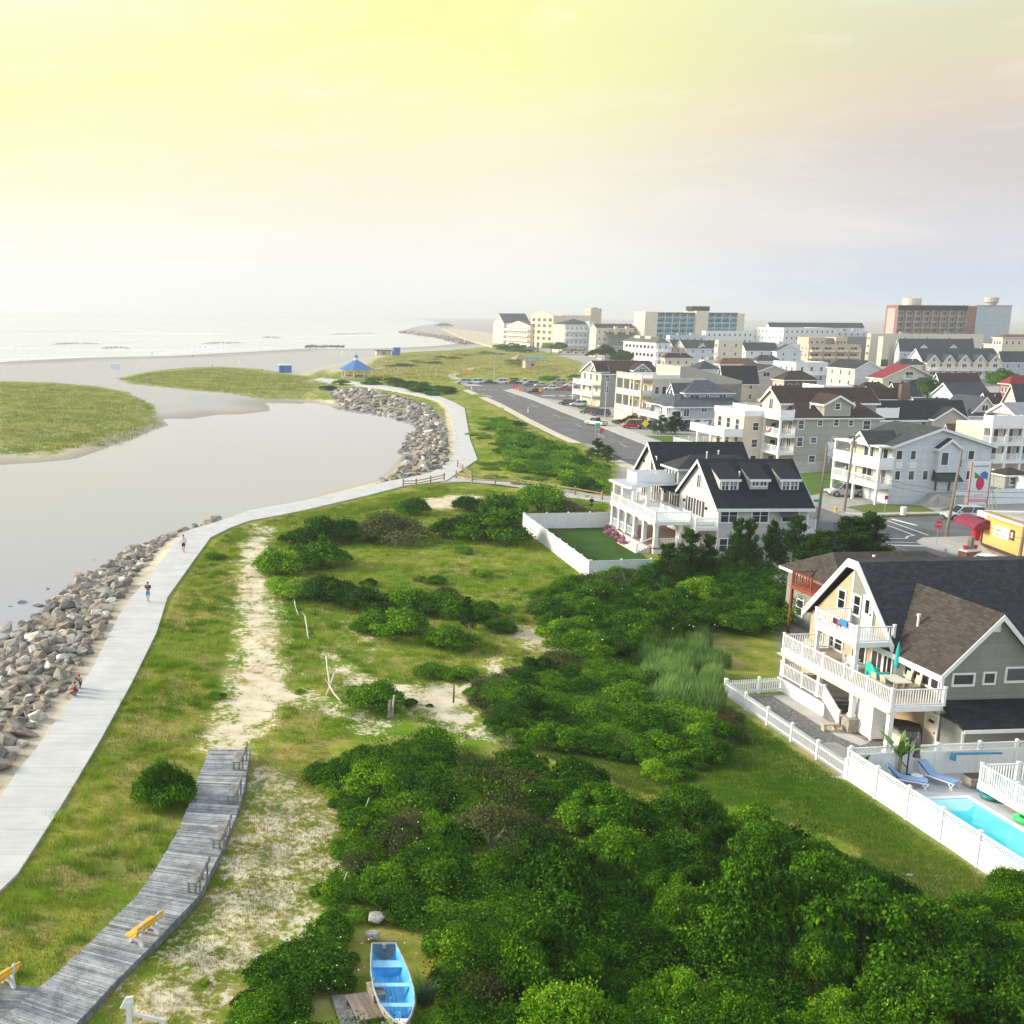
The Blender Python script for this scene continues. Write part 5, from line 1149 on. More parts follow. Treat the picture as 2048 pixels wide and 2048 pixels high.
# ------------------------------------------------------------------ fences
def fence(label, pts, h, style, cat='fence', mat=None, post=2.4, name='fence', group=None):
    """pts in world; parts: panel meshes and each post"""
    mat = mat or W['vinyl']; x0, y0 = pts[0]
    r = empty(name, (x0, y0, 0), 0, label, cat, group)
    P = [(x-x0, y-y0) for x, y in pts]; m = MB()
    for (ax, ay), (bx, by) in zip(P[:-1], P[1:]):
        Ln = math.hypot(bx-ax, by-ay); n = max(1, round(Ln/post)); dx, dy = (bx-ax)/Ln, (by-ay)/Ln
        for i in range(0 if (ax, ay) == P[0] else 1, n+1):
            x = ax+(bx-ax)*i/n; y = ay+(by-ay)*i/n
            pm_ = MB().box(x-.07, y-.07, 0, x+.07, y+.07, h+.1).poly([(x-.1,y-.1,h+.1),(x+.1,y-.1,h+.1),(x+.1,y+.1,h+.1),(x-.1,y+.1,h+.1),(x,y,h+.2)], [(0,1,4),(1,2,4),(2,3,4),(3,0,4),(3,2,1,0)])
            pm_.build('post', mat, r)
        if style == 'picket':
            m.bar((ax,ay,.25),(bx,by,.25),.04,.08).bar((ax,ay,h*.78),(bx,by,h*.78),.04,.08)
            k = int(Ln/.16)
            for i in range(k):
                x = ax+dx*(i+.5)*.16; y = ay+dy*(i+.5)*.16; m.bar((x,y,.06),(x,y,h),.075,.025)
        else:
            top = h if style == 'solid' else h-.38
            k = int(Ln/.2)
            for i in range(k):
                a = i*Ln/k+.004; c = (i+1)*Ln/k-.004
                m.bar((ax+dx*a, ay+dy*a, (top+.08)/2), (ax+dx*c, ay+dy*c, (top+.08)/2), .035, top-.08)
            m.bar((ax,ay,top),(bx,by,top),.07,.09).bar((ax,ay,.1),(bx,by,.1),.07,.1)
            if style == 'lattice':
                m.bar((ax,ay,h),(bx,by,h),.07,.07); k = int(Ln/.17)
                for i in range(k):
                    a = i*.17; c = min(a+.34, Ln)
                    m.bar((ax+dx*a, ay+dy*a, top+.04), (ax+dx*c, ay+dy*c, h-.03), .02, .03); m.bar((ax+dx*a, ay+dy*a, h-.03), (ax+dx*c, ay+dy*c, top+.04), .021, .03)
    m.build('panel', mat, r); return r
fence('white vinyl fence running along the sea side of the black-roofed house lawn', [G(1046,1058), G(1177,1160)], 1.75, 'solid')
fence('white vinyl fence across the back of the black-roofed house lawn', [G(1049,1058.5), G(1221,1055)], 1.75, 'solid')
fence('white vinyl fence at the near end of the lawn, half hidden by cedars', [G(1181,1160), G(1300,1156)], 1.75, 'solid')
fence('low white picket fence beside the gravel yard of the tan house', [G(1449,1391), G(1690,1558)], 1.0, 'picket')
fence('short white picket fence joining the tan house porch', [G(1452,1391.5), G(1580,1383)], 1.0, 'picket')
fence('tall white lattice-topped fence along the meadow side of the pool', [G(1693,1560), G(1953,1736), G(2048,1800)], 1.65, 'lattice')
fence('tall white lattice-topped fence between the pool terrace and tan house', [G(1697,1556), G(1953,1545), G(2100,1538)], 1.65, 'lattice')
fence('long white fence behind the corner apartment house driveway', [G(1976,962), G(2070,990)], 1.9, 'solid')
fence('white fence along the pavement right of the corner apartment house', [G(1908,1012), G(1990,1009), G(2100,1006)], 2.0, 'solid')
# split rail fence along the path
def rail_fence(label, pts, h=1.15):
    x0, y0 = pts[0]; r = empty('rail_fence', (x0,y0,0), 0, label, 'fence'); P = [(x-x0,y-y0) for x,y in pts]; m = MB(); wd = pm('split_rail_wood', (.34,.26,.15), .9, .25, 3)
    for (a, b) in zip(P[:-1], P[1:]):
        for z in (h*.45, h*.78): m.bar((*a,z),(*b,z),.1,.12)
    for x, y in P: MB().box(x-.09,y-.09,0,x+.09,y+.09,h+.05).build('post', wd, r)
    m.build('rail', wd, r)
rail_fence('weathered split-rail fence at the bend of the promenade', [G(*p) for p in ((806,975),(832,974),(861,968),(888,962))])
rail_fence('long split-rail fence beside the path to the black-roofed house', [G(*p) for p in ((912,957),(944,966),(990,969),(1035,971),(1080,977),(1110,984),(1150,990),(1204,1000))])
rail_fence('short post-and-rail fence end by the promenade corner', [G(*p) for p in ((915,935),(925,945),(943,958))])
# ------------------------------------------------------------------ yellow shop
def shop():
    x0, y0 = G(1962, 1091); dx, dy = G(2048, 1124); L = math.hypot(dx-x0, dy-y0); th = math.atan2(y0-dy, x0-dx)-math.pi/2
    B = Bld('shop', 'yellow corner shop with dark red barrel awning', 'shop', 0, 0, 0, math.degrees(th), O=(x0, y0))
    yw = pm('yellow_render', (.72,.47,.15), .8, .06, .8, .2, 20); brn = pm('brown_base', (.10,.055,.045), .8, .1, 2); h = B.hL(1929, 1024)[1] if False else 3.1
    B.box(yw, 0, -22, 0, 12, 0, h); B.box(brn, -.06, -22, 0, -.003, 0, .35, 'plinth'); B.one('door_post', MB().box(-.08, -.12, .35, -.003, .12, 2.6), pm('dark_red_paint', (.16,.02,.03), .5, .1, 2))
    r = B.one('roof', MB().box(-.25, -22.2, h+.003, 12.2, .9, h+.5), yw); MB().box(-.3, -22.25, h+.5, 12.25, .95, h+.56).box(-.32, -22.3, h+.38, -.255, .95, h+.5).build('roof_edge', W['white'], r)
    MB().box(.9, -21, h+.562, 11.5, .1, h+.60).build('roof_sheet', pm('weathered_roof_sheet', (.42,.45,.50), .6, .3, .35, col2=(.30,.22,.10)), r)
    MB().box(-.1, -21.9, h+.562, .8, .4, h+.59).build('roof_gravel', pm('ochre_gravel', (.40,.28,.10), .95, .4, 4, .6, 20), r)
    red = pm('wine_red_canvas', (.20,.018,.05), .7, .12, 1.5)
    n = 10; pr = [(-1.5*math.sin(a), .95*math.cos(a)+1.95) for a in [math.pi/2*i/n for i in range(n+1)]]+[(0, 1.95)]
    B.one('awning', MB().ext([(p[0]+.0, p[1]) for p in pr], 'y', -1.0, 3.4) if False else MB().poly([(p[0], -1.2, p[1]) for p in pr]+[(p[0], 3.2, p[1]) for p in pr], [tuple(range(len(pr))), tuple(range(2*len(pr)-1, len(pr)-1, -1))]+[(i, len(pr)+i, len(pr)+(i+1)%len(pr), (i+1)%len(pr)) for i in range(len(pr))]), red)
    sg = B.one('sign_board', MB().box(-.34, -1.2, h+.02, -.26, .85, h+.36), W['white']); marks(sg, [.5]*3+[0]+[.5]*4, .2, (-.345, .75, h+.11), 'L', pm('sign_red', (.5,.06,.06), .6, .1, 2))
    sg = B.one('sign_board', MB().box(-.07, -4.9, 1.55, -.003, -2.2, 2.65), W['white'])
    marks(sg, [.5,.5,.2,.5,.5,.5], .30, (-.075, -2.5, 2.2), 'L', pm('sign_green', (.1,.35,.3), .6, .1, 2)); marks(sg, [.6,.5,.5,.5,0,.5,.6,.5], .30, (-.075, -2.55, 1.72), 'L', pm('sign_red', (.5,.06,.06), .6, .1, 2))
    s2 = B.one('sign_frame', MB().box(-.07, -5.85, 1.7, -.003, -5.1, 2.75), brn); MB().box(-.09, -5.65, 1.95, -.07, -5.3, 2.5).build('sign_plate', W['white'], s2)
    B.one('gas_meter', MB().box(-.3, -10.5, .8, -.003, -9.2, .95), W['dark']); B.done()
def marks(parent, widths, size, loc, face, mat):
    """a line of lettering too small to read in the photograph: strokes of the same size and colour"""
    m = MB(); x = 0; rs_ = random.Random(len(widths))
    for w in widths:
        if w: m.box(x, -.004, 0, x+size*.16, .0, size*rs_.uniform(.6,.75)); m.box(x+size*.16, -.004, size*.28, x+size*w, 0, size*.42); m.box(x+size*w*.7, -.004, 0, x+size*w*.95, 0, size*rs_.uniform(.3,.7))
        x += size*(w or .5)+size*.16
    q = m.build('lettering', mat, parent, loc, RZ[face]); return q
def text(parent, s, size, loc, face, mat):
    cu = bpy.data.curves.new('lettering', 'FONT'); cu.body = s; cu.size = size; cu.extrude = .004
    o = bpy.data.objects.new('lettering_curve', cu); COL.objects.link(o); dg = bpy.context.evaluated_depsgraph_get(); dg.update()
    me = bpy.data.meshes.new_from_object(o.evaluated_get(dg)); bpy.data.objects.remove(o); me.materials.clear(); me.materials.append(mat)
    q = link('lettering', me, parent, loc); q.rotation_euler = (math.pi/2, 0, RZ[face]); return q
shop()
# ------------------------------------------------------------------ street furniture and the like
def thing(name, label, cat, xy, rz=0.0, z=0.0, group=None): return empty(name, (xy[0], xy[1], z), rz, label, cat, group)
pole_m = W['pole']
def utility_pole(label, px, py, h, lean=0.0, arm=True):
    r = thing('utility_pole', label, 'utility pole', G(px, py)); r.rotation_euler = (0, lean, 0)
    MB().tube([(0,0,0), (0,0,h)], [.17, .11], 10).build('pole', pole_m, r)
    if arm: MB().box(-.9, -.06, h-.7, .9, .06, h-.58).build('crossarm', pole_m, r)
    MB().tube([(.28,0,h-2.0), (.28,0,h-1.2)], .16, 10).build('transformer', W['grey_metal'], r)
    return r
p1 = utility_pole('tall greenish wooden utility pole beside the black-roofed house', 1634, 1056, 9.6, R(1.5), False)
p2 = utility_pole('wooden utility pole on the grass verge by the yellow hydrant', 1688, 1022, 10.0, R(2.0))
p3 = utility_pole('leaning wooden utility pole behind the red stop sign', 1892, 1075, 9.9, R(3.5), False)
p4 = utility_pole('wooden utility pole at the right edge beside the white hatchback', 2033, 1152, 6.6, R(2), False)
wire = pm('cable_black', (.03,.03,.035), .6, .1, 1)
def cable(a, b, sag, label):
    n = 12; pts = [tuple(Vector(a).lerp(Vector(b), i/n)-Vector((0,0,sag*4*(i/n)*(1-i/n)))) for i in range(n+1)]
    tag(MB().tube(pts, .022, 4).build('overhead_cable', wire), label, 'cable', 'overhead cables at the crossing')
pt = lambda px, py, z: (*G(px, py), z)
for k, (za, zb) in enumerate(((5.4, 5.2), (4.8, 4.6))): cable(pt(1688,1022,za), pt(1892,1075,zb), .35, 'thin black cable sagging between the hydrant pole and the leaning pole'); cable(pt(1892,1075,zb), (130, 126, zb), .6, 'thin black cable running right from the leaning pole past the sign')
for k, z in enumerate((3.6, 2.6)): cable(pt(1892,1075,z+1.4), pt(2033,1152,z+1.0), .5, 'thin black cable sagging across the front of the yellow shop')
cable(pt(1634,1056,8.8), pt(1688,1022,9.2), .25, 'thin black cable between the greenish pole and the hydrant pole')
# signs
def stop_sign():
    r = thing('stop_sign', 'red stop sign at the corner in front of the leaning pole', 'stop sign', G(1872, 1092)); MB().tube([(0,0,0),(0,0,2.7)], .03, 8).build('post', W['grey_metal'], r)
    o = [(.42*math.cos(math.pi/8+k*math.pi/4), .42*math.sin(math.pi/8+k*math.pi/4)) for k in range(8)]
    m = MB(); m.poly([(x,-.06,2.35+y) for x,y in o]+[(x,-.03,2.35+y) for x,y in o], [tuple(range(8)), tuple(range(15,7,-1))]+[(i,8+i,8+(i+1)%8,(i+1)%8) for i in range(8)])
    pl = m.build('sign_plate', pm('stop_red', (.55,.025,.06), .5, .05, 2), r); t_ = text(pl, 'STOP', .26, (-.33, -.065, 2.26), 'F', W['white'])
    p2_ = MB().box(-.25, -.05, 1.72, .25, -.03, 1.88).build('sub_plate', pm('stop_red', (.55,.025,.06)), r); marks(p2_, [.5]*4, .11, (-.17, -.052, 1.77), 'F', W['white'])
stop_sign()
def sign_post(label, px, py, h, shape, col, size=.7, cat='sign', name='road_sign'):
    r = thing(name, label, cat, G(px, py)); MB().tube([(0,0,0),(0,0,h)], .035, 8).build('post', W['grey_metal'], r); m = MB(); z = h-.1; s = size/2
    pts = {'diamond': [(0,z-s*1.3),(s*1.3,z),(0,z+s*1.3),(-s*1.3,z)], 'rect': [(-s,z-s*1.2),(s,z-s*1.2),(s,z+s*1.2),(-s,z+s*1.2)], 'wide': [(-s*1.5,z-s*.5),(s*1.5,z-s*.5),(s*1.5,z+s*.5),(-s*1.5,z+s*.5)]}[shape]
    n = len(pts); m.poly([(x,-.06,y) for x,y in pts]+[(x,-.035,y) for x,y in pts], [tuple(range(n)), tuple(range(2*n-1,n-1,-1))]+[(i,n+i,n+(i+1)%n,(i+1)%n) for i in range(n)]).build('sign_plate', col, r); return r
ylw = pm('sign_yellow', (.85,.72,.02), .5, .05, 2); orn = pm('sign_orange', (.80,.38,.04), .5, .05, 2); grn = pm('street_sign_green', (.01,.38,.16), .5, .05, 2)
sign_post('bright yellow diamond road sign on the lawn before the blue-grey house', 1289, 872, 2.6, 'diamond', ylw, 1.2)
sign_post('orange diamond sign at the parking lot entrance by the white cars', 1016, 781, 3.4, 'diamond', orn, 1.3)
sign_post('orange-yellow sign on the planted island of the parking lot', 1080, 796, 2.6, 'rect', orn, 1.1)
sign_post('low wide orange sign on the dune beside the beach path', 934, 754, 2.2, 'wide', orn, 2.4)
sign_post('green street name sign on the pole beside the black-roofed house', 1629, 1062, 3.6, 'wide', grn, .6)
sign_post('red and white no-parking sign on the verge before the corner apartments', 1768, 1034, 2.5, 'rect', pm('stop_red', (.55,.025,.06)), .42)
# yard flags above the roadside cedar
for px, py, z, c, lb in ((1188, 905, 5.0, pm('teal_flag', (.08,.45,.36), .8, .1, 2), 'teal flag on a thin staff above the roadside cedar'), (1196, 907, 4.2, pm('pink_red_flag', (.62,.08,.16), .8, .1, 2), 'pink-red banner on a thin staff above the roadside cedar')):
    r = thing('flag', lb, 'flag', G(px, py)); MB().tube([(0,0,0),(0,0,z+.3)], .03, 6).build('staff', W['grey_metal'], r); MB().poly([(0,0,z-.7),(.75,.05,z-.55),(.78,-.05,z+.25),(0,0,z+.25),(0,.03,z-.7),(.75,.08,z-.55),(.78,-.02,z+.25),(0,.03,z+.25)], [(0,1,2,3),(7,6,5,4),(0,4,5,1),(1,5,6,2),(2,6,7,3),(3,7,4,0)]).build('cloth', c, r)
for px, py, z, c, lb in ((1421, 862, 2.6, pm('purple_flag', (.22,.08,.52), .8, .1, 2), 'purple pennant hanging in front of the blue-grey house'), (1455, 885, 2.4, pm('green_flag', (.03,.35,.20), .8, .1, 2), 'round green flag before the cream flat-roofed house'), (1446, 838, 3.2, pm('lilac_flag', (.35,.38,.62), .8, .1, 2), 'narrow lilac feather flag beside the cream house')):
    r = thing('flag', lb, 'flag', G(px, py+12)); MB().tube([(0,0,0),(.25,0,z+.3)], .03, 6).build('staff', W['grey_metal'], r); MB().poly([(.1,-.03,z-1.0),(.9,-.05,z-1.2),(.7,-.03,z+.1),(.25,-.03,z+.25),(.1,.0,z-1.0),(.9,-.02,z-1.2),(.7,0,z+.1),(.25,0,z+.25)], [(0,1,2,3),(7,6,5,4),(0,4,5,1),(1,5,6,2),(2,6,7,3),(3,7,4,0)]).build('cloth', c, r)
# tall fruit-drink sign
def tall_sign():
    r = thing('advertising_sign', 'tall white advertising sign with a red berry picture behind the yellow shop', 'sign', G(1950, 1030))
    w, z0, z1 = 1.15, 1.6, 6.6; brd = MB().box(-w, -.12, z0, w, .12, z1).build('sign_board', W['white'], r)
    for x in (-w-.06, w): MB().box(x, -.14, z0-.6, x+.12, .14, z1).build('post', pm('rust_post', (.36,.20,.14), .8, .2, 2), r)
    rd = pm('berry_red', (.62,.02,.08), .5, .1, 3); gr = pm('leaf_green_paint', (.05,.25,.12), .5, .1, 3); bl_ = pm('sign_blue', (.04,.16,.5), .5, .1, 3); pk = pm('sign_pink', (.75,.35,.45), .6, .1, 3)
    disc = lambda cx, cz, rx, rz, n=16: [(cx+rx*math.cos(2*math.pi*i/n), cz+rz*math.sin(2*math.pi*i/n)) for i in range(n)]
    def plate(pts, y, mat, nm): n = len(pts); MB().poly([(x,y,z) for x,z in pts]+[(x,-.12,z) for x,z in pts], [tuple(range(n))]+[(i,n+i,n+(i+1)%n,(i+1)%n) for i in range(n)]).build(nm, mat, brd)
    plate(disc(.05, 3.95, .50, .85), -.14, rd, 'berry'); plate([(-.75,5.35),(-.2,5.0),(.1,4.75),(-.3,4.55),(-.7,4.6)], -.135, gr, 'leaf'); plate([(-.1,5.1),(.45,5.5),(.9,5.2),(.85,4.4),(.5,4.6),(.2,4.7)], -.145, bl_, 'bird')
    marks(brd, [.5]*7, .40, (-.92, -.125, 5.95), 'F', bl_); marks(brd, [.6,.4,.5,.6], .42, (-.5, -.125, 2.35), 'F', pk); MB().box(-w+.02, -.125, z0+.02, w-.02, -.121, z0+.45).build('stripe', pk, brd)
    st_ = MB()
    for x in (1.9, 2.3): st_.bar((x, .3, 0), (x-.5, .2, 5.2), .06)
    st_.bar((3.2, .3, 0), (1.6, .25, 3.6), .06).build('strut', W['grey_metal'], r)
tall_sign()
# brick planter gate, bins, hydrant
def brick_pier():
    r = thing('brick_planter', 'brick and white planter pier with red pots at the shop forecourt', 'planter', G(1937, 1124), R(20)); bk = pm('brick', (.26,.12,.07), .9, .25, 5, .4, 15)
    MB().box(-1.0,-.45,0,1.0,.45,1.15).build('pier', bk, r); MB().box(-1.05,-.5,1.15,1.05,.5,1.32).build('cap', W['white'], r); MB().box(-.2,-.18,1.32,.22,.18,2.6).build('chimney_pipe', W['wood'], r)
    for x in (-.62, .66): MB().tube([(x,0,1.32),(x,0,1.7)], [.2,.26], 12).build('pot', pm('red_pot', (.48,.05,.05), .6, .1, 3), r)
brick_pier()
def bin_(label, px, py, h, r0, mat, name='litter_bin'):
    r = thing(name, label, 'bin', G(px, py)); MB().tube([(0,0,0),(0,0,h*.9)], [r0*.85, r0], 14).build('body', mat, r); MB().tube([(0,0,h*.9),(0,0,h)], [r0*1.08, r0*.8], 14).build('lid', mat, r)
bin_('red litter bin under the barrel awning', 1951, 1082, 1.5, .42, pm('bin_red', (.60,.01,.02), .5, .05, 2)); bin_('white refuse bin on the pavement before the corner apartments', 1806, 1032, 1.15, .36, W['white'])
r = thing('fire_hydrant', 'yellow fire hydrant on the verge at the crossing', 'hydrant', G(1671, 1025)); hy = pm('hydrant_yellow', (.70,.48,.03), .5, .1, 3)
MB().tube([(0,0,0),(0,0,.1),(0,0,.1),(0,0,.65),(0,0,.8)], [.22,.22,.14,.14,.05], 12).build('body', hy, r); MB().tube([(-.25,0,.5),(.25,0,.5)], .07, 10).build('outlet', hy, r)
r = thing('bollard', 'grey metal bollard by the shop forecourt kerb', 'bollard', G(1889, 1118)); MB().tube([(0,0,0),(0,0,1.0),(0,0,1.08)], [.13,.13,.06], 12).build('post', W['grey_metal'], r); MB().tube([(0,0,.8),(0,0,.86)], .14, 12).build('band', W['white'], r)
# parking-lot barriers and posts
for i, (px, py) in enumerate(((1030,778),(1036,781),(1042,783))):
    r = thing('traffic_barrier', ['red plastic barrier block at the lot entrance', 'pale red barrier block, middle of three at the lot entrance', 'pink barrier block beside the lot planting'][i], 'barrier', G(px, py), 0, 0, 'barrier blocks at the lot entrance'); MB().ext([(-.5,0),(.5,0),(.28,.5),(.22,1.2),(-.22,1.2),(-.28,.5)], 'x', -.9, .9).build('body', pm('barrier_red' if i == 0 else 'barrier_pink', (.62,.06,.08) if i == 0 else (.65,.25,.2), .6, .1, 2), r); MB().box(-.9,-.29,.5,.9,.29,.56).build('band', W['white'], r)
def lamp(label, px, py, h, arm=.8):
    r = thing('street_lamp', label, 'street lamp', G(px, py)); MB().tube([(0,0,0),(0,0,h)], [.11,.07], 8).build('pole', pm('pale_pole', (.50,.47,.40), .7, .1, 2), r); MB().tube([(0,0,h),(.3,-.1,h+.15),(arm,-.2,h+.15)], .05, 6).build('arm', W['grey_metal'], r); MB().box(arm-.1,-.32,h+.05,arm+.45,-.08,h+.2).build('lamp_head', W['grey_metal'], r)
lamp('tall pale lamp post behind the parked cars on the dune edge', 988, 757, 8.5); lamp('tall pale lamp post by the white pickup kerb', 1209, 843, 10); lamp('small lamp post on the dune path behind the gazebo', 851, 750, 4.5)
for i, (px, py, h) in enumerate(((868,662,14),(888,664,14),(1030-62,676,13),(980,681,13),(955,672,12))): lamp('distant lamp post on the boardwalk, number %s from the pavilion end' % ['first','second','fourth','fifth','third'][i], px, py, h, 1.2)
for i, (px, py) in enumerate(((770,747),(833,745),(797,742),(872,752),(943,779),(1056,826))):
    r = thing('marker_post', ['white marker post right of the gazebo','white marker post on the middle dune','white marker post on the upper dune slope','white marker post near the beach path bend','white reflector post at the lot corner','white reflector post at the roadside dune edge'][i], 'post', G(px, py)); MB().tube([(0,0,0),(0,0,1.5)], .12, 8).build('post', W['white'], r); MB().tube([(0,0,1.1),(0,0,1.3)], .13, 8).build('band', W['dark'], r)
# ------------------------------------------------------------------ gazebo, beach cabins, stands
def gazebo():
    x, y = G(711, 754); s = G(742, 754)[0]-G(684, 754)[0]; w = s/2
    r = thing('gazebo', 'white octagonal gazebo with a blue hipped roof and cupola', 'gazebo', (x, y), R(10)); blu = pm('gazebo_blue', (.055,.17,.42), .5, .08, .6); h = 2.9
    MB().prism([(w*1.02*math.cos(a), w*1.02*math.sin(a)) for a in [math.pi/4*k+.39 for k in range(8)]], 0, .25).build('floor', W['conc'], r)
    P = [(w*math.cos(math.pi/4*k+.39), w*math.sin(math.pi/4*k+.39)) for k in range(8)]
    for px_, py_ in P: MB().box(px_*.93-.15, py_*.93-.15, .25, px_*.93+.15, py_*.93+.15, h).build('column', W['white'], r)
    ring = MB()
    for a, c in zip(P, P[1:]+P[:1]): ring.bar((a[0]*.95,a[1]*.95,h+.1), (c[0]*.95,c[1]*.95,h+.1), .15, .4)
    ring.build('beam', W['white'], r); q = [(x_*1.22, y_*1.22, h+.1) for x_, y_ in P]; tp = [(x_*.17, y_*.17, h+w*.62) for x_, y_ in P]
    MB().poly(q+tp, [(i,(i+1)%8,8+(i+1)%8,8+i) for i in range(8)]+[tuple(range(7,-1,-1)), tuple(range(8,16))]).build('roof', blu, r); zt = h+w*.62
    MB().prism([(x_*.14,y_*.14) for x_,y_ in P], zt, zt+1.2).build('cupola', W['white'], r); MB().poly([(x_*.2,y_*.2,zt+1.2) for x_,y_ in P]+[(0,0,zt+2.3)], [(i,(i+1)%8,8) for i in range(8)]+[tuple(range(7,-1,-1))]).build('cupola_roof', blu, r); MB().tube([(0,0,zt+2.2),(0,0,zt+3.0)], .06, 6).build('finial', W['dark'], r)
    for k in (0, 1, 3, 5, 6):
        a = math.pi/4*k; MB().box(-1.6,-.2,.25,1.6,.2,.7).build('bench', pm('bench_brown', (.22,.12,.07), .7, .2, 2), r, (w*.55*math.cos(a), w*.55*math.sin(a), 0), a+math.pi/2)
gazebo()
tb = pm('cabin_blue', (.03,.20,.55), .5, .08, 1)
for lb, px, py, sc in (('blue portable toilet, left of a pair on the beach', 564, 746, 1), ('blue portable toilet, right of a pair on the beach', 576, 746, 1), ('single bright blue portable toilet on the upper beach', 792, 711, 1.5)):
    r = thing('portable_toilet', lb, 'portable toilet', G(px, py, -.2), R(8), -.2); s = 1.35*sc; MB().box(-s,-s,0,s,s,3.2*sc).build('cabin', tb, r); MB().ext([(-s*1.05,3.2*sc),(s*1.05,3.2*sc),(s*.6,3.6*sc),(-s*.6,3.6*sc)], 'x', -s*1.05, s*1.05).build('roof', W['white'], r); MB().box(-s*.6,-s-.05,.2,s*.6,-s,2.9*sc).build('door', pm('cabin_door_blue', (.05,.12,.30), .5, .1, 1), r)
r = thing('beach_shed', 'low tan shed with a flat dark roof on the upper beach', 'shed', G(766, 711, -.2), R(8)); MB().box(-4.3,-2,0,4.3,2,2.6).build('wall', WL['tan'], r); MB().box(-4.7,-2.4,2.6,4.7,2.4,3.0).build('roof', RF['char'], r); MB().box(-1,-2.06,.1,1,-2.0,2.2).build('door', W['wood'], r)
r = thing('beach_goal', 'white frame goal with a banner on the sand', 'goal frame', G(231, 748, -.9), 0, -.9)
for x in (-2.0, 2.0): MB().tube([(x,0,0),(x,0,4.3)], .12, 8).build('post', W['white'], r)
MB().box(-1.9,-.05,1.7,1.9,.05,4.0).build('banner', pm('banner_pale', (.62,.66,.64), .8, .06, 1), r)
for lb, px, py in (('white lifeguard stand on the sand beside the far dune', 481, 731), ('white lifeguard stand near the rock groin', 686, 714)):
    r = thing('lifeguard_stand', lb, 'lifeguard stand', G(px, py, -.9), 0, -.9)
    for x in (-.9,.9):
        for y in (-.7,.7): MB().bar((x*1.2,y*1.3,0),(x*.8,y*.8,2.6),.16).build('leg', W['white'], r)
    MB().box(-1.0,-.8,2.4,1.0,.8,2.6).build('platform', W['white'], r); MB().box(-.8,.3,2.6,.8,.5,3.8).build('backrest', W['white'], r)
for i, (px, py) in enumerate(((40,754),(137,745),(274,741),(660,708))):
    r = thing('beach_pole', ['thin white pole on the sand, leftmost on the beach','thin white pole on the sand left of the goal','thin white pole on the sand right of the goal','thin white pole near the rock groin'][i], 'pole', G(px, py, -.9), 0, -.9); MB().tube([(0,0,0),(0,0,3.6)], .1, 8).build('pole', W['white'], r); MB().tube([(0,0,3.4),(0,0,3.7)], .17, 8).build('cap', W['grey_metal'], r)
# far boardwalk: sea wall, pavilion
brd = pm('boardwalk_planks', (.52,.43,.30), .85, .12, .15)
tag(MB().prism([(x, y) for x, y in SEAWALL][::-1], -.6, .35).build('boardwalk', brd), kind='structure')
x, y = G(888, 658); r = thing('pavilion', 'hipped-roof pavilion at the far end of the boardwalk', 'pavilion', (x, y))
MB().poly([(-15,-10,5),(15,-10,5),(15,10,5),(-15,10,5),(-5,0,9.5),(5,0,9.5)], [(0,1,5,4),(1,2,5),(2,3,4,5),(3,0,4),(3,2,1,0)]).build('roof', RF['blue'], r)
for a in (-12,-4,4,12):
    for b_ in (-8,8): MB().box(a-.4,b_-.4,0,a+.4,b_+.4,5).build('column', W['white'], r)
# picnic shelter, booth and canopy on the dune
x, y = G(1038, 733); r = thing('picnic_shelter', 'brown timber picnic shelter with a pyramid roof on the dune', 'shelter', (x, y), R(10)); tw = pm('shelter_timber', (.20,.15,.10), .9, .2, 1)
MB().poly([(-3.4,-3.4,3.4),(3.4,-3.4,3.4),(3.4,3.4,3.4),(-3.4,3.4,3.4),(0,0,5.9)], [(0,1,4),(1,2,4),(2,3,4),(3,0,4),(3,2,1,0)]).build('roof', pm('shelter_roof', (.32,.24,.15), .9, .15, 1), r)
for a in (-2.8,2.8):
    for b_ in (-2.8,2.8): MB().box(a-.18,b_-.18,0,a+.18,b_+.18,3.4).build('column', tw, r)
MB().box(-2,-.4,.7,2,.4,.85).box(-.1,-.3,0,.1,.3,.7).build('table', tw, r)
r = thing('ticket_booth', 'tan square booth in front of the picnic shelter', 'booth', G(1058, 737), R(5)); MB().box(-2.4,-2,0,2.4,2,3.4).build('wall', WL['tan'], r); MB().box(-2.7,-2.3,3.4,2.7,2.3,3.65).build('roof', RF['grey'], r); MB().box(.2,-2.06,1.2,1.6,-2,2.4).build('window', W['glass'], r)
r = thing('canopy', 'long blue canopy on thin posts beside the picnic shelter', 'canopy', G(1070, 732), R(14))
for a in (-4,4):
    for b_ in (-1.3,1.3): MB().tube([(a,b_,0),(a,b_,3.6)], .08, 6).build('post', W['white'], r)
MB().ext([(-1.7,3.6),(0,4.2),(1.7,3.6),(1.7,3.5),(0,4.1),(-1.7,3.5)], 'x', -4.6, 4.6).build('cloth', pm('canopy_blue', (.06,.22,.50), .7, .1, 1), r)
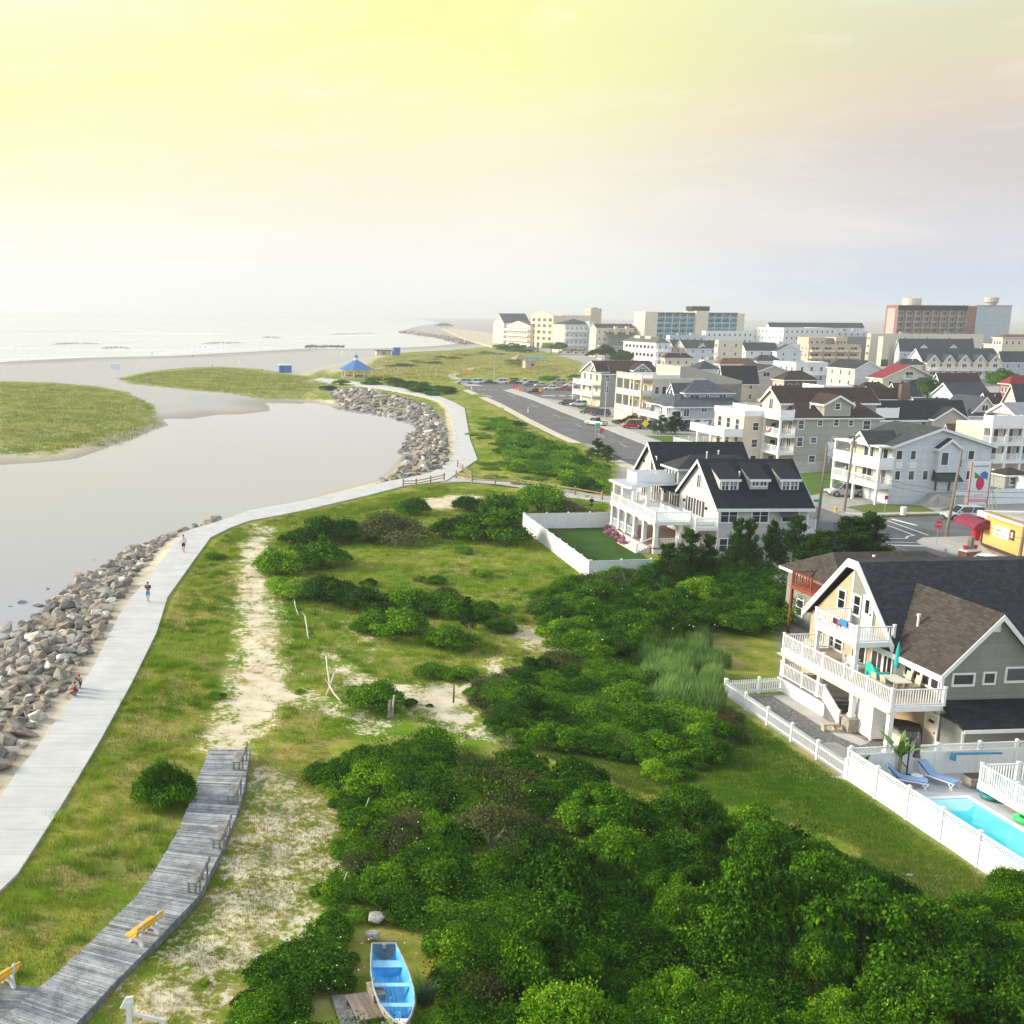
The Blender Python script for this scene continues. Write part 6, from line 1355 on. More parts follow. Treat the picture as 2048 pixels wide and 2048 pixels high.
# ------------------------------------------------------------------ vehicles
tyre = pm('tyre_rubber', (.018,.018,.02), .8, .2, 6); rimm = pm('alloy_rim', (.38,.39,.40), .35, .1, 5, metal=.6); cglass = pm('car_glass', (.02,.028,.032), .05, .1, 1, spec=.7)
lampm = pm('headlamp_glass', (.62,.64,.66), .15, .05, 2); tailm = pm('tail_lamp_red', (.35,.015,.02), .25, .1, 2)
def paintm(name, c): 
    m = pm(name, c, .22, .04, .6, spec=.55); m.node_tree.nodes['Principled BSDF'].inputs['Coat Weight'].default_value = .5; return m
def car(label, px, py, ang, kind, paint, name=None, xy=None, group=None, z=0.03, far=False, sc=1.0):
    L_, Wd, H_, hood, boot, zb = {'sedan': (4.6,1.8,1.45,.30,.20,.88), 'suv': (4.75,1.9,1.75,.26,.03,1.02), 'pickup': (5.4,1.95,1.85,.26,.40,1.02), 'van': (4.9,1.95,2.0,.16,.02,1.1), 'hatch': (4.3,1.8,1.5,.28,.07,.92)}[kind]
    x, y = xy or G(px, py); r = thing(name or {'sedan':'car','suv':'suv','pickup':'pickup_truck','van':'van','hatch':'hatchback'}[kind], label, {'sedan':'car','suv':'suv','pickup':'pickup','van':'van','hatch':'car'}[kind], (x, y), R(ang), z, group); r.scale = (sc, sc, sc)
    h = L_/2; w = Wd/2; g = .28
    # body: lofted sections (x, half width low, half width belt, z sill, z belt)
    sec = [(-h, .80, .74, .42, zb*.80), (-h+.12, .93, .86, .32, zb*.93), (-h+L_*.16, 1, .93, g, zb), (-.2, 1, .95, g, zb), (h-L_*hood, 1, .94, g, zb*.97), (h-.45, .97, .88, .30, zb*.82), (h-.1, .90, .80, .36, zb*.70), (h, .72, .66, .45, zb*.58)]
    m = MB(); vs = []
    for X, a, b_, z0, z1 in sec: vs += [(X,-w*a*.94,z0), (X,-w*a,z0+.16), (X,-w*a*1.0,(z0+z1)/2+.05), (X,-w*b_,z1), (X,w*b_,z1), (X,w*a,(z0+z1)/2+.05), (X,w*a,z0+.16), (X,w*a*.94,z0)]
    n = len(sec); fs = []
    for i in range(n-1):
        for k in range(8): fs.append((i*8+k, i*8+(k+1)%8, (i+1)*8+(k+1)%8, (i+1)*8+k))
    fs += [tuple(range(8)), tuple(range((n-1)*8+7, (n-1)*8-1, -1))]
    b = m.poly(vs, fs).build('body', paint, r, smooth=False)
    xa, xb = -h+L_*boot+.06, h-L_*hood+.1; ra, rb_ = xa+(.55 if kind in ('sedan','hatch') else .28), xb-.75; 
    if kind == 'pickup': xa, ra = -h+L_*.40, -h+L_*.40+.2
    cab = [(xa,-w*.88,zb-.02),(xb,-w*.86,zb*.96),(xb,w*.86,zb*.96),(xa,w*.88,zb-.02),(ra,-w*.72,H_-.06),(rb_,-w*.72,H_-.06),(rb_,w*.72,H_-.06),(ra,w*.72,H_-.06)]
    MB().poly(cab, [(0,1,5,4),(1,2,6,5),(2,3,7,6),(3,0,4,7)]).build('cabin_glass', cglass, r)
    MB().poly([(ra-.06,-w*.74,H_-.07),(rb_+.06,-w*.74,H_-.07),(rb_+.06,w*.74,H_-.07),(ra-.06,w*.74,H_-.07),(ra+.12,-w*.64,H_),(rb_-.15,-w*.64,H_),(rb_-.15,w*.64,H_),(ra+.12,w*.64,H_)], [(0,1,5,4),(1,2,6,5),(2,3,7,6),(3,0,4,7),(4,5,6,7)]).build('roof', paint, r)
    if not far:
        pl = MB()
        for s in (-1,1):
            for (xl, xu) in ((xa+.02,ra),(xb-.02,rb_),((xa+xb)/2-.05,(ra+rb_)/2),): pl.bar((xl,s*w*.885,zb-.02),(xu,s*w*.735,H_-.06),.07,.05)
        pl.build('pillar', paint, r)
        for s in (-1,1): MB().box(xb-.55, s*w*.9, zb+.02, xb-.35, s*w*1.08, zb+.16).build('mirror', paint, r)
        for s in (-1,1):
            MB().box(h-.28, s*w*.42, zb*.60, h-.03, s*w*.82, zb*.76).build('headlight', lampm, r); MB().box(-h-.015, s*w*.45, zb*.62, -h+.1, s*w*.80, zb*.80).build('tail_light', tailm, r)
        MB().box(-h-.01,-.28,.55,-h+.02,.28,.68).build('number_plate', W['white'], r); MB().box(h-.08,-w*.5,.38,h+.012,w*.5,.58).build('grille', W['dark'], r)
    if kind == 'pickup': MB().box(-h+.18,-w*.78,zb-.4,-h+L_*.39,w*.78,zb+.012).build('load_bed', W['dark'], r)
    rw = .34 if kind in ('sedan','hatch') else .38
    for X in (-h+L_*.185, h-L_*.19):
        for s in (-1,1):
            wh = MB().tube([(X,s*(w-.24),rw),(X,s*(w+.012),rw)], rw, 16).build('wheel', tyre, r)
            if not far: MB().tube([(X,s*(w+.0),rw),(X,s*(w+.026),rw)], rw*.62, 10).build('rim', rimm, wh)
    return r
CW = paintm('car_white', (.72,.73,.73)); CS = paintm('car_silver', (.42,.44,.45)); CK = paintm('car_black', (.018,.019,.022)); CR = paintm('car_red', (.42,.015,.02)); CM = paintm('car_maroon', (.12,.025,.04)); CN = paintm('car_navy', (.03,.04,.09)); CT = paintm('car_teal', (.035,.07,.08)); CB = paintm('car_beige', (.46,.40,.31)); CG = paintm('car_grey', (.16,.165,.17))
car('silver suv parked on the drive of the corner apartment house', 1689, 992, 178, 'suv', CS, sc=1.05)
car('pale silver suv parked on the street behind the yellow shop', 1926, 1040, 176, 'suv', paintm('car_pale_silver', (.52,.56,.58)))
car('white hatchback parked beside the yellow shop forecourt', 1983, 1142, -40, 'hatch', CW)
car('black car behind the white hatchback at the right edge', 2040, 1166, -40, 'sedan', CK)
car('red van parked beside the round shrub of the cream flat-roofed house', 1266, 857, 176, 'van', CR)
car('black suv parked next to the red van', 1296, 858, 178, 'suv', CK)
car('dark suv under the stilts of the blue-grey house', 1376, 862, 175, 'suv', CG)
car('maroon car parked by the grey house kerb', 1180, 828, 150, 'suv', CM); car('navy car parked beside the maroon car', 1201, 832, 160, 'suv', CN)
car('white suv parked in front of the grey house by the lot', 1157, 813, 172, 'suv', CW); car('black suv parked left of the white suv by the lot', 1135, 811, 140, 'suv', CK)
car('beige pickup seen from behind on the main road', 1192, 851, 118, 'pickup', paintm('car_cream', (.60,.55,.45)))
G1 = 'cars parked in the row at the dune edge'
car('white suv, leftmost car in the row at the dune edge', 951, 768, 176, 'suv', CW, group=G1, sc=1.1); car('black sedan in the row at the dune edge', 977, 768, 176, 'sedan', CK, group=G1, sc=1.1); car('tall white suv behind the orange sign in the row at the dune edge', 1002, 768, 176, 'suv', CW, group=G1, sc=1.1); car('dark teal sedan in the row at the dune edge', 1024, 768, 176, 'sedan', CT, group=G1, sc=1.1); car('white pickup, rightmost in the row at the dune edge', 1051, 768, 176, 'pickup', CW, group=G1, sc=1.05)
car('silver sedan in the middle of the parking lot', 1083, 774, 15, 'sedan', CS, sc=1.1); car('white sedan in front of the silver one in the parking lot', 1102, 780, 172, 'sedan', CW, sc=1.1); car('beige suv at the back of the parking lot near the grey house', 1117, 768, 172, 'suv', CB, sc=1.1)
for px, py, nm, k_, m_ in ((1062,772,'grey suv beside the silver sedan in the parking lot','suv',CG),(1128,781,'dark red sedan in the parking lot beside the grey house','sedan',CR),(1142,774,'white sedan at the right end of the parking lot','sedan',CW),(1070,786,'black hatchback near the planted island of the lot','hatch',CK),(928,768,'silver suv at the left end of the dune edge row','suv',CS)): car(nm, px, py, 175, k_, m_, sc=1.1)
car('dark brown suv between the black roof and the cream house', 1473, 914, 175, 'suv', paintm('car_brown', (.07,.045,.04))); car('black car under the stacked white balconies', 1503, 915, 150, 'suv', CK); car('orange-topped car behind the black roof', 1515, 928, 175, 'sedan', paintm('car_orange', (.55,.25,.08)))
far_c = [(1128,706,'pale yellow',(.6,.6,.2)),(1144,706,'red',(.5,.03,.05)),(1158,707,'lime',(.5,.6,.1)),(1180,712,'dark blue',(.04,.06,.14)),(1195,713,'white',(.7,.7,.7)),(1225,722,'silver',(.45,.46,.48)),(1240,723,'second white',(.7,.7,.7)),(1060,700,'grey',(.2,.2,.21)),(1044,697,'dark red',(.25,.04,.05)),(1068,704,'pale grey',(.5,.5,.5)),(1030,694,'black',(.03,.03,.03)),(1020,692,'pale blue',(.3,.4,.5))]
for px, py, nm, c in far_c: car('distant %s car on the street before the beachfront hotels' % nm, px, py, 175, 'suv', paintm('paint_'+nm.replace(' ','_'), c), group='distant cars before the beachfront hotels', far=True, sc=1.5)
# ------------------------------------------------------------------ riprap boulders
stone_m = [pm('boulder_grey', (.295,.275,.24), .9, .35, 1.6, .7, 6), pm('boulder_brown', (.31,.26,.20), .9, .35, 1.6, .7, 6), pm('boulder_pale', (.55,.52,.45), .9, .28, 1.6, .7, 6), pm('boulder_dark', (.145,.14,.13), .85, .35, 1.6, .7, 6)]
def boulder_mesh(seed, mat):
    r = random.Random(seed); bm = bmesh.new(); el = (1, r.uniform(.6,.85), r.uniform(.42,.6))
    for i in range(15):
        d = Vector((r.gauss(0,1), r.gauss(0,1), r.gauss(0,1))).normalized(); k = r.uniform(.86,1.06)
        d = Vector([math.copysign(abs(q)**.75, q) for q in d]); bm.verts.new((d.x*el[0]*k, d.y*el[1]*k, d.z*el[2]*k))
    res = bmesh.ops.convex_hull(bm, input=bm.verts); bmesh.ops.delete(bm, geom=[e for e in res['geom_interior'] if isinstance(e, bmesh.types.BMVert)], context='VERTS')
    bmesh.ops.dissolve_limit(bm, angle_limit=R(14), verts=bm.verts, edges=bm.edges)
    bmesh.ops.bevel(bm, geom=list(bm.edges), offset=.05, segments=1, affect='EDGES', clamp_overlap=True)
    me = bpy.data.meshes.new('boulder'); bm.to_mesh(me); bm.free(); me.materials.append(mat); return me
BM_ = [[boulder_mesh(10*k+i, m) for i in range(6)] for k, m in enumerate(stone_m)]
def hpt(x, y): return float(ground_height(np.array([x]), np.array([y]))[0])
def scatter(poly, n, rad, seed, tries=30):
    rs = random.Random(seed); xs = [p[0] for p in poly]; ys_ = [p[1] for p in poly]; out = []; K = 4000
    X = np.array([rs.uniform(min(xs), max(xs)) for _ in range(K*3)]); Y = np.array([rs.uniform(min(ys_), max(ys_)) for _ in range(K*3)])
    ok = sdist(X, Y, poly) > 0
    cell = {}
    for x, y in zip(X[ok], Y[ok]):
        r = rad(rs, y); good = True; c = (int(x//2), int(y//2))
        for i in (-2,-1,0,1,2):
            for j in (-2,-1,0,1,2):
                for (a, b, q) in cell.get((c[0]+i, c[1]+j), ()):
                    if (a-x)**2+(b-y)**2 < ((q+r)*.60)**2: good = False; break
                if not good: break
            if not good: break
        if good: cell.setdefault(c, []).append((x, y, r)); out.append((x, y, r))
        if len(out) >= n: break
    return out
rs = random.Random(5)
NAMES = ['grey', 'brown', 'pale', 'dark']
near_all = scatter(ROCKS1, 900, lambda r, y: r.choice((.28,.33,.4,.48,.55,.65,.8,.95)), 21)
near_all.sort(key=lambda q: -q[2]/q[1]); near = near_all[:216]
near += [(*G(px, py, WZ), q) for px, py, q in ((157,1151,.6),(95,1178,.35),(45,1205,.45),(20,1213,.3),(75,1212,.6),(187,1120,.3),(6,1262,.9),(50,1222,.25))]
H_n = ground_height(np.array([p[0] for p in near]), np.array([p[1] for p in near]))
for (x, y, r), h in zip(near, H_n):
    k = rs.choice((0,0,1,1,1,2,3)); o = link('boulder', rs.choice(BM_[k]), None, (x, y, max(h, WZ-.15)+r*.16))
    o.scale = (r*1.25, r*1.1, r*1.15); o.rotation_euler = (rs.uniform(-.5,.5), rs.uniform(-.5,.5), rs.uniform(0,6.28)); tag(o, NAMES[k]+' boulder in the rock bank beside the near stretch of promenade', 'boulder', 'boulders of the near rock bank')
rs2 = random.Random(6)
far = scatter(ROCKS2, 620, lambda r, y: r.choice((.4,.55,.7,.85,1.0)), 22)
H_f = ground_height(np.array([p[0] for p in far]), np.array([p[1] for p in far])); order = sorted(range(len(far)), key=lambda i: far[i][1]-60*far[i][2]); rest = MB(); rest_f = []
for n_, i in enumerate(order):
    x, y, r = far[i]; k = rs.choice((0,0,1,1,2,3)); z = max(H_f[i], WZ-.1)+r*.2
    if n_ < 75:
        o = link('boulder', rs.choice(BM_[k]), None, (x, y, z)); o.scale = (r*1.3, r*1.15, r*1.3); o.rotation_euler = (rs.uniform(-.5,.5), rs.uniform(-.5,.5), rs.uniform(0,6.28)); tag(o, NAMES[k]+' boulder in the rock bank at the far bend of the lagoon', 'boulder', 'boulders of the far rock bank')
    else: rest_f.append((x, y, z, r, k))
def rock_heap(name, items):
    vs = []; fs = []; mi = []; 
    for x, y, z, r, k in items:
        me = rs.choice(BM_[k]); M = Matrix.Translation((x,y,z)) @ Matrix.Rotation(rs.uniform(0,6.28),4,'Z') @ Matrix.Rotation(rs.uniform(-.5,.5),4,'X') @ Matrix.Diagonal((r*1.3,r*1.15,r*1.3,1)); n = len(vs)
        vs += [tuple(M @ v.co) for v in me.vertices]; fs += [tuple(n+i for i in p.vertices) for p in me.polygons]; mi += [k]*len(me.polygons)
    me = bpy.data.meshes.new(name); me.from_pydata(vs, [], fs); [me.materials.append(m) for m in stone_m]; me.polygons.foreach_set('material_index', mi); return tag(link(name, me), kind='stuff')
rock_heap('far_rocks', rest_f)
rock_heap('near_rocks', [(x, y, max(hpt(x, y), WZ-.1)+r*.1, r, rs2.choice((0,0,1,1,2,3))) for x, y, r in near_all[216:]])
gro = []
for i in range(70): 
    f = rs.random(); px = 612+f*75; py = 693.5+rs.uniform(-1.3,1.3); x, y = G(px, py, WZ); gro.append((x, y, WZ+.1, rs.uniform(1.0,2.0), 3))
for i in range(260):
    f = rs.random(); a = G(803,664,-.5); b = G(935,688,-.5); q = [G(803,664,-.5), G(850,670,-.5), G(890,676,-.5), G(935,688,-.5)]; f *= 3; i0 = min(int(f),2); k = f-i0
    gro.append((q[i0][0]*(1-k)+q[i0+1][0]*k+rs.uniform(-3,6), q[i0][1]*(1-k)+q[i0+1][1]*k+rs.uniform(-8,14), -.7+rs.random()*1.0, rs.uniform(1.2,2.6), rs.choice((0,3,1))))
rock_heap('groin_rocks', gro)
# ------------------------------------------------------------------ timber boardwalk
BZ = .38
BWL = [(419,1499),(401,1543),(379,1606),(353,1668),(312,1736),(276,1789),(206,1859),(112,1947),(82,1971),(0,2040),(-90,2110)]
BWR = [(500,1499),(488,1577),(473,1630),(444,1699),(420,1745),(397,1792),(294,1900),(229,1965),(153,2047),(80,2110),(20,2160)]
BL = gp(BWL, BZ); BR = gp(BWR, BZ)
def along(P, f):
    ds = [0]
    for a, b in zip(P[:-1], P[1:]): ds.append(ds[-1]+math.hypot(b[0]-a[0], b[1]-a[1]))
    s = f*ds[-1]
    for i in range(len(P)-1):
        if s <= ds[i+1] or i == len(P)-2:
            k = (s-ds[i])/(ds[i+1]-ds[i]+1e-9); return (P[i][0]*(1-k)+P[i+1][0]*k, P[i][1]*(1-k)+P[i+1][1]*k)
pw_ = [pm('deck_plank_a', (.27,.285,.29), .85, .3, 1.5, .4, 40), pm('deck_plank_b', (.34,.355,.36), .85, .3, 1.5, .4, 40), pm('deck_plank_c', (.20,.21,.22), .85, .3, 1.5, .4, 40), pm('deck_plank_d', (.42,.43,.42), .85, .25, 1.5, .4, 40)]
m = MB(); n = 205; rs = random.Random(8)
for i in range(n):
    f0 = i/n; f1 = (i+.88)/n; a, b, c, d = along(BL, f0), along(BR, f0), along(BR, f1), along(BL, f1); e = rs.uniform(-.04,.04); z = BZ+rs.uniform(-.012,.012)
    a = (a[0]+e, a[1]); d = (d[0]+e, d[1]); m.mi = rs.choices((0,1,2,3), (5,4,2.4,.9))[0]
    m.poly([(*a,z),(*b,z),(*c,z),(*d,z),(*a,z-.06),(*b,z-.06),(*c,z-.06),(*d,z-.06)], [(0,3,2,1),(0,1,5,4),(1,2,6,5),(2,3,7,6),(3,0,4,7)])
m.mi = 2
for P in (BL, BR):
    for i in range(len(P)-1): m.bar((*P[i], BZ-.2), (*P[i+1], BZ-.2), .08, .26)
m.mi = 3
for fr in (.163, .262): a, b = along(BL, fr), along(BR, fr); m.bar((*a, BZ+.015), (*b, BZ+.015), .1, .03)
tag(m.build('boardwalk', pw_), kind='structure')
m = MB(); pa, pb = G(-110,1962,BZ), G(82,1972,BZ); pc = G(-110,2110,BZ)
for i in range(40):
    f0 = i/40; f1 = (i+.9)/40; m.mi = rs.choices((0,1,2,3), (3,1,5,.3))[0]
    A_ = Vector(pa).lerp(Vector(pc), f0); D_ = Vector(pa).lerp(Vector(pc), f1); B_ = Vector(pb)+(A_-Vector(pa)); C_ = Vector(pb)+(D_-Vector(pa))
    m.poly([(*A_,BZ-.03),(*B_,BZ-.03),(*C_,BZ-.03),(*D_,BZ-.03),(*A_,BZ-.08),(*B_,BZ-.08),(*C_,BZ-.08),(*D_,BZ-.08)], [(0,1,2,3),(0,4,5,1),(1,5,6,2),(2,6,7,3),(3,7,4,0)])
tag(m.build('boardwalk', pw_), kind='structure')
# built-in weathered benches along its outer edge
def plank_bench(label, p0, p1):
    a = Vector(G(*p0, BZ)); b = Vector(G(*p1, BZ)); d = b-a; L = d.length; r = thing('plank_bench', label, 'bench', tuple(a), math.atan2(d.y, d.x), BZ, 'weathered plank benches along the boardwalk'); gw = W['wood']
    MB().box(0,.1,.40,L*.55,.50,.46).build('seat', gw, r); [MB().box(x,y,0,x+.08,y+.08,.4).build('leg', gw, r) for x in (0, L*.45) for y in (.12,.4)]
    MB().bar((0,.02,.56),(L*.75,.02,.56),.05,.12).bar((0,.02,.72),(L*.75,.02,.72),.05,.12).build('backrest', gw, r)
    for x in (.05, L*.5): MB().box(x-.05,-.06,0,x+.05,.0,.78).build('post', gw, r)
# the back runs along the right-hand edge, seat towards the walkers
plank_bench('weathered plank bench at the far end of the boardwalk', (484,1541), (500,1500)); plank_bench('weathered plank bench second from the far end of the boardwalk', (474,1610), (487,1568)); plank_bench('weathered plank bench third along, with a long back rail', (446,1699), (470,1642)); plank_bench('weathered plank bench nearest to the yellow bench', (398,1788), (428,1728))
yw_ = pm('yellow_slat', (.78,.46,.06), .6, .12, 3); cst = pm('pale_cast_concrete', (.58,.60,.60), .7, .08, 3)
def yellow_bench(label, p0, p1):
    a = Vector(G(*p0, BZ)); b = Vector(G(*p1, BZ)); d = b-a; L = d.length; r = thing('park_bench', label, 'bench', tuple(a), math.atan2(d.y, d.x), BZ)
    for k, z in enumerate((.40,.41,.40)): MB().box(-.05,.10+k*.15,z,L+.05,.23+k*.15,z+.045).build('slat', yw_, r)
    for k in range(2): MB().poly([(-.05,.02-k*.05,.56+k*.19),(L+.05,.02-k*.05,.56+k*.19),(L+.05,-.02-k*.05,.71+k*.19),(-.05,-.02-k*.05,.71+k*.19),(-.05,-.03-k*.05,.55+k*.19),(L+.05,-.03-k*.05,.55+k*.19),(L+.05,-.07-k*.05,.70+k*.19),(-.05,-.07-k*.05,.70+k*.19)], [(0,1,2,3),(7,6,5,4),(0,4,5,1),(1,5,6,2),(2,6,7,3),(3,7,4,0)]).build('back_slat', yw_, r)
    prof = [(.60,0),(.46,0),(.36,.17),(.14,.17),(.03,0),(-.12,0),(-.06,.45),(-.14,.95),(-.06,.97),(.02,.52),(.08,.40),(.55,.40),(.58,.34),(.50,.22)]
    for x in (.22, L-.30): MB().ext(prof, 'x', x, x+.09).build('end_frame', cst, r)
yellow_bench('yellow slatted bench with pale cast ends on the boardwalk', (273,1898), (322,1861)); yellow_bench('yellow slatted bench cut off by the left picture edge', (-28,2010), (36,1968))
# white signpost at the bottom edge
r = thing('sign_post', 'white painted post with a board at the bottom edge beside the boardwalk', 'sign post', G(259, 2075)); MB().box(-.09,-.09,0,.09,.09,1.35).build('post', W['white'], r); MB().poly([(-.3,-.05,1.1),(.15,-.05,1.1),(.15,-.05,1.55),(-.1,-.05,1.5),(-.3,.02,1.1),(.15,.02,1.1),(.15,.02,1.55),(-.1,.02,1.5)], [(0,1,2,3),(7,6,5,4),(0,4,5,1),(1,5,6,2),(2,6,7,3),(3,7,4,0)]).build('board', W['white'], r); MB().bar((.1,0,.9),(1.2,.1,.55),.08,.1).build('rail', W['white'], r)
# ------------------------------------------------------------------ blue rowing boat on a timber stand
def boat():
    zg = 1.15; s = Vector(G(768, 1886, zg)); b = Vector(G(806, 2060, zg)); d = b-s; L = d.length; r = thing('rowing_boat', 'blue-painted wooden rowing boat with three thwarts among the shrubs', 'rowing boat', tuple(s), math.atan2(d.y, d.x), .42)
    blu = pm('boat_blue_paint', (.10,.46,.78), .5, .12, 2.5, .3, 20, col2=(.06,.30,.56)); out_ = pm('boat_outer_wood', (.42,.36,.27), .7, .25, 3); gun = pm('gunwale_grey', (.30,.33,.36), .6, .2, 4); lt_ = pm('pale_blue_thwart', (.30,.62,.80), .5, .12, 3)
    st = [(0,.44,.70,.30,.03),(.15,.56,.68,.40,.02),(.35,.68,.67,.46,0),(.55,.70,.68,.44,0),(.72,.60,.71,.34,.01),(.87,.36,.77,.18,.06),(.96,.13,.82,.06,.16),(1.0,.03,.85,.02,.30)]
    def hull(sc, dz, inner):
        vs = []; 
        for f, wg, zt, wb, zb in st:
            x = L*f; wg_, wb_ = wg*sc, wb*sc; zz = zb+dz
            vs += [(x,-wg_,zt),(x,-(wg_*.62+wb_*.38)*1.03,zt*.5+zz*.5),(x,-wb_,zz+.08),(x,-wb_*.4,zz),(x,wb_*.4,zz),(x,wb_,zz+.08),(x,(wg_*.62+wb_*.38)*1.03,zt*.5+zz*.5),(x,wg_,zt)]
        fs = []
        for i in range(len(st)-1):
            for k in range(7):
                q = (i*8+k, i*8+k+1, (i+1)*8+k+1, (i+1)*8+k); fs.append(q if inner else q[::-1])
        fs.append(tuple(range(8)) if not inner else tuple(range(7,-1,-1))); return vs, fs
    MB().poly(*hull(1.0, 0, False)).build('hull', out_, r, smooth=True); MB().poly(*hull(.94, .04, True)).build('inner_hull', blu, r)
    g = MB()
    for sd_ in (-1,1): g.tube([(L*f, sd_*wg*.985, zt+.01) for f, wg, zt, wb, zb in st], .035, 8)
    g.bar((0,-.44,.71),(0,.44,.71),.06,.05); g.build('gunwale', gun, r)
    for f, wd, z in ((.13,.42,.44),(.42,.2,.50),(.66,.2,.54)):
        hw = np.interp(f, [q[0] for q in st], [q[1] for q in st])*.93; h2 = np.interp(f+wd/L, [q[0] for q in st], [q[1] for q in st])*.93
        MB().poly([(L*f,-hw,z),(L*f+wd,-h2,z),(L*f+wd,h2,z),(L*f,hw,z),(L*f,-hw,z-.04),(L*f+wd,-h2,z-.04),(L*f+wd,h2,z-.04),(L*f,hw,z-.04)], [(0,1,2,3),(7,6,5,4),(0,4,5,1),(1,5,6,2),(2,6,7,3),(3,7,4,0)]).build('thwart', lt_, r)
    MB().box(L*.13+.38,-.5,.06,L*.13+.42,.5,.42).build('stern_panel', blu, r); MB().box(.03,-.07,.55,.08,.07,.72).build('transom_block', pm('boat_outer_wood', (.42,.36,.27)), r)
    MB().box(L*.70,-.12,.05,L*.79,.12,.42).build('mast_step', blu, r); MB().poly([(L*.90,-.27,.795),(L*.995,-.03,.86),(L*.995,.03,.86),(L*.90,.27,.795)], [(0,1,2,3)]).build('bow_plate', W['white'], r)
    fl_ = MB()
    for y in (-.2,-.07,.07,.2): fl_.box(L*.24,y-.055,.05,L*.74,y+.055,.075)
    fl_.build('floor_boards', blu, r)
    s_ = thing('boat_stand', 'low grey timber stand under the blue boat', 'stand', tuple(s.lerp(b, .25)), math.atan2(d.y, d.x)); MB().box(0,-.6,.3,.15,.6,.42).box(0,-.5,0,.12,-.38,.3).box(0,.38,0,.12,.5,.3).build('cradle', W['wood'], s_); MB().box(L*.45,-.5,.3,L*.45+.15,.5,.42).box(L*.45,-.4,0,L*.45+.12,-.28,.3).box(L*.45,.28,0,L*.45+.12,.4,.3).build('cradle', W['wood'], s_)
boat()
r = thing('timber_platform', 'small brown plank platform left of the blue boat', 'platform', G(735, 2010, .5), R(14)); m = MB()
for k in range(5): m.box(-.55+k*.22,-.7,.42,-.55+k*.22+.205,.75,.48)
m.build('deck_boards', pm('brown_plank', (.25,.205,.165), .85, .25, 3, .4, 30, stretch=(1,.2,1)), r); [MB().box(x-.05,y-.05,0,x+.05,y+.05,.42).build('leg', W['wood'], r) for x in (-.5,.5) for y in (-.6,.65)]
r = thing('slatted_crate', 'small slatted crate on the brown plank platform', 'crate', G(752, 1990, .5), R(12), .485); m = MB()
for k in range(6): m.box(-.24,-.4+k*.135,.26,.24,-.4+k*.135+.12,.29)
m.build('lid', pm('crate_slat', (.34,.29,.22), .85, .2, 4), r); MB().box(-.22,-.38,0,.22,.4,.255).build('box', W['wood'], r)
r = thing('plank_path', 'grey plank walk at the bottom edge left of the boat', 'plank walk', G(697, 2020, .1), R(8)); m = MB()
for k in range(9): m.box(-.45,-1.6+k*.27,.1,.45,-1.6+k*.27+.255,.16)
m.build('boards', W['wood'], r); MB().box(-.4,-1.6,0,-.3,.8,.1).build('joist', W['wood'], r); MB().box(.3,-1.6,0,.4,.8,.1).build('joist', W['wood'], r)
# shell-white debris heap behind the boat
sm_st = pm('shelly_stone', (.42,.41,.37), .9, .35, 4, .8, 12)
ST_ = [boulder_mesh(900+i, sm_st) for i in range(3)]
for lb, px, py, sz in (('pale broken rock behind the stern of the blue boat', 747, 1866, .38), ('rough white stone in the shrubs above the blue boat', 752, 1832, .42), ('small pale stone on the meadow near the white fence', 1822, 1755, .25)):
    o = link('stone', ST_[int(px)%3], None, (*G(px, py, .35 if px < 1000 else 0), .3 if px < 1000 else .1)); o.scale = (sz, sz, sz*.9); tag(o, lb, 'stone')
# ------------------------------------------------------------------ driftwood posts and old sand fence
drift = pm('driftwood', (.56,.50,.42), .9, .15, 4)
def post_thing(label, px, py, h, lean=(0,0), mat=None, r0=.07, name='fence_post'):
    r = thing(name, label, 'post', G(px, py)); MB().tube([(0,0,-.1),(lean[0]*.5,lean[1]*.5,h*.5),(lean[0],lean[1],h)], [r0,r0*.9,r0*.7], 7).build('post', mat or drift, r); return r
def drift_rail(label, pts, r0=.05):
    a = G(*pts[0][:2]); r = thing('driftwood_rail', label, 'driftwood'
, a); P = [(G(p[0],p[1])[0]-a[0], G(p[0],p[1])[1]-a[1], p[2]) for p in pts]; MB().tube(P, [r0*1.2]+[r0]*(len(P)-1), 6).build('stem', drift, r); MB().tube([P[0], (P[0][0]-.25, P[0][1]+.1, P[0][2]+.35)], [r0,r0*.5], 6).build('stub', drift, r)
drift_rail('pale leaning driftwood rail below the first dune shrubs', [(588,1204,.5),(590,1216,.3),(597,1235,.1)]); drift_rail('pale driftwood rail with a bent top, second down the trail', [(610,1250,.7),(613,1262,.4),(617,1282,.05)]); drift_rail('tall bent driftwood rail beside the low green bush', [(652,1338,.9),(654,1352,.6),(659,1372,.2)]); drift_rail('crossed driftwood limb lying towards the low green bush', [(657,1376,.3),(668,1392,.15),(680,1402,.05)]); drift_rail('dark driftwood limb crossing the trail edge', [(668,1362,.5),(660,1378,.25),(652,1392,.05)])
post_thing('stubby weathered post at the near end of the sand trail', 778, 1432, 1.0, (.05,0), W['wood'], .12); post_thing('thin weathered stake beside the stubby trail post', 784, 1428, 1.2, (.1,0)); post_thing('dark upright post on the bare sand before the thicket', 907, 1402, 1.1, (0,0), W['trunk'], .06); post_thing('pale post with a white cap by the dune shrubs', 592, 1200, 1.0, (.03,0)); post_thing('leaning pale pole in the foreground thicket edge', 722, 1640, 1.4, (.3,-.6), drift, .04); post_thing('thin pale pole in the shrubs above the boat', 676, 1790, 1.2, (.35,-.3), drift, .035)
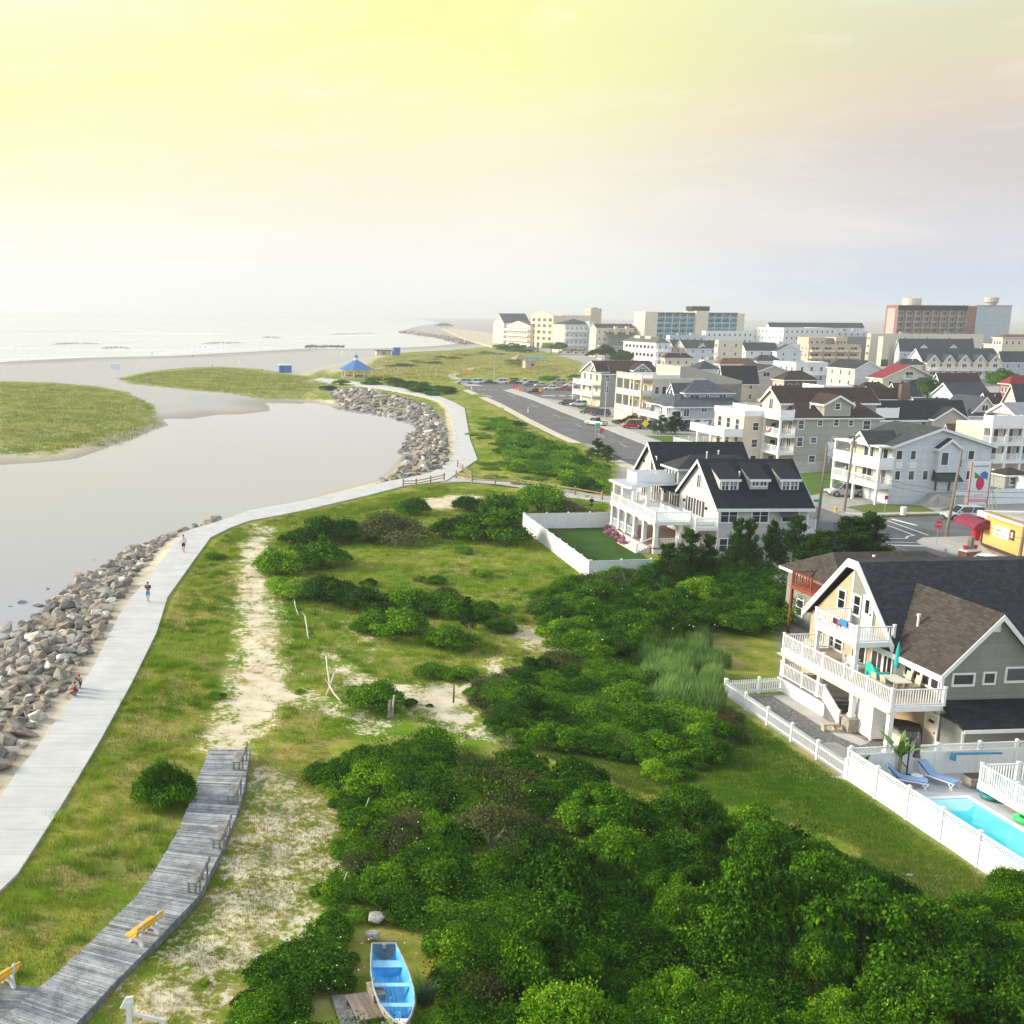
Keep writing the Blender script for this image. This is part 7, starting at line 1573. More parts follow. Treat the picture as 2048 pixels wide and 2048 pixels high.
# ------------------------------------------------------------------ deck and pool furniture
def on(B, x, y): return B.w(x, y)
DZ = 2.84
def adirondack(label, xy, rz, z, col, name='garden_chair', sc=1.0):
    r = thing(name, label, 'chair', xy, rz, z); r.scale = (sc,sc,sc); MB().poly([(-.28,-.3,.38),(.28,-.3,.38),(.26,.25,.28),(-.26,.25,.28),(-.28,-.3,.33),(.28,-.3,.33),(.26,.25,.23),(-.26,.25,.23)], [(0,1,2,3),(7,6,5,4),(0,4,5,1),(1,5,6,2),(2,6,7,3),(3,7,4,0)]).build('seat', col, r)
    pr = [(-.26,.22,.28),(.26,.22,.28),(.32,.42,.75),(.22,.52,1.0),(0,.56,1.08),(-.22,.52,1.0),(-.32,.42,.75)]; MB().poly(pr+[(x,y+.05,z) for x,y,z in pr], [tuple(range(7)), tuple(range(13,6,-1))]+[(i,7+i,7+(i+1)%7,(i+1)%7) for i in range(7)]).build('backrest', col, r)
    for s_ in (-1,1): MB().box(s_*.28,-.36,.55,s_*.42,.4,.59).build('armrest', col, r); MB().box(s_*.3,-.34,0,s_*.38,-.24,.55).build('leg', col, r); MB().box(s_*.3,.3,0,s_*.38,.4,.55).build('leg', col, r)
tq = pm('turquoise_plastic', (.05,.62,.48), .4, .05, 2); adirondack('turquoise garden chair on the long white deck', on(TH,-1.3,3.6), R(100), DZ, tq, sc=1.15); adirondack('white rocking chair on the deck, left of the pair', on(TH,-1.2,6.2), R(70), DZ, W['vinyl'], 'rocking_chair', 1.1); adirondack('white rocking chair on the deck beside the corner post', on(TH,-1.5,5.2), R(110), DZ, W['vinyl'], 'rocking_chair', 1.1)
r = thing('garden_table', 'pale rectangular table on the long white deck', 'table', on(TH,-1.35,1.9), R(5), DZ); cw = pm('cream_furniture', (.60,.50,.34), .6, .1, 3); MB().box(-.5,-.75,.70,.5,.75,.74).build('tabletop', pm('pale_tabletop', (.62,.58,.48), .4, .06, 3), r); [MB().box(x-.04,y-.04,0,x+.04,y+.04,.70).build('leg', cw, r) for x in (-.42,.42) for y in (-.65,.65)]
def chair(label, xy, rz, z):
    r = thing('dining_chair', label, 'chair', xy, rz, z, 'cream chairs around the deck table'); MB().box(-.22,-.22,.42,.22,.22,.46).build('seat', cw, r); MB().poly([(-.22,.2,.46),(.22,.2,.46),(.22,.3,1.02),(-.22,.3,1.02),(-.22,.24,.46),(.22,.24,.46),(.22,.34,1.02),(-.22,.34,1.02)], [(0,1,2,3),(7,6,5,4),(0,4,5,1),(1,5,6,2),(2,6,7,3),(3,7,4,0)]).build('backrest', cw, r); [MB().box(x-.025,y-.025,0,x+.025,y+.025,.42).build('leg', cw, r) for x in (-.19,.19) for y in (-.19,.19)]
chair('cream chair at the deck table nearest the railing corner', on(TH,-2.15,2.3), R(95), DZ); chair('cream chair at the deck table on the railing side', on(TH,-2.15,1.5), R(95), DZ); chair('cream chair at the deck table under the four windows', on(TH,-.55,1.5), R(-85), DZ); chair('cream chair at the deck table beside the closed parasol', on(TH,-.55,2.3), R(-85), DZ)
def parasol(label, xy, z, col, h=2.3, r0=.16):
    r = thing('closed_parasol', label, 'parasol', xy, 0, z); MB().tube([(0,0,0),(0,0,.08)], .25, 12).build('base', W['grey_metal'], r); MB().tube([(0,0,0),(0,0,h)], .022, 8).build('pole', W['grey_metal'], r); MB().tube([(0,0,h*.38),(0,0,h*.45),(0,0,h*.8),(0,0,h*.98)], [r0*.75,r0,r0*.7,.03], 10).build('canopy', col, r)
parasol('closed turquoise parasol beside the deck windows', on(TH,-.45,3.2), DZ, pm('turquoise_cloth', (.02,.40,.40), .8, .15, 6), 2.5)
for lb, x, y, c, z0, w_ in (('blue towel on the upper balcony rail', -2.42, 5.5, (.03,.25,.60), 5.55, .75), ('black and red swimwear on the upper balcony rail', -2.42, 6.3, (.06,.02,.03), 5.45, .35), ('red towel on the upper balcony rail', -2.42, 5.9, (.50,.03,.06), 5.45, .3)):
    q = on(TH, x, y); r = thing('towel', lb, 'towel', q, R(95), z0); cm_ = pm('cloth_%d' % int(c[2]*1000), c, .9, .15, 5); MB().poly([(-w_/2,-.09,0),(w_/2,-.09,.05),(w_/2,-.05,.50),(-w_/2,-.05,.50),(w_/2,.06,.5),(-w_/2,.06,.5),(w_/2,.09,.2),(-w_/2,.09,.15)], [(0,1,2,3),(3,2,4,5),(5,4,6,7)]).build('cloth', cm_, r)
def lounger(label, px, py, rz):
    r = thing('sun_lounger', label, 'sun lounger', G(px, py), rz, 0.02, 'loungers by the pool'); ft = pm('white_resin', (.72,.74,.76), .4, .05, 2)
    m_, t, b = newmat('blue_striped_cushion') if 'blue_striped_cushion' not in MATS else (MATS['blue_striped_cushion'], None, None)
    if t: 
        sp_ = t.n('ShaderNodeSeparateXYZ'); t.l(t.n('ShaderNodeTexCoord').outputs['Object'], sp_.inputs[0]); t.l(t.mix(t.math('GREATER_THAN', t.math('FRACT', t.math('MULTIPLY', sp_.outputs[1], 9.0)), .5), (.05,.16,.42), (.42,.58,.74)), b.inputs['Base Color']); MATS['blue_striped_cushion'] = m_
    MB().poly([(0,-.32,.36),(1.25,-.32,.36),(1.25,.32,.36),(0,.32,.36),(0,-.32,.43),(1.25,-.32,.43),(1.25,.32,.43),(0,.32,.43)], [(3,2,1,0),(4,5,6,7),(0,1,5,4),(1,2,6,5),(2,3,7,6),(3,0,4,7)]).build('cushion', m_, r)
    MB().poly([(0,-.32,.37),(0,.32,.37),(-.6,.32,.88),(-.6,-.32,.88),(.05,-.32,.43),(.05,.32,.43),(-.55,.32,.95),(-.55,-.32,.95)], [(0,1,2,3),(7,6,5,4),(0,4,5,1),(1,5,6,2),(2,6,7,3),(3,7,4,0)]).build('backrest', m_, r)
    for s_ in (-.34,.34):
        MB().bar((-.1,s_,.36),(1.3,s_,.36),.05,.05).build('side_rail', ft, r); MB().bar((1.0,s_,.36),(1.25,s_,0),.05).bar((1.5-.2,s_,.36),(1.1,s_,.0),.045).build('leg', ft, r); MB().bar((-.1,s_,.36),(-.3,s_,0),.05).bar((-.55,s_,.8),(-.1,s_,.02),.045).build('leg', ft, r)
lounger('blue striped sun lounger at the left beside the palm', 1797, 1568, R(-28)); lounger('blue striped sun lounger at the right, nearer the pool head', 1862, 1562, R(-60))
r = thing('side_table', 'small white round table between the two loungers', 'table', G(1832, 1565)); MB().tube([(0,0,.36),(0,0,.42)], .28, 16).build('tabletop', W['vinyl'], r); [MB().tube([(.15*math.cos(a),.15*math.sin(a),.37),(.22*math.cos(a),.22*math.sin(a),0)], .025, 6).build('leg', W['vinyl'], r) for a in (.5,2.1,3.7,5.3)]
def canti():
    r = thing('cantilever_parasol', 'closed mauve cantilever parasol on a dark curved stand', 'parasol', G(1812, 1557)); MB().box(-.45,-.3,0,.45,.3,.12).build('base', W['dark'], r); MB().tube([(0,0,.1),(0,0,2.3)], .04, 8).tube([(0,0,.6),(-.35,0,.95),(-.35,0,1.5),(0,0,2.1),(.4,0,2.55)], .03, 8).build('stand', W['dark'], r); MB().tube([(.4,0,2.55),(.4,0,2.3),(.42,0,1.4),(.42,0,1.2)], [.05,.12,.14,.2], 10).build('canopy', pm('mauve_cloth', (.16,.11,.15), .9, .15, 5), r)
canti()
def palm(label, px, py, h, n=9, spread=1.0):
    r = thing('banana_palm', label, 'palm', G(px, py)); rs_ = random.Random(int(px)); MB().tube([(0,0,0),(.05,0,h*.3),(.03,0,h*.5)], [.1,.09,.06], 8).build('stem', pm('palm_stem', (.30,.22,.10), .8, .2, 4), r); lf = pm('palm_leaf', (.12,.22,.03), .5, .3, 3)
    for k in range(n):
        a = k*2.4; el_ = rs_.uniform(.9,1.35); L_ = h*rs_.uniform(.5,.7); m = MB(); pr = None
        for i in range(7):
            f = i/6; x = L_*f*math.cos(el_)*(1+f*.5*spread); z = h*.45+L_*f*math.sin(el_)-f*f*L_*.25*spread; w_ = .15*math.sin(math.pi*min(f*.9+.1,1))+.01; c = Vector((x*math.cos(a), x*math.sin(a), z)); sd_ = Vector((-math.sin(a), math.cos(a), 0))*w_; q = [c-sd_, c+Vector((0,0,.03)), c+sd_]
            if pr: m.face([pr[0],q[0],q[1],pr[1]]); m.face([pr[1],q[1],q[2],pr[2]])
            pr = q
        m.build('frond', lf, r)
palm('tall potted banana palm beside the closed mauve parasol', 1795, 1556, 2.6); palm('low young palm behind the tall lattice fence corner', 1722, 1556, 1.5, 7)
r = thing('pool_cover_roller', 'long blue rolled pool cover hung on the lattice fence', 'pool cover', (*G(1900, 1549)[:2],)); MB().tube([(0,-.2,1.25),(2.6,0,1.22)], .06, 10).build('roll', pm('cover_blue', (.04,.25,.45), .6, .15, 3), r); MB().tube([(-.1,-.25,1.3),(-.15,-.28,1.0),(0,-.25,.9)], [.12,.16,.05], 8).build('loose_end', pm('cover_blue', (.04,.25,.45)), r)
def ring(label, px, py, r0, c, z=.12):
    r = thing('swim_ring', label, 'swim ring', G(px, py, z)); m = MB(); n, k = 20, 8; r1 = r0*.3
    vs = [((r0-r1+r1*math.cos(b*2*math.pi/k))*math.cos(a*2*math.pi/n), (r0-r1+r1*math.cos(b*2*math.pi/k))*math.sin(a*2*math.pi/n), .16+r1*.8*math.sin(b*2*math.pi/k)) for a in range(n) for b in range(k)]
    m.poly(vs, [(a*k+b, ((a+1)%n)*k+b, ((a+1)%n)*k+(b+1)%k, a*k+(b+1)%k) for a in range(n) for b in range(k)]).build('tube', c, r, smooth=True); MB().tube([(r0-.05,0,.3),(r0-.05,0,.36)], .04, 8).build('valve', W['white'], r)
ring('dark green swim ring lying under the white deck edge', 1982, 1594, .52, pm('ring_green', (.02,.20,.16), .35, .1, 2)); ring('blue swim ring under the white deck, behind the green one', 1975, 1582, .5, pm('ring_blue', (.03,.16,.40), .35, .1, 2)); ring('pale blue swim ring half hidden under the white deck', 2003, 1598, .5, pm('ring_pale_blue', (.05,.35,.50), .35, .1, 2)); ring('bright green inflatable ring at the right picture edge', 2052, 1640, .55, pm('ring_lime', (.05,.75,.16), .35, .1, 2))
r = thing('planter_box', 'wooden planter box at the corner of the white pool deck', 'planter', G(1948, 1572), R(5)); MB().box(-.5,-.35,0,.5,.35,.55).build('box', pm('planter_wood', (.40,.36,.28), .85, .2, 3), r); MB().box(-.44,-.3,.55,.44,.3,.6).build('soil', W['trunk'], r)
r = thing('hot_tub', 'grey octagonal hot tub with a dark cover under the white deck', 'hot tub', on(TH,-1.1,1.2), 0, .02); P8 = [(.85*math.cos(math.pi/4*k), .85*math.sin(math.pi/4*k)) for k in range(8)]; MB().prism(P8, 0, .95).build('tub', pm('tub_grey', (.16,.17,.16), .7, .12, 3), r); MB().prism([(x*1.05,y*1.05) for x,y in P8], .95, 1.08).build('cover', W['dark'], r)
r = thing('garden_bench', 'small tan stone bench beside the stone pier', 'bench', on(TH,-4.2,3.2), R(5)); MB().box(-.5,-.18,.38,.5,.18,.46).build('seat', WL['tan'], r); MB().box(-.42,-.15,0,-.28,.15,.38).build('leg', WL['tan'], r); MB().box(.28,-.15,0,.42,.15,.38).build('leg', WL['tan'], r)
# bunting fans on the balconies of the tall grey house
for lb, y, z in (('red, white and blue bunting fan on the upper balcony, far one', 10.2, 2.9+fh), ('red, white and blue bunting fan on the upper balcony, nearer the corner', 3.4, 2.9+fh)):
    q = GH.w(-2.66, y); r = thing('bunting', lb, 'bunting', q, R(95), z+.1); 
    for k, c in enumerate((pm('bunting_red', (.55,.04,.06), .8, .1, 3), W['white'], pm('bunting_red', (.55,.04,.06)))):
        r0_, r1_ = (.85-.28*k, .57-.28*k); n = 10; m = MB()
        for i in range(n): a, b_ = math.pi+math.pi*i/n, math.pi+math.pi*(i+1)/n; m.face([(r0_*math.cos(a),.02,.9+r0_*math.sin(a)),(r0_*math.cos(b_),.02,.9+r0_*math.sin(b_)),(r1_*math.cos(b_),.02,.9+r1_*math.sin(b_)),(r1_*math.cos(a),.02,.9+r1_*math.sin(a))])
        m.build('fan_band', c, r)
# ------------------------------------------------------------------ foliage
def leafmat(name, dark, light, tip=None, trans=.25):
    m, t, b = newmat(name); at = t.n('ShaderNodeAttribute', attribute_name='tint').outputs['Fac']; oi = t.n('ShaderNodeObjectInfo').outputs['Random']
    stops = [(0.0, dark), (.62, light)]+([(1.0, tip)] if tip else [(1.0, tuple(v*1.35 for v in light))])
    c = t.ramp(t.math('ADD', at, t.math('MULTIPLY', t.math('SUBTRACT', oi, .5), .5), clamp=True), stops); t.l(c, b.inputs['Base Color']); b.inputs['Roughness'].default_value = .6; b.inputs['Specular IOR Level'].default_value = .07
    tr = t.n('ShaderNodeBsdfTranslucent'); t.l(c, tr.inputs[0]); mx = t.n('ShaderNodeMixShader'); mx.inputs[0].default_value = trans; t.l(b.outputs[0], mx.inputs[1]); t.l(tr.outputs[0], mx.inputs[2]); t.l(mx.outputs[0], t.N['Material Output'].inputs['Surface']); return m
def leaf_mesh(name, C, Nrm, size, tint, mat, asp=.6, rs=None):
    """bent leaf quads: centre, facing, size (arrays)"""
    n = len(C); rs = rs or np.random.RandomState(1)
    a = rs.normal(size=(n,3)); u = np.cross(Nrm, a); u /= np.linalg.norm(u, axis=1, keepdims=True)+1e-9; v = np.cross(Nrm, u); s = size[:, None]
    P = np.stack([C-u*s, C+v*s*asp+Nrm*s*.12, C+u*s*1.1, C-v*s*asp+Nrm*s*.12], 1).reshape(-1, 3)
    me = bpy.data.meshes.new(name); me.vertices.add(n*4); me.vertices.foreach_set('co', P.astype(np.float32).ravel()); me.loops.add(n*4); me.loops.foreach_set('vertex_index', np.arange(n*4, dtype=np.int32)); me.polygons.add(n); me.polygons.foreach_set('loop_start', (np.arange(n)*4).astype(np.int32))
    at = me.attributes.new('tint', 'FLOAT', 'POINT'); at.data.foreach_set('value', np.repeat(tint, 4).astype(np.float32)); me.materials.append(mat); me.update(); return me
def crown(name, seed, mat, nl, n, leaf, hr=.8, lob=(.28,.5), flat=.15, spiky=0.0, tintvar=.35):
    rs = np.random.RandomState(seed); L = []
    for i in range(nl):
        a = rs.uniform(0, 6.283); q = math.sqrt(rs.uniform(0, 1))*.72; r = rs.uniform(*lob)*(1.05-.45*q); z = hr*(flat+(.95-flat)*(1-q*q)*rs.uniform(.55,1.05))-r*.45; L.append((q*math.cos(a), q*math.sin(a), max(z, r*.35), r, rs.uniform(-tintvar, tintvar)))
    w = np.array([l[3]**2 for l in L]); w /= w.sum(); k = rs.choice(nl, n, p=w); d = rs.normal(size=(n,3)); d[:,2] = np.abs(d[:,2])*.9-.25*rs.uniform(size=n); d /= np.linalg.norm(d, axis=1, keepdims=True)
    Lc = np.array([l[:3] for l in L]); Lr = np.array([l[3] for l in L]); Lt = np.array([l[4] for l in L])
    bump = 1+.16*np.sin(d[:,0]*9+k)*np.cos(d[:,1]*8+2*k)+.10*np.sin(d[:,2]*17+d[:,0]*13)+.09*np.sin(d[:,0]*23+d[:,1]*19+k*3)
    rad = Lr[k]*bump*(1-.30*rs.uniform(size=n)**2.2+spiky*np.maximum(rs.normal(size=n),0)*.12); C = Lc[k]+d*rad[:,None]*np.array([1,1,.85]); C[:,2] = np.maximum(C[:,2], .02)
    N_ = d*.8+rs.normal(size=(n,3))*.55; N_ /= np.linalg.norm(N_, axis=1, keepdims=True)
    clump = np.sin(d[:,0]*11+k*1.7)*np.sin(d[:,1]*10+k)*.16
    tint = np.clip(.42+Lt[k]*.6+clump+rs.normal(size=n)*.16, 0, 1); return leaf_mesh(name, C, N_, leaf*rs.uniform(.6,1.3,n), tint, mat, rs=rs)
def stem_mesh(seed, k=6, h=.55):
    rs = random.Random(seed); m = MB()
    for i in range(k):
        a = rs.uniform(0,6.28); q = rs.uniform(.1,.5); m.tube([(0,0,-.05),(q*.4*math.cos(a),q*.4*math.sin(a),h*.4),(q*math.cos(a),q*math.sin(a),h)], [.035,.025,.012], 5)
    return m.mesh('stem', W['trunk'])
M_bay = leafmat('bayberry_leaves', (.009,.036,.002), (.045,.145,.003), (.16,.34,.008)); M_mid = leafmat('shrub_leaves', (.020,.070,.003), (.085,.225,.005), (.29,.47,.015)); M_lime = leafmat('fresh_leaves', (.06,.15,.006), (.18,.34,.015), (.33,.48,.04)); M_olive = leafmat('olive_twiggy_leaves', (.04,.055,.015), (.12,.14,.04), (.23,.20,.09)); M_ced = leafmat('cedar_foliage', (.009,.032,.006), (.033,.10,.011), (.09,.18,.02)); M_reed = leafmat('reed_leaves', (.07,.15,.03), (.19,.33,.075), (.34,.44,.16)); M_rust = leafmat('rusty_weeds', (.08,.05,.015), (.19,.11,.04), (.24,.20,.06)); M_pink = leafmat('pink_flowers', (.04,.08,.02), (.55,.22,.35), (.75,.5,.6))
CR = {'bay': [crown('foliage', 100+i, M_bay, 22, 11000, .034, .85, (.16,.46), spiky=1.2) for i in range(5)], 'mid': [crown('foliage', 200+i, M_mid, 20, 10500, .034, .85, (.16,.44), spiky=1.5) for i in range(5)], 'lime': [crown('foliage', 300+i, M_lime, 12, 7500, .036, .7) for i in range(3)], 'olive': [crown('foliage', 400+i, M_olive, 13, 7000, .034, .8, spiky=1.6) for i in range(3)], 'dense': [crown('foliage', 500+i, M_bay, 44, 19000, .026, 1.0, (.10,.34), spiky=1.3) for i in range(4)], 'densemid': [crown('foliage', 520+i, M_mid, 44, 19000, .026, 1.0, (.10,.34), spiky=1.5) for i in range(4)], 'rust': [crown('foliage', 600+i, M_rust, 10, 2200, .06, .8, spiky=2.0) for i in range(2)]}
ST = [stem_mesh(i) for i in range(5)]
rsv = random.Random(77)
LBL = {'bay': 'dark green rounded shrub', 'mid': 'mid-green leafy shrub', 'lime': 'bright yellow-green shrub', 'olive': 'olive-grey twiggy shrub', 'dense': 'dark green tall bushy tree', 'densemid': 'mid-green tall bushy tree', 'rust': 'rust-brown dry weed clump'}
def shrub(kind, x, y, r, h, where, group, label=None, cat='shrub', z=None, name='shrub'):
    if kind[:5] == 'dense': name, cat = 'tree', 'tree'
    z = hpt(x, y) if z is None else z; o = empty(name, (x, y, z-.03), rsv.uniform(0,6.28), label or LBL[kind]+' '+where, cat, group); o.scale = (r*rsv.uniform(.92,1.1), r*rsv.uniform(.92,1.1), h)
    link('crown' if name == 'tree' else 'foliage', rsv.choice(CR[kind]), o); link('trunk' if name == 'tree' else 'stem', rsv.choice(ST), o); return o
def zone(px, zc, kinds, rr, hh, n, where, group, seed, gap=.62, excl=None):
    poly = gp(px, zc); pts = scatter(poly, n, lambda r, y: r.uniform(*rr), seed)
    for x, y, r in pts:
        if excl is not None and any((x-a)**2+(y-b)**2 < (r+c)**2 for a, b, c in excl): continue
        k = rsv.choices([q[0] for q in kinds], [q[1] for q in kinds])[0]; shrub(k, x, y, r*1.12, r*rsv.uniform(*hh), where, group)
bx = [(*G(768,1900,.6), .95), (*G(785,1960,.6), 1.05), (*G(800,2030,.6), 1.0), (*G(735,2000,.5), .75), (*G(697,2030,.2), .8), (*G(750,1850,.5), .45)]
gA = 'shrubs of the foreground thicket'
zone([(660,1530),(720,1480),(840,1450),(960,1505),(1110,1520),(1210,1570),(1260,1640),(1000,1700),(860,1760),(720,1850),(640,1900),(540,2000),(480,2000),(520,1930),(620,1830),(690,1720),(700,1620)], .9, [('bay',3),('mid',4),('olive',2),('lime',.5)], (.85,1.75), (.65,1.25), 92, 'in the left part of the foreground thicket', gA, 31, excl=bx)
zone([(1190,1590),(1300,1590),(1480,1620),(1640,1660),(1790,1750),(1860,1850),(1960,1880),(2100,1990),(2100,2140),(1100,2140),(1060,1900),(1080,1720)], 1.5, [('dense',4),('densemid',3),('bay',1.4)], (1.0,2.3), (.85,1.75), 105, 'in the tall right part of the foreground thicket', gA, 32)
zone([(860,1760),(1060,1700),(1090,1900),(1110,2140),(840,2140),(840,1960),(810,1860)], 1.0, [('bay',3),('mid',4),('olive',1.2),('lime',.5)], (.8,1.7), (.7,1.3), 56, 'right of the blue boat', gA, 33, excl=bx)
zone([(640,1900),(690,1870),(660,2000),(640,2140),(380,2140),(430,2050),(500,1990)], .7, [('bay',4),('mid',2)], (.8,1.3), (.75,.95), 26, 'left of the blue boat', gA, 34, excl=bx)
zone([(1960,1800),(2000,1755),(2100,1730),(2100,1960),(1975,1880)], 1.2, [('densemid',3),('dense',1)], (1.0,1.5), (1.0,1.3), 10, 'at the right edge below the pool fence', gA, 35)
gB = 'shrubs of the middle thicket'
zone([(940,1390),(975,1350),(1110,1315),(1240,1290),(1290,1330),(1290,1400),(1440,1420),(1425,1500),(1330,1535),(1230,1500),(1100,1475),(1000,1450)], .6, [('bay',3),('mid',4),('olive',1)], (.9,1.8), (.55,1.1), 70, 'in the middle thicket before the picket fence', gB, 36)
zone([(1290,1395),(1440,1410),(1500,1440),(1480,1480),(1400,1470)], .4, [('mid',2),('rust',2),('olive',1)], (.6,1.0), (.7,.9), 14, 'along the picket fence of the tan house', gB, 37)
gC = 'trees behind the white lawn fence'
zone([(1075,1225),(1100,1180),(1190,1150),(1300,1135),(1420,1135),(1540,1150),(1570,1215),(1400,1255),(1280,1285),(1150,1285)], 1.2, [('dense',3),('densemid',4),('olive',.6)], (1.5,2.5), (.8,1.15), 70, 'between the lawn fence and the brown-roofed house', gC, 38)
gE = 'shrubs between promenade and road'
zone([(1000,835),(1060,862),(1120,890),(1190,920),(1225,950),(1225,985),(1170,980),(1090,955),(1010,930),(985,880)], .6, [('bay',4),('mid',3)], (1.7,2.9), (.55,.75), 30, 'on the bank between promenade and road', gE, 39)
zone([(945,835),(985,830),(1000,900),(1020,940),(1100,962),(1060,968),(980,950),(962,925),(955,880)], .4, [('lime',3),('mid',1)], (1.3,2.2), (.35,.5), 15, 'just beside the promenade bend', gE, 40)
gF = 'shrubs of the dune around the gazebo'
zone([(650,776),(690,760),(780,758),(880,767),(930,780),(938,800),(890,790),(800,774),(720,768)], .8, [('bay',4),('mid',2)], (2.4,3.8), (.45,.6), 22, 'between gazebo and promenade curve', gF, 41)
zone([(760,740),(800,716),(860,707),(980,702),(1040,715),(1020,745),(930,742),(850,747)], .5, [('mid',3),('bay',2),('lime',1)], (3.5,6), (.25,.4), 14, 'on the dune behind the parking row', gF, 42)
zone([(985,694),(1035,690),(1075,700),(1060,712),(1000,706)], 1, [('bay',3)], (4,7), (.5,.65), 7, 'on the dune before the beachfront hotels', gF, 43)
zone([(920,762),(1165,752),(1175,760),(1000,762)], .3, [('mid',1)], (2,3), (.4,.6), 10, 'in the hedge line behind the parked cars', gF, 44)
# single shrubs one can point to
for k, px, py, wpx, lb in (('dense', 331, 1610, 128, 'big round dark green shrub on the grass beside the boardwalk'), ('bay', 650, 1085, 150, 'dark round shrub nearest the sand trail top'), ('bay', 590, 1050+35, 70, 'small dark shrub left of the round one at the trail top'), ('olive', 790, 1085, 150, 'olive dune shrub in the back row, middle'), ('mid', 720, 1078, 110, 'mid-green shrub in the back row between two larger'), ('bay', 980, 1085, 150, 'dark dome shrub in the back row near the white fence'), ('bay', 1010, 1040, 130, 'dark shrub behind the dome shrub near the white fence'), ('bay', 905, 1075, 110, 'dark shrub left of the dome shrub'), ('mid', 1080, 1022, 140, 'mid-green shrub below the split-rail fence'), ('olive', 1130, 1028, 80, 'olive shrub at the end of the split-rail fence row'), ('bay', 820, 1028, 90, 'low dark shrub below the small sand patch'), ('bay', 940, 1022, 80, 'low dark shrub right of the small sand patch'), ('mid', 560, 1148, 130, 'yellow-green shrub beside the sand trail'), ('bay', 640, 1135, 140, 'dark spreading shrub right of the trail'), ('lime', 580, 1192, 120, 'bright low shrub at the trail edge'), ('bay', 655, 1205, 140, 'dark shrub at the left end of the long shrub belt'), ('bay', 735, 1225, 130, 'dark shrub second in the long shrub belt'), ('mid', 810, 1225, 130, 'mid-green shrub in the long shrub belt'), ('bay', 880, 1228, 130, 'dark shrub fourth in the long shrub belt'), ('mid', 950, 1238, 110, 'bright shrub near the end of the long shrub belt'), ('olive', 890, 1205, 80, 'olive shrub behind the long shrub belt'), ('mid', 790, 1272, 150, 'low broad shrub in front of the long shrub belt'), ('bay', 720, 1268, 60, 'small dark shrub at the left of the broad one'), ('bay', 1000, 1262, 70, 'dark shrub right of the little cedar'), ('bay', 872, 1170, 46, 'small dark round bush alone in the meadow'), ('bay', 738, 1175, 38, 'small dark bush alone in the meadow, left one'), ('olive', 840, 1165, 30, 'small faded bush beside the lone meadow bush'), ('lime', 930, 1110, 50, 'pale green clump in the upper meadow'), ('lime', 960, 1155, 55, 'pale green clump in the middle meadow'), ('lime', 1010, 1222, 50, 'pale green clump near the right thicket'), ('mid', 748, 1410, 130, 'low green bush on the sand beside the driftwood'), ('mid', 820, 1408, 40, 'small green end of the low bush on the sand'), ('lime', 600, 1382, 30, 'small round tuft bush on the sand trail'), ('mid', 433, 1388, 40, 'little green plant at the trail edge near the promenade'), ('lime', 430, 1120, 50, 'bright tuft shrub beside the promenade edge'), ('lime', 860, 1345, 90, 'yellow-green flowering clump on the bare ground'), ('lime', 920, 1352, 90, 'yellow-green clump right of the flowering one'), ('mid', 900, 1290, 120, 'meadow clump below the little cedar'), ('mid', 410, 1972, 30, 'small dark tuft beside the lower boardwalk'), ('bay', 860, 1395+15, 16, 'tiny plant on the bare sand'), ('bay', 1268, 852, 52, 'round dark shrub in front of the cream flat-roofed house'), ('mid', 1236, 848, 24, 'small round shrub by the kerb left of the dark one')):
    x, y = G(px, py); r = wpx/2/F*math.hypot(x, y)*(1.2 if k == 'dense' else 1.06); shrub(k, x, y, r, r*(1.55 if k == 'dense' else .78), '', None, lb, z=(-.5 if k == 'dense' else None))
x, y = G(331,1605)
# cedars and street trees
def cedar_mesh(seed, mat, tiers=52, n=11000, lean=.1):
    rs = np.random.RandomState(seed); C = []; N_ = []; T = []
    for i in range(tiers):
        f = rs.uniform(.08, 1.0); a = rs.uniform(0,6.28); rr = (1-f)**.75*.40*rs.uniform(.2,1.05)+.02; c = np.array([rr*math.cos(a), rr*math.sin(a), f]); s = .05+.12*(1-f)*rs.uniform(.7,1.2); k = n//tiers; d = rs.normal(size=(k,3)); d /= np.linalg.norm(d,axis=1,keepdims=True); q = c+d*s*rs.uniform(.5,1.0,(k,1))*np.array([1,1,.75])+np.array([math.cos(a),math.sin(a),.5])*np.abs(rs.normal(size=(k,1)))*s*.45; C.append(q); N_.append(d*.6+rs.normal(size=(k,3))*.6); T.append(np.clip(.4+rs.normal()*.18+rs.normal(size=k)*.15,0,1))
    N_ = np.concatenate(N_); N_ /= np.linalg.norm(N_,axis=1,keepdims=True); C = np.concatenate(C); return leaf_mesh('crown', C, N_, .016*rs.uniform(.6,1.3,len(C)), np.concatenate(T), mat, rs=rs)
CED = [cedar_mesh(700+i, M_ced) for i in range(4)]; TRK = []
for i in range(3):
    m = MB(); rs_ = random.Random(i); m.tube([(0,0,-.02),(.01,.01,.4),(.0,.02,.95)], [.03,.022,.006], 7)
    for k in range(9): f = rs_.uniform(.15,.8); a = rs_.uniform(0,6.28); L_ = (1-f)*.4; m.tube([(0,0,f),(L_*math.cos(a),L_*math.sin(a),f+.06)], [.012,.004], 5)
    TRK.append(m.mesh('trunk', W['trunk']))
def cedar(label, px, py, h, w, group=None):
    x, y = G(px, py); o = empty('cedar_tree', (x, y, 0), rsv.uniform(0,6.28), label, 'tree', group); o.scale = (w, w, h); link('crown', rsv.choice(CED), o); link('trunk', rsv.choice(TRK), o)
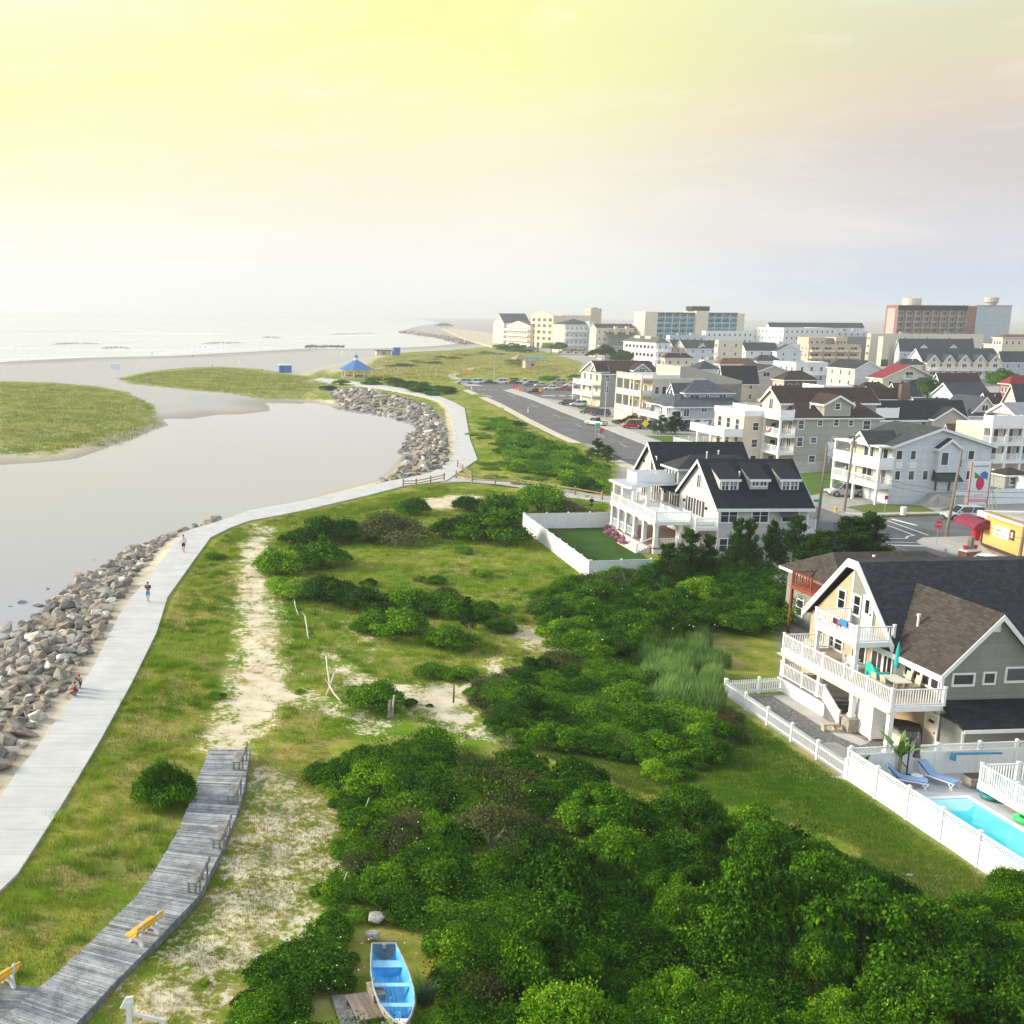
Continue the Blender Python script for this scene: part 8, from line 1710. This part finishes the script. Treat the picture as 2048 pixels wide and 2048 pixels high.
for a in (('tall dark cedar before the left corner of the black-roofed house', 1374,1180,5.4,5.0),('twin-topped cedar before the ground windows of the black-roofed house', 1468,1172,6.2,3.4),('second slim top beside the twin-topped cedar', 1492,1172,6.2,3.2),('pointed young pine before the right window of the black-roofed house', 1536,1168,5.8,3.2),('dark cedar at the right corner of the black-roofed house', 1585,1150,5.6,5),('short dark cedar left of the tall one', 1330,1190,4.6,4.5),('small cedar right of the tall one', 1412,1180,5.0,3.2),('broad dark pine behind the ridge of the brown roof', 1692,1158,5.8,8.0),('dark pine with pointed top right of the broad pine', 1732,1152,5.9,7.0),('lower pine left of the broad pine', 1640,1166,4.8,7.0),('narrow dark little cedar in the dune meadow', 933,1262,2.7,1.7),('dark cedar at the road edge under the yard flags', 1195,918,3.4,4.5),('wind-bent cedar at the end of the split-rail fence', 1215,925,2.8,4.0),('pair cedar, left, before the blue-grey house', 1322,868,3.8,5.0),('pair cedar, right, before the blue-grey house', 1350,868,4.6,5.5)): cedar(*a)
def round_tree(label, px, py, zc, r, h, kind='densemid'):
    x, y = G(px, py, zc); o = empty('tree', (x, y, 0), 0, label, 'tree'); c = link('crown', rsv.choice(CR[kind]), o, (0,0,h*.25)); c.scale = (r,r,h*.8); MB().tube([(0,0,0),(.1,0,h*.3),(0,.1,h*.5)], [.3,.22,.12], 8).build('trunk', W['trunk'], o)
round_tree('round green street tree at the right edge before the red house', 2004, 770, 4, 5.5, 8.5); round_tree('dark spreading tree beside the yellow house', 1856, 778, 4, 5.0, 6.5, 'dense'); round_tree('dark tree right of the yellow house', 1838, 790, 3, 3.2, 5.5, 'dense'); round_tree('small dark street tree before the long white apartments', 1245, 722, 4, 7, 8, 'dense'); round_tree('dark street tree before the motel with tan stacks', 1206, 708, 5, 8, 9, 'dense'); round_tree('small tree between hotel tower and motel', 1118, 696, 4, 7, 8, 'bay'); round_tree('street tree before the mansard hotel', 1102, 698, 3, 8, 7, 'mid'); round_tree('dark tree behind the slate-roofed hall', 1960, 700, 6, 7, 9, 'dense')
# reeds: blade clumps
def blades(name, n, seed, mat, r=1.0, h=1.0, w=.02, bend=.35):
    rs = np.random.RandomState(seed); a = rs.uniform(0,6.283,n); q = np.sqrt(rs.uniform(0,1,n))*r; B0 = np.stack([q*np.cos(a), q*np.sin(a), np.zeros(n)],1); t_ = rs.uniform(0,6.283,n); H_ = h*rs.uniform(.55,1.1,n)*(1-.35*(q/r)**2); d = np.stack([np.cos(t_),np.sin(t_),np.zeros(n)],1); s = np.stack([-np.sin(t_),np.cos(t_),np.zeros(n)],1)*w
    M1 = B0+d*(bend*.3*H_)[:,None]+np.array([0,0,1])*(H_*.6)[:,None]; M2 = B0+d*(bend*H_)[:,None]+np.array([0,0,1])*H_[:,None]; P = np.stack([B0-s,B0+s,M1+s*.8,M1-s*.8,M2],1).reshape(-1,3)
    me = bpy.data.meshes.new(name); i = np.arange(n)*5; f = [(k,k+1,k+2,k+3) for k in i]+[(k+3,k+2,k+4) for k in i]; me.from_pydata([tuple(p) for p in P], [], f); at = me.attributes.new('tint','FLOAT','POINT'); at.data.foreach_set('value', np.repeat(np.clip(.5+rs.normal(size=n)*.22,0,1),5).astype(np.float32)); me.materials.append(mat); return me
RD = [blades('foliage', 900, 50+i, M_reed, 1.0, 1.0, .02) for i in range(3)]
for k, (x, y, r) in enumerate(scatter(gp([(1285,1300),(1320,1275),(1410,1280),(1440,1320),(1445,1390),(1400,1410),(1310,1400)], .5), 26, lambda r_, y_: r_.uniform(.7,1.0), 91)):
    o = empty('reed_clump', (x,y,hpt(x,y)), rsv.uniform(0,6.28), 'pale green reed clump in the stand before the tan house lawn', 'reeds', 'reeds before the tan house lawn'); o.scale = (r*1.2,r*1.2,rsv.uniform(1.4,2.0)); link('foliage', rsv.choice(RD), o)
o = empty('grass_clump', (*G(850,2000,.2), .1), 0, 'spiky ornamental grass right of the boat bow', 'grass clump'); link('blade', blades('blade', 220, 9, leafmat('blue_green_blades', (.03,.07,.03), (.09,.16,.07)), .3, 1.0, .012, .8), o)
o = empty('shrub', (*G(880,2060,.2), .0), 0, 'bright lime feathery shrub at the bottom edge right of the boat', 'shrub'); o.scale = (1.1,1.1,.9); link('foliage', CR['lime'][0], o)
# bare dead branches standing out of the thicket
dead = pm('dead_wood', (.20,.175,.14), .9, .2, 5)
def snag(label, px, py, z, h, seed):
    rs_ = random.Random(seed); o = empty('dead_branch', (*G(px,py,z), z-.6), rs_.uniform(0,6.28), label, 'dead branch'); m = MB()
    for k in range(7):
        a = rs_.uniform(0,6.28); L_ = h*rs_.uniform(.5,1.0); b0 = (0,0,h*.1*k/3); mid_ = (L_*.3*math.cos(a), L_*.3*math.sin(a), L_*.6+.3); tip = (L_*.55*math.cos(a+.4), L_*.55*math.sin(a+.4), L_+.3); m.tube([b0, mid_, tip], [.02,.011,.004], 5)
        for q in range(3): a2 = a+rs_.uniform(-1,1); m.tube([mid_, (mid_[0]+.3*math.cos(a2), mid_[1]+.3*math.sin(a2), mid_[2]+rs_.uniform(.1,.4))], [.007,.003], 4)
    m.build('branch', dead, o)
snag('bare grey branches poking out of the tall right thicket', 1690,1790,1.6,1.3,1); snag('pale twiggy dead branches in the left thicket above the boat', 985,1680,.9,1.2,2); snag('small bare branch tips at the top of the left thicket', 1010,1500,1.0,1.3,3); snag('bare grey twigs before the white lawn fence', 1255,1165,1.6,2.2,6)
# flower bed before the porch
fb = [crown('foliage', 800+i, M_pink, 8, 700, .09, .8) for i in range(2)]
for k, (px, py) in enumerate(((1213,1062),(1221,1069),(1230,1076),(1239,1083),(1247,1090))):
    o = empty('flowering_shrub', (*G(px,py),0), k, 'pink flowering shrub, %s from the far end of the porch bed' % ('first','second','third','fourth','fifth')[k], 'shrub', 'pink shrubs before the white porch'); o.scale = (.75,.75,.9); link('foliage', fb[k%2], o)
# ------------------------------------------------------------------ beach grass and meadow (nobody could count it)
def grass_field(name, regions, n, seed, mat, hh, ww, per=6, avoid=True, spread=.16):
    rs = np.random.RandomState(seed); XY = []
    for px, zc, wgt in regions:
        P = np.array(gp(px, zc)); lo, hi = P.min(0), P.max(0); need = int(n*wgt); X = rs.uniform(lo[0],hi[0],need*6); Y = rs.uniform(lo[1],hi[1],need*6); ok = sdist(X,Y,P) > 0; X, Y = X[ok][:need*3], Y[ok][:need*3]
        if avoid:
            s_, tw_, rk_ = ground_masks(X, Y); pth = sdist(X, Y, PATH_POLY) > -.15; bw = (sdist(X, Y, BL+BR[::-1]) > -.1) if len(BL) else False
            nz = fbm(X, Y, .35, 3, 4); keep = (s_*1.25+(.5-nz)*1.1 < .55) & (tw_ < .3) & (rk_ < .3) & ~pth & ~bw; X, Y = X[keep], Y[keep]
        XY.append(np.stack([X[:need],Y[:need]],1))
    XY = np.concatenate(XY); m = len(XY); Z = ground_height(XY[:,0], XY[:,1]); N_ = m*per; base = np.repeat(np.column_stack([XY,Z]), per, 0); base[:,:2] += rs.normal(size=(N_,2))*spread; t_ = rs.uniform(0,6.283,N_); tuft = np.repeat(fbm(XY[:,0],XY[:,1],.22,3,6)*1.3-.15+rs.normal(size=m)*.12, per); H_ = hh*rs.uniform(.5,1.2,N_)*np.repeat(rs.uniform(.6,1.25,m),per); d = np.stack([np.cos(t_),np.sin(t_),np.zeros(N_)],1); s = np.stack([-np.sin(t_),np.cos(t_),np.zeros(N_)],1)*ww
    T = base+d*(H_*.45)[:,None]+np.array([0,0,1])*H_[:,None]; P = np.stack([base-s,base+s,T],1).reshape(-1,3); me = bpy.data.meshes.new(name); me.vertices.add(N_*3); me.vertices.foreach_set('co', P.astype(np.float32).ravel()); me.loops.add(N_*3); me.loops.foreach_set('vertex_index', np.arange(N_*3,dtype=np.int32)); me.polygons.add(N_); me.polygons.foreach_set('loop_start', (np.arange(N_)*3).astype(np.int32)); at = me.attributes.new('tint','FLOAT','POINT'); at.data.foreach_set('value', np.repeat(np.clip(tuft+rs.normal(size=N_)*.12,0,1),3).astype(np.float32)); me.materials.append(mat); me.update(); return tag(link(name, me), kind='stuff')
M_gr = leafmat('dune_grass_blades', (.11,.15,.016), (.29,.28,.055), (.54,.45,.20), .3); M_md = leafmat('meadow_blades', (.075,.18,.005), (.22,.36,.010), (.42,.44,.06), .3)
M_ms = leafmat('marsh_grass_blades', (.16,.20,.02), (.30,.33,.06), (.50,.45,.17), .3)
M_sh = leafmat('short_grass_blades', (.040,.115,.007), (.10,.21,.012), (.24,.27,.06), .25)
strip = [(-60,1850),(40,1760),(205,1485),(315,1270),(395,1120),(465,1060),(560,1035),(700,1005),(890,970),(930,1000),(820,1010),(560,1050),(500,1060),(480,1110),(465,1240),(430,1380),(400,1500),(330,1720),(110,1950),(-60,2090)]
lower = [(500,1500),(640,1470),(700,1560),(690,1700),(620,1800),(520,1900),(440,2000),(380,2100),(160,2100),(300,1905),(400,1800),(450,1700)]
mead = [(500,1060),(700,1010),(900,975),(1100,985),(1215,1010),(1210,1050),(1045,1062),(1175,1165),(1070,1230),(1060,1310),(940,1390),(960,1485),(840,1440),(700,1470),(640,1480),(520,1480),(570,1370),(555,1240),(520,1120)]
right = [(980,1478),(1110,1492),(1250,1500),(1450,1440),(1500,1440),(1600,1510),(1700,1575),(1860,1690),(1950,1745),(2000,1780),(1860,1850),(1700,1690),(1500,1620),(1280,1580)]
bank = [(935,800),(1000,835),(1100,885),(1200,935),(1225,990),(1080,965),(965,935),(955,880)]
grass_field('dune_grass', [(strip,0,.48),(mead,0,.52)], 42000, 61, M_gr, .19, .012, 5)
grass_field('meadow_grass', [(mead,0,.5),(bank,0,.2),(strip,0,.04)], 25000, 62, M_md, .24, .017)
grass_field('short_grass', [(right,0,1)], 22000, 65, M_sh, .13, .012)
grass_field('sparse_grass', [(lower,0,1)], 5200, 66, M_gr, .12, .012, 6, False, .07)
grass_field('grass_tufts', [(strip,0,.38),(mead,0,.62)], 1500, 67, M_md, .42, .014, 60, True, .22)
grass_field('marsh_grass', [([(0,770),(110,772),(200,780),(265,795),(305,815),(320,845),(240,880),(100,900),(0,905)],-.4,.5), ([(240,762),(310,748),(440,738),(600,755),(655,770),(600,797),(450,788),(330,776)],-.4,.5)], 13000, 63, M_ms, .6, .06, 6, False, .5)
grass_field('dune_grass_far', [([(640,765),(700,735),(800,712),(980,700),(1160,735),(1160,752),(930,750),(880,765),(780,756)],0,1)], 9000, 64, M_gr, .8, .08, 6, True, .6)
# white meadow flowers
wf, t, b = newmat('white_petals'); b.inputs['Base Color'].default_value = (.75,.74,.60,1); b.inputs['Roughness'].default_value = .7
def flowers(reg, n, seed, z0, sz):
    P = gp(reg, z0); rs = np.random.RandomState(seed); lo, hi = np.array(P).min(0), np.array(P).max(0); X = rs.uniform(lo[0],hi[0],n*4); Y = rs.uniform(lo[1],hi[1],n*4); nz = fbm(X,Y,.5,2,12); ok = (sdist(X,Y,P) > 0) & (nz > .5); X, Y = X[ok][:n], Y[ok][:n]; C = np.column_stack([X,Y,ground_height(X,Y)+z0+rs.uniform(-.15,.25,len(X))]); N_ = rs.normal(size=(len(X),3))*.4+np.array([-.3,-.4,.9]); N_ /= np.linalg.norm(N_,axis=1,keepdims=True); return tag(link('wild_flowers', leaf_mesh('wild_flowers', C, N_, np.full(len(X), sz)*rs.uniform(.6,1.2,len(X)), np.ones(len(X)), wf, .8, rs)), kind='stuff')
flowers([(880,1080),(1180,1070),(1170,1170),(1060,1240),(940,1250),(700,1280),(720,1240),(880,1200)], 90, 71, .45, .04); flowers([(600,1900),(720,1860),(840,1880),(760,2080),(560,2080)], 36, 72, .9, .028); flowers([(640,1600),(1000,1500),(1400,1500),(1300,1700),(700,1800)], 30, 73, 1.5, .03); flowers([(1060,1190),(1400,1150),(1500,1260),(1100,1290)], 26, 74, 2.4, .05)

# brambles and vines knitting the thickets together
def brambles(name, px, zc, n, seed, mat, top, leaf):
    P = gp(px, zc); rs = np.random.RandomState(seed); lo, hi = np.array(P).min(0), np.array(P).max(0); X = rs.uniform(lo[0],hi[0],n*4); Y = rs.uniform(lo[1],hi[1],n*4); ok = sdist(X,Y,P) > .1
    for a, b, c in bx: ok &= (X-a)**2+(Y-b)**2 > (c+.55)**2
    X, Y = X[ok][:n], Y[ok][:n]; hN = np.clip(fbm(X,Y,.35,4,seed)*1.7-.35,0,1)*top+fbm(X,Y,1.6,2,seed+3)*.45; C = np.column_stack([X,Y,ground_height(X,Y)+hN*(1-.5*rs.uniform(size=len(X))**2)+rs.normal(size=len(X))*.06]); N_ = rs.normal(size=(len(X),3))*.6+np.array([-.1,-.3,.8]); N_ /= np.linalg.norm(N_,axis=1,keepdims=True); t_ = np.clip(fbm(X,Y,.5,3,seed+9)*1.2-.15+rs.normal(size=len(X))*.14,0,1)
    tag(link(name, leaf_mesh(name, C, N_, leaf*rs.uniform(.6,1.4,len(X)), t_, mat, .45, rs)), kind='stuff')
fgp = [(700,1500),(840,1460),(960,1510),(1110,1530),(1260,1590),(1480,1640),(1640,1680),(1780,1760),(1850,1860),(1990,1830),(2100,1760),(2100,2140),(430,2140),(520,1960),(640,1860),(710,1720)]
brambles('brambles', fgp, .8, 80000, 81, M_bay, 1.4, .05); brambles('vines', fgp, .8, 14000, 82, M_mid, 1.6, .045)
brambles('brambles', [(950,1395),(980,1355),(1110,1320),(1240,1295),(1290,1330),(1300,1400),(1440,1420),(1425,1500),(1330,1530),(1230,1495),(1100,1470),(1010,1445)], .5, 42000, 83, M_mid, 1.1, .05)
brambles('brambles', [(1085,1230),(1110,1185),(1190,1155),(1300,1138),(1420,1138),(1540,1155),(1565,1215),(1400,1250),(1280,1280),(1150,1280)], 1.0, 30000, 84, M_bay, 2.0, .08)
brambles('brambles', [(985,880),(1000,840),(1060,866),(1120,892),(1190,922),(1225,952),(1222,985),(1170,978),(1090,953),(1010,935)], .4, 26000, 85, M_mid, 1.5, .14)
brambles('brambles', [(1480,1140),(1640,1120),(1660,1180),(1600,1235),(1540,1250)], 1.5, 9000, 86, M_bay, 2.6, .09)
# ------------------------------------------------------------------ people and dog
skin_m = pm('skin', (.50,.30,.21), .6, .06, 6); hair_m = pm('dark_hair', (.05,.032,.022), .7, .2, 20)
def skinned(name, pts, edges, radii, mat, parent, root=0, sub=2):
    me = bpy.data.meshes.new(name); bm = bmesh.new(); lay = bm.verts.layers.skin.verify(); vs = []
    for i, (p, r_) in enumerate(zip(pts, radii)):
        v = bm.verts.new(p); rr = r_ if hasattr(r_, '__len__') else (r_, r_); v[lay].radius = rr; v[lay].use_root = (i == root); vs.append(v)
    for a, b in edges: bm.edges.new((vs[a], vs[b]))
    bm.to_mesh(me); bm.free(); tmp = bpy.data.objects.new(name, me); COL.objects.link(tmp); sk = tmp.modifiers.new('skin', 'SKIN'); sk.use_smooth_shade = True; ss = tmp.modifiers.new('sub', 'SUBSURF'); ss.levels = sub; ss.render_levels = sub
    dg = bpy.context.evaluated_depsgraph_get(); dg.update(); ev = bpy.data.meshes.new_from_object(tmp.evaluated_get(dg)); bpy.data.objects.remove(tmp); ev.materials.clear(); ev.materials.append(mat); smooth_mesh(ev); ev.name = name; return link(name, ev, parent)
def person(label, xy, z, rz, pose, shirt, shorts, cap=None, h=1.75, name='person', legs_bare=True, carry=False):
    r = thing(name, label, 'person', xy, rz, z); r.scale = (h/1.75,)*3
    if pose == 'sit':
        hipz = .12; P = dict(hip=(0,0,hipz+.02), waist=(0,.02,.34), chest=(0,-.02,.56), neck=(0,-.05,.72), head0=(0,-.07,.80), head1=(0,-.08,.90), lh=(.11,-.03,hipz), lk=(.16,-.42,.34), la=(.15,-.62,-.02), lt=(.15,-.78,-.04), rh=(-.11,-.03,hipz), rk=(-.15,-.44,.30), ra=(-.16,-.66,-.05), rt=(-.16,-.82,-.06), ls=(.19,-.02,.63), le=(.26,-.2,.42), lw=(.16,-.38,.36), rs=(-.19,-.02,.63), re=(-.27,-.18,.40), rw=(-.17,-.36,.34))
    else:
        s = .22 if pose == 'walk' else .04; P = dict(hip=(0,0,.95), waist=(0,0,1.08), chest=(0,-.02,1.30), neck=(0,-.02,1.49), head0=(0,-.04,1.57), head1=(0,-.05,1.67), lh=(.10,0,.90), lk=(.11,-s*.75,.50), la=(.11,-s*.6,.09), lt=(.12,-s*.6-.17,.03), rh=(-.10,0,.90), rk=(-.11,s*.15,.49), ra=(-.11,s*1.2,.12), rt=(-.12,s*1.2-.14,.03), ls=(.20,-.01,1.42), le=(.27,.08 if pose == 'walk' else .03,1.14), lw=(.25,.02,.90), rs=(-.20,-.01,1.42), re=(-.27,-.03,1.15), rw=(-.26,-.22 if pose == 'walk' else -.05,.95))
        if carry: P.update(le=(.25,-.02,1.15), lw=(.07,-.24,1.18), re=(-.25,-.02,1.15), rw=(-.07,-.24,1.18))
    V = Vector
    def fingers(w, e):
        w, e = V(P[w]), V(P[e]); d = (w-e).normalized(); side = d.cross(V((0,1,0))).normalized(); f = d.cross(side); palm = w+d*.075; out = [palm]
        for k, L_ in zip((-1.5,-.5,.5,1.5), (.075,.088,.082,.065)): out.append(palm+side*k*.017+d*L_+f*.02)
        out.append(w+d*.035+side*-.05+f*.015); return out
    keys = ['hip','waist','chest','neck','head0','head1','lh','lk','la','lt','rh','rk','ra','rt','ls','le','lw','rs','re','rw']; pts = [P[k] for k in keys]; rad = [(.14,.11),(.125,.095),(.155,.105),.055,.085,.085,.09,.058,.038,(.04,.03),.09,.058,.038,(.04,.03),.062,.042,.027,.062,.042,.027]
    E_ = [('hip','waist'),('waist','chest'),('chest','neck'),('neck','head0'),('head0','head1'),('hip','lh'),('lh','lk'),('lk','la'),('la','lt'),('hip','rh'),('rh','rk'),('rk','ra'),('ra','rt'),('chest','ls'),('ls','le'),('le','lw'),('chest','rs'),('rs','re'),('re','rw')]; ed = [(keys.index(a), keys.index(b)) for a, b in E_]
    for w_, e_ in (('lw','le'),('rw','re')):
        fs = fingers(w_, e_); i0 = len(pts); pts += [tuple(q) for q in fs]; rad += [(.032,.016)]+[.0085]*4+[.010]; ed.append((keys.index(w_), i0)); ed += [(i0, i0+k) for k in (1,2,3,4)]; ed.append((keys.index(w_), i0+5))
    b = skinned('body', pts, ed, rad, skin_m, r)
    hd = V(P['head1']); f = MB()
    for sx in (-1,1): f.ball((hd.x+sx*.03, hd.y-.082, hd.z-.02), (.012,.01,.009), 6, 5)
    f.build('eyes', W['dark'], r); MB().ball((hd.x, hd.y-.092, hd.z-.05), (.014,.02,.02), 6, 5).build('nose', skin_m, r); MB().box(hd.x-.025, hd.y-.088, hd.z-.092, hd.x+.025, hd.y-.075, hd.z-.082).build('mouth', pm('lips', (.35,.13,.11), .6, .05, 5), r)
    for sx in (-1,1): MB().ball((hd.x+sx*.088, hd.y+.0, hd.z-.03), (.014,.025,.035), 6, 5).build('ear', skin_m, r)
    MB().ball((hd.x, hd.y+.018, hd.z+.028), (.093,.098,.085), 12, 8).build('hair', hair_m, r)
    if cap: c = MB().ball((hd.x, hd.y+.01, hd.z+.045), (.1,.105,.075), 12, 8); c.poly([(hd.x-.07,hd.y-.07,hd.z+.04),(hd.x+.07,hd.y-.07,hd.z+.04),(hd.x+.05,hd.y-.19,hd.z+.03),(hd.x-.05,hd.y-.19,hd.z+.03)], [(0,1,2,3)]); c.build('cap', cap, r)
    sk = ['waist','chest','neck','ls','le','rs','re']; mid = lambda a, b_, k: tuple(V(P[a]).lerp(V(P[b_]), k)); sp = [mid('hip','waist',.3), P['waist'], P['chest'], mid('chest','neck',.75), P['ls'], mid('ls','le',.75), P['rs'], mid('rs','re',.75)]; skinned('shirt', sp, [(0,1),(1,2),(2,3),(2,4),(4,5),(2,6),(6,7)], [(.155,.12),(.15,.115),(.175,.122),.075,.085,.068,.085,.068], shirt, r)
    sp = [mid('hip','waist',.35), P['hip'], P['lh'], mid('lh','lk',.9), P['rh'], mid('rh','rk',.9)]; skinned('shorts', sp, [(0,1),(1,2),(2,3),(1,4),(4,5)], [(.15,.115),(.155,.125),.108,.085,.108,.085], shorts, r)
    for a, b_ in (('la','lt'),('ra','rt')): p, q = V(P[a]), V(P[b_]); MB().tube([tuple(p+V((0,.04,-.05))), tuple(p.lerp(q,.5)+V((0,0,-.03))), tuple(q)], [.045,.052,.038], 8).build('shoe', pm('pale_shoe', (.55,.55,.55), .6, .1, 6), r)
    if carry: MB().box(-.06, -.34, 1.2, .06, -.30, 1.28).build('phone', W['dark'], r)
    return r
cl = lambda n, c: pm('cloth_'+n, c, .9, .12, 6)
person('person in a white shirt and dark shorts walking on the promenade', G(367,1104,.14), .14, R(-12), 'walk', cl('white', (.72,.72,.72)), cl('black', (.02,.02,.025)), h=1.78)
person('person in a black t-shirt and blue shorts holding a phone on the promenade', G(296,1203,.14), .14, R(-8), 'walk', cl('black', (.02,.02,.025)), cl('blue', (.05,.22,.55)), h=1.7, carry=True)
for i, (px, py, c, cap, lb) in enumerate(((163,1377,(.03,.035,.06),cl('red_cap', (.55,.06,.04)),'person in navy with a red cap sitting on the promenade edge'),(158,1384,(.70,.70,.72),None,'person in white sitting in the middle of the seated three'),(155,1392,(.20,.015,.06),None,'person in a wine red top sitting nearest on the promenade edge'))):
    x, y = G(px, py, .14); person(lb, (x-.1, y), .14, R(-105+i*8), 'sit', cl('sit%d' % i, c), cl('grey_shorts', (.16,.16,.18)), cap, h=1.68)
person('person in dark clothes walking a dog on the lawn below the path', G(1182,1022), hpt(*G(1182,1022)), R(160), 'walk', cl('black', (.02,.02,.025)), cl('dark_grey', (.05,.05,.055)), h=1.75)
for i, (px, py, lb) in enumerate(((304,709,'tiny dark figure at the water line'),(385,716,'tiny dark figure on the wet sand, right of the first'),(352,714,'tiny crouching figure on the wet sand'),(425,741,'tiny figure standing behind the far dune'),(694,744,'small figure standing on the path by the gazebo'))):
    g = G(px, py, -.9 if i < 4 else .14); person(lb, g, -.9 if i < 3 else hpt(*g), R(40*i), 'stand', cl('beach%d' % (i%2), ((.03,.03,.04),(.35,.25,.2))[i%2]), cl('dark_grey', (.05,.05,.055)), h=1.9 if i != 2 else 1.2)
def dog():
    x, y = G(1164,1024); r = thing('dog', 'small brown dog walking beside the person in dark clothes', 'dog', (x, y), R(70), hpt(x, y)); fur = pm('brown_fur', (.12,.07,.04), .9, .25, 12, .5, 40)
    pts = [(-.26,0,.42),(0,0,.41),(.24,0,.45),(.36,0,.58),(.44,0,.66),(.56,0,.62),(-.30,.07,.34),(-.22,.07,.24),(-.34,.07,.14),(-.31,.07,.02),(-.30,-.07,.34),(-.18,-.07,.24),(-.28,-.07,.14),(-.25,-.07,.02),(.24,.07,.30),(.25,.07,.16),(.27,.07,.02),(.24,-.07,.30),(.18,-.07,.16),(.20,-.07,.02),(-.40,0,.50),(-.52,0,.62)]
    ed = [(0,1),(1,2),(2,3),(3,4),(4,5),(0,6),(6,7),(7,8),(8,9),(0,10),(10,11),(11,12),(12,13),(2,14),(14,15),(15,16),(2,17),(17,18),(18,19),(0,20),(20,21)]; rad = [.10,.10,.125,.075,.075,.04,.075,.05,.025,.028,.075,.05,.025,.028,.06,.03,.028,.06,.03,.028,.03,.015]; skinned('body', pts, ed, rad, fur, r, 1)
    for s in (-1,1): MB().poly([(.40,s*.04,.72),(.46,s*.07,.72),(.41,s*.08,.62)], [(0,1,2),(2,1,0)]).build('ear', hair_m, r)
    MB().tube([(.30,0,.52),(.33,0,.50)], .085, 10).build('collar', pm('bunting_red', (.55,.04,.06), .8, .1, 3), r)
dog()
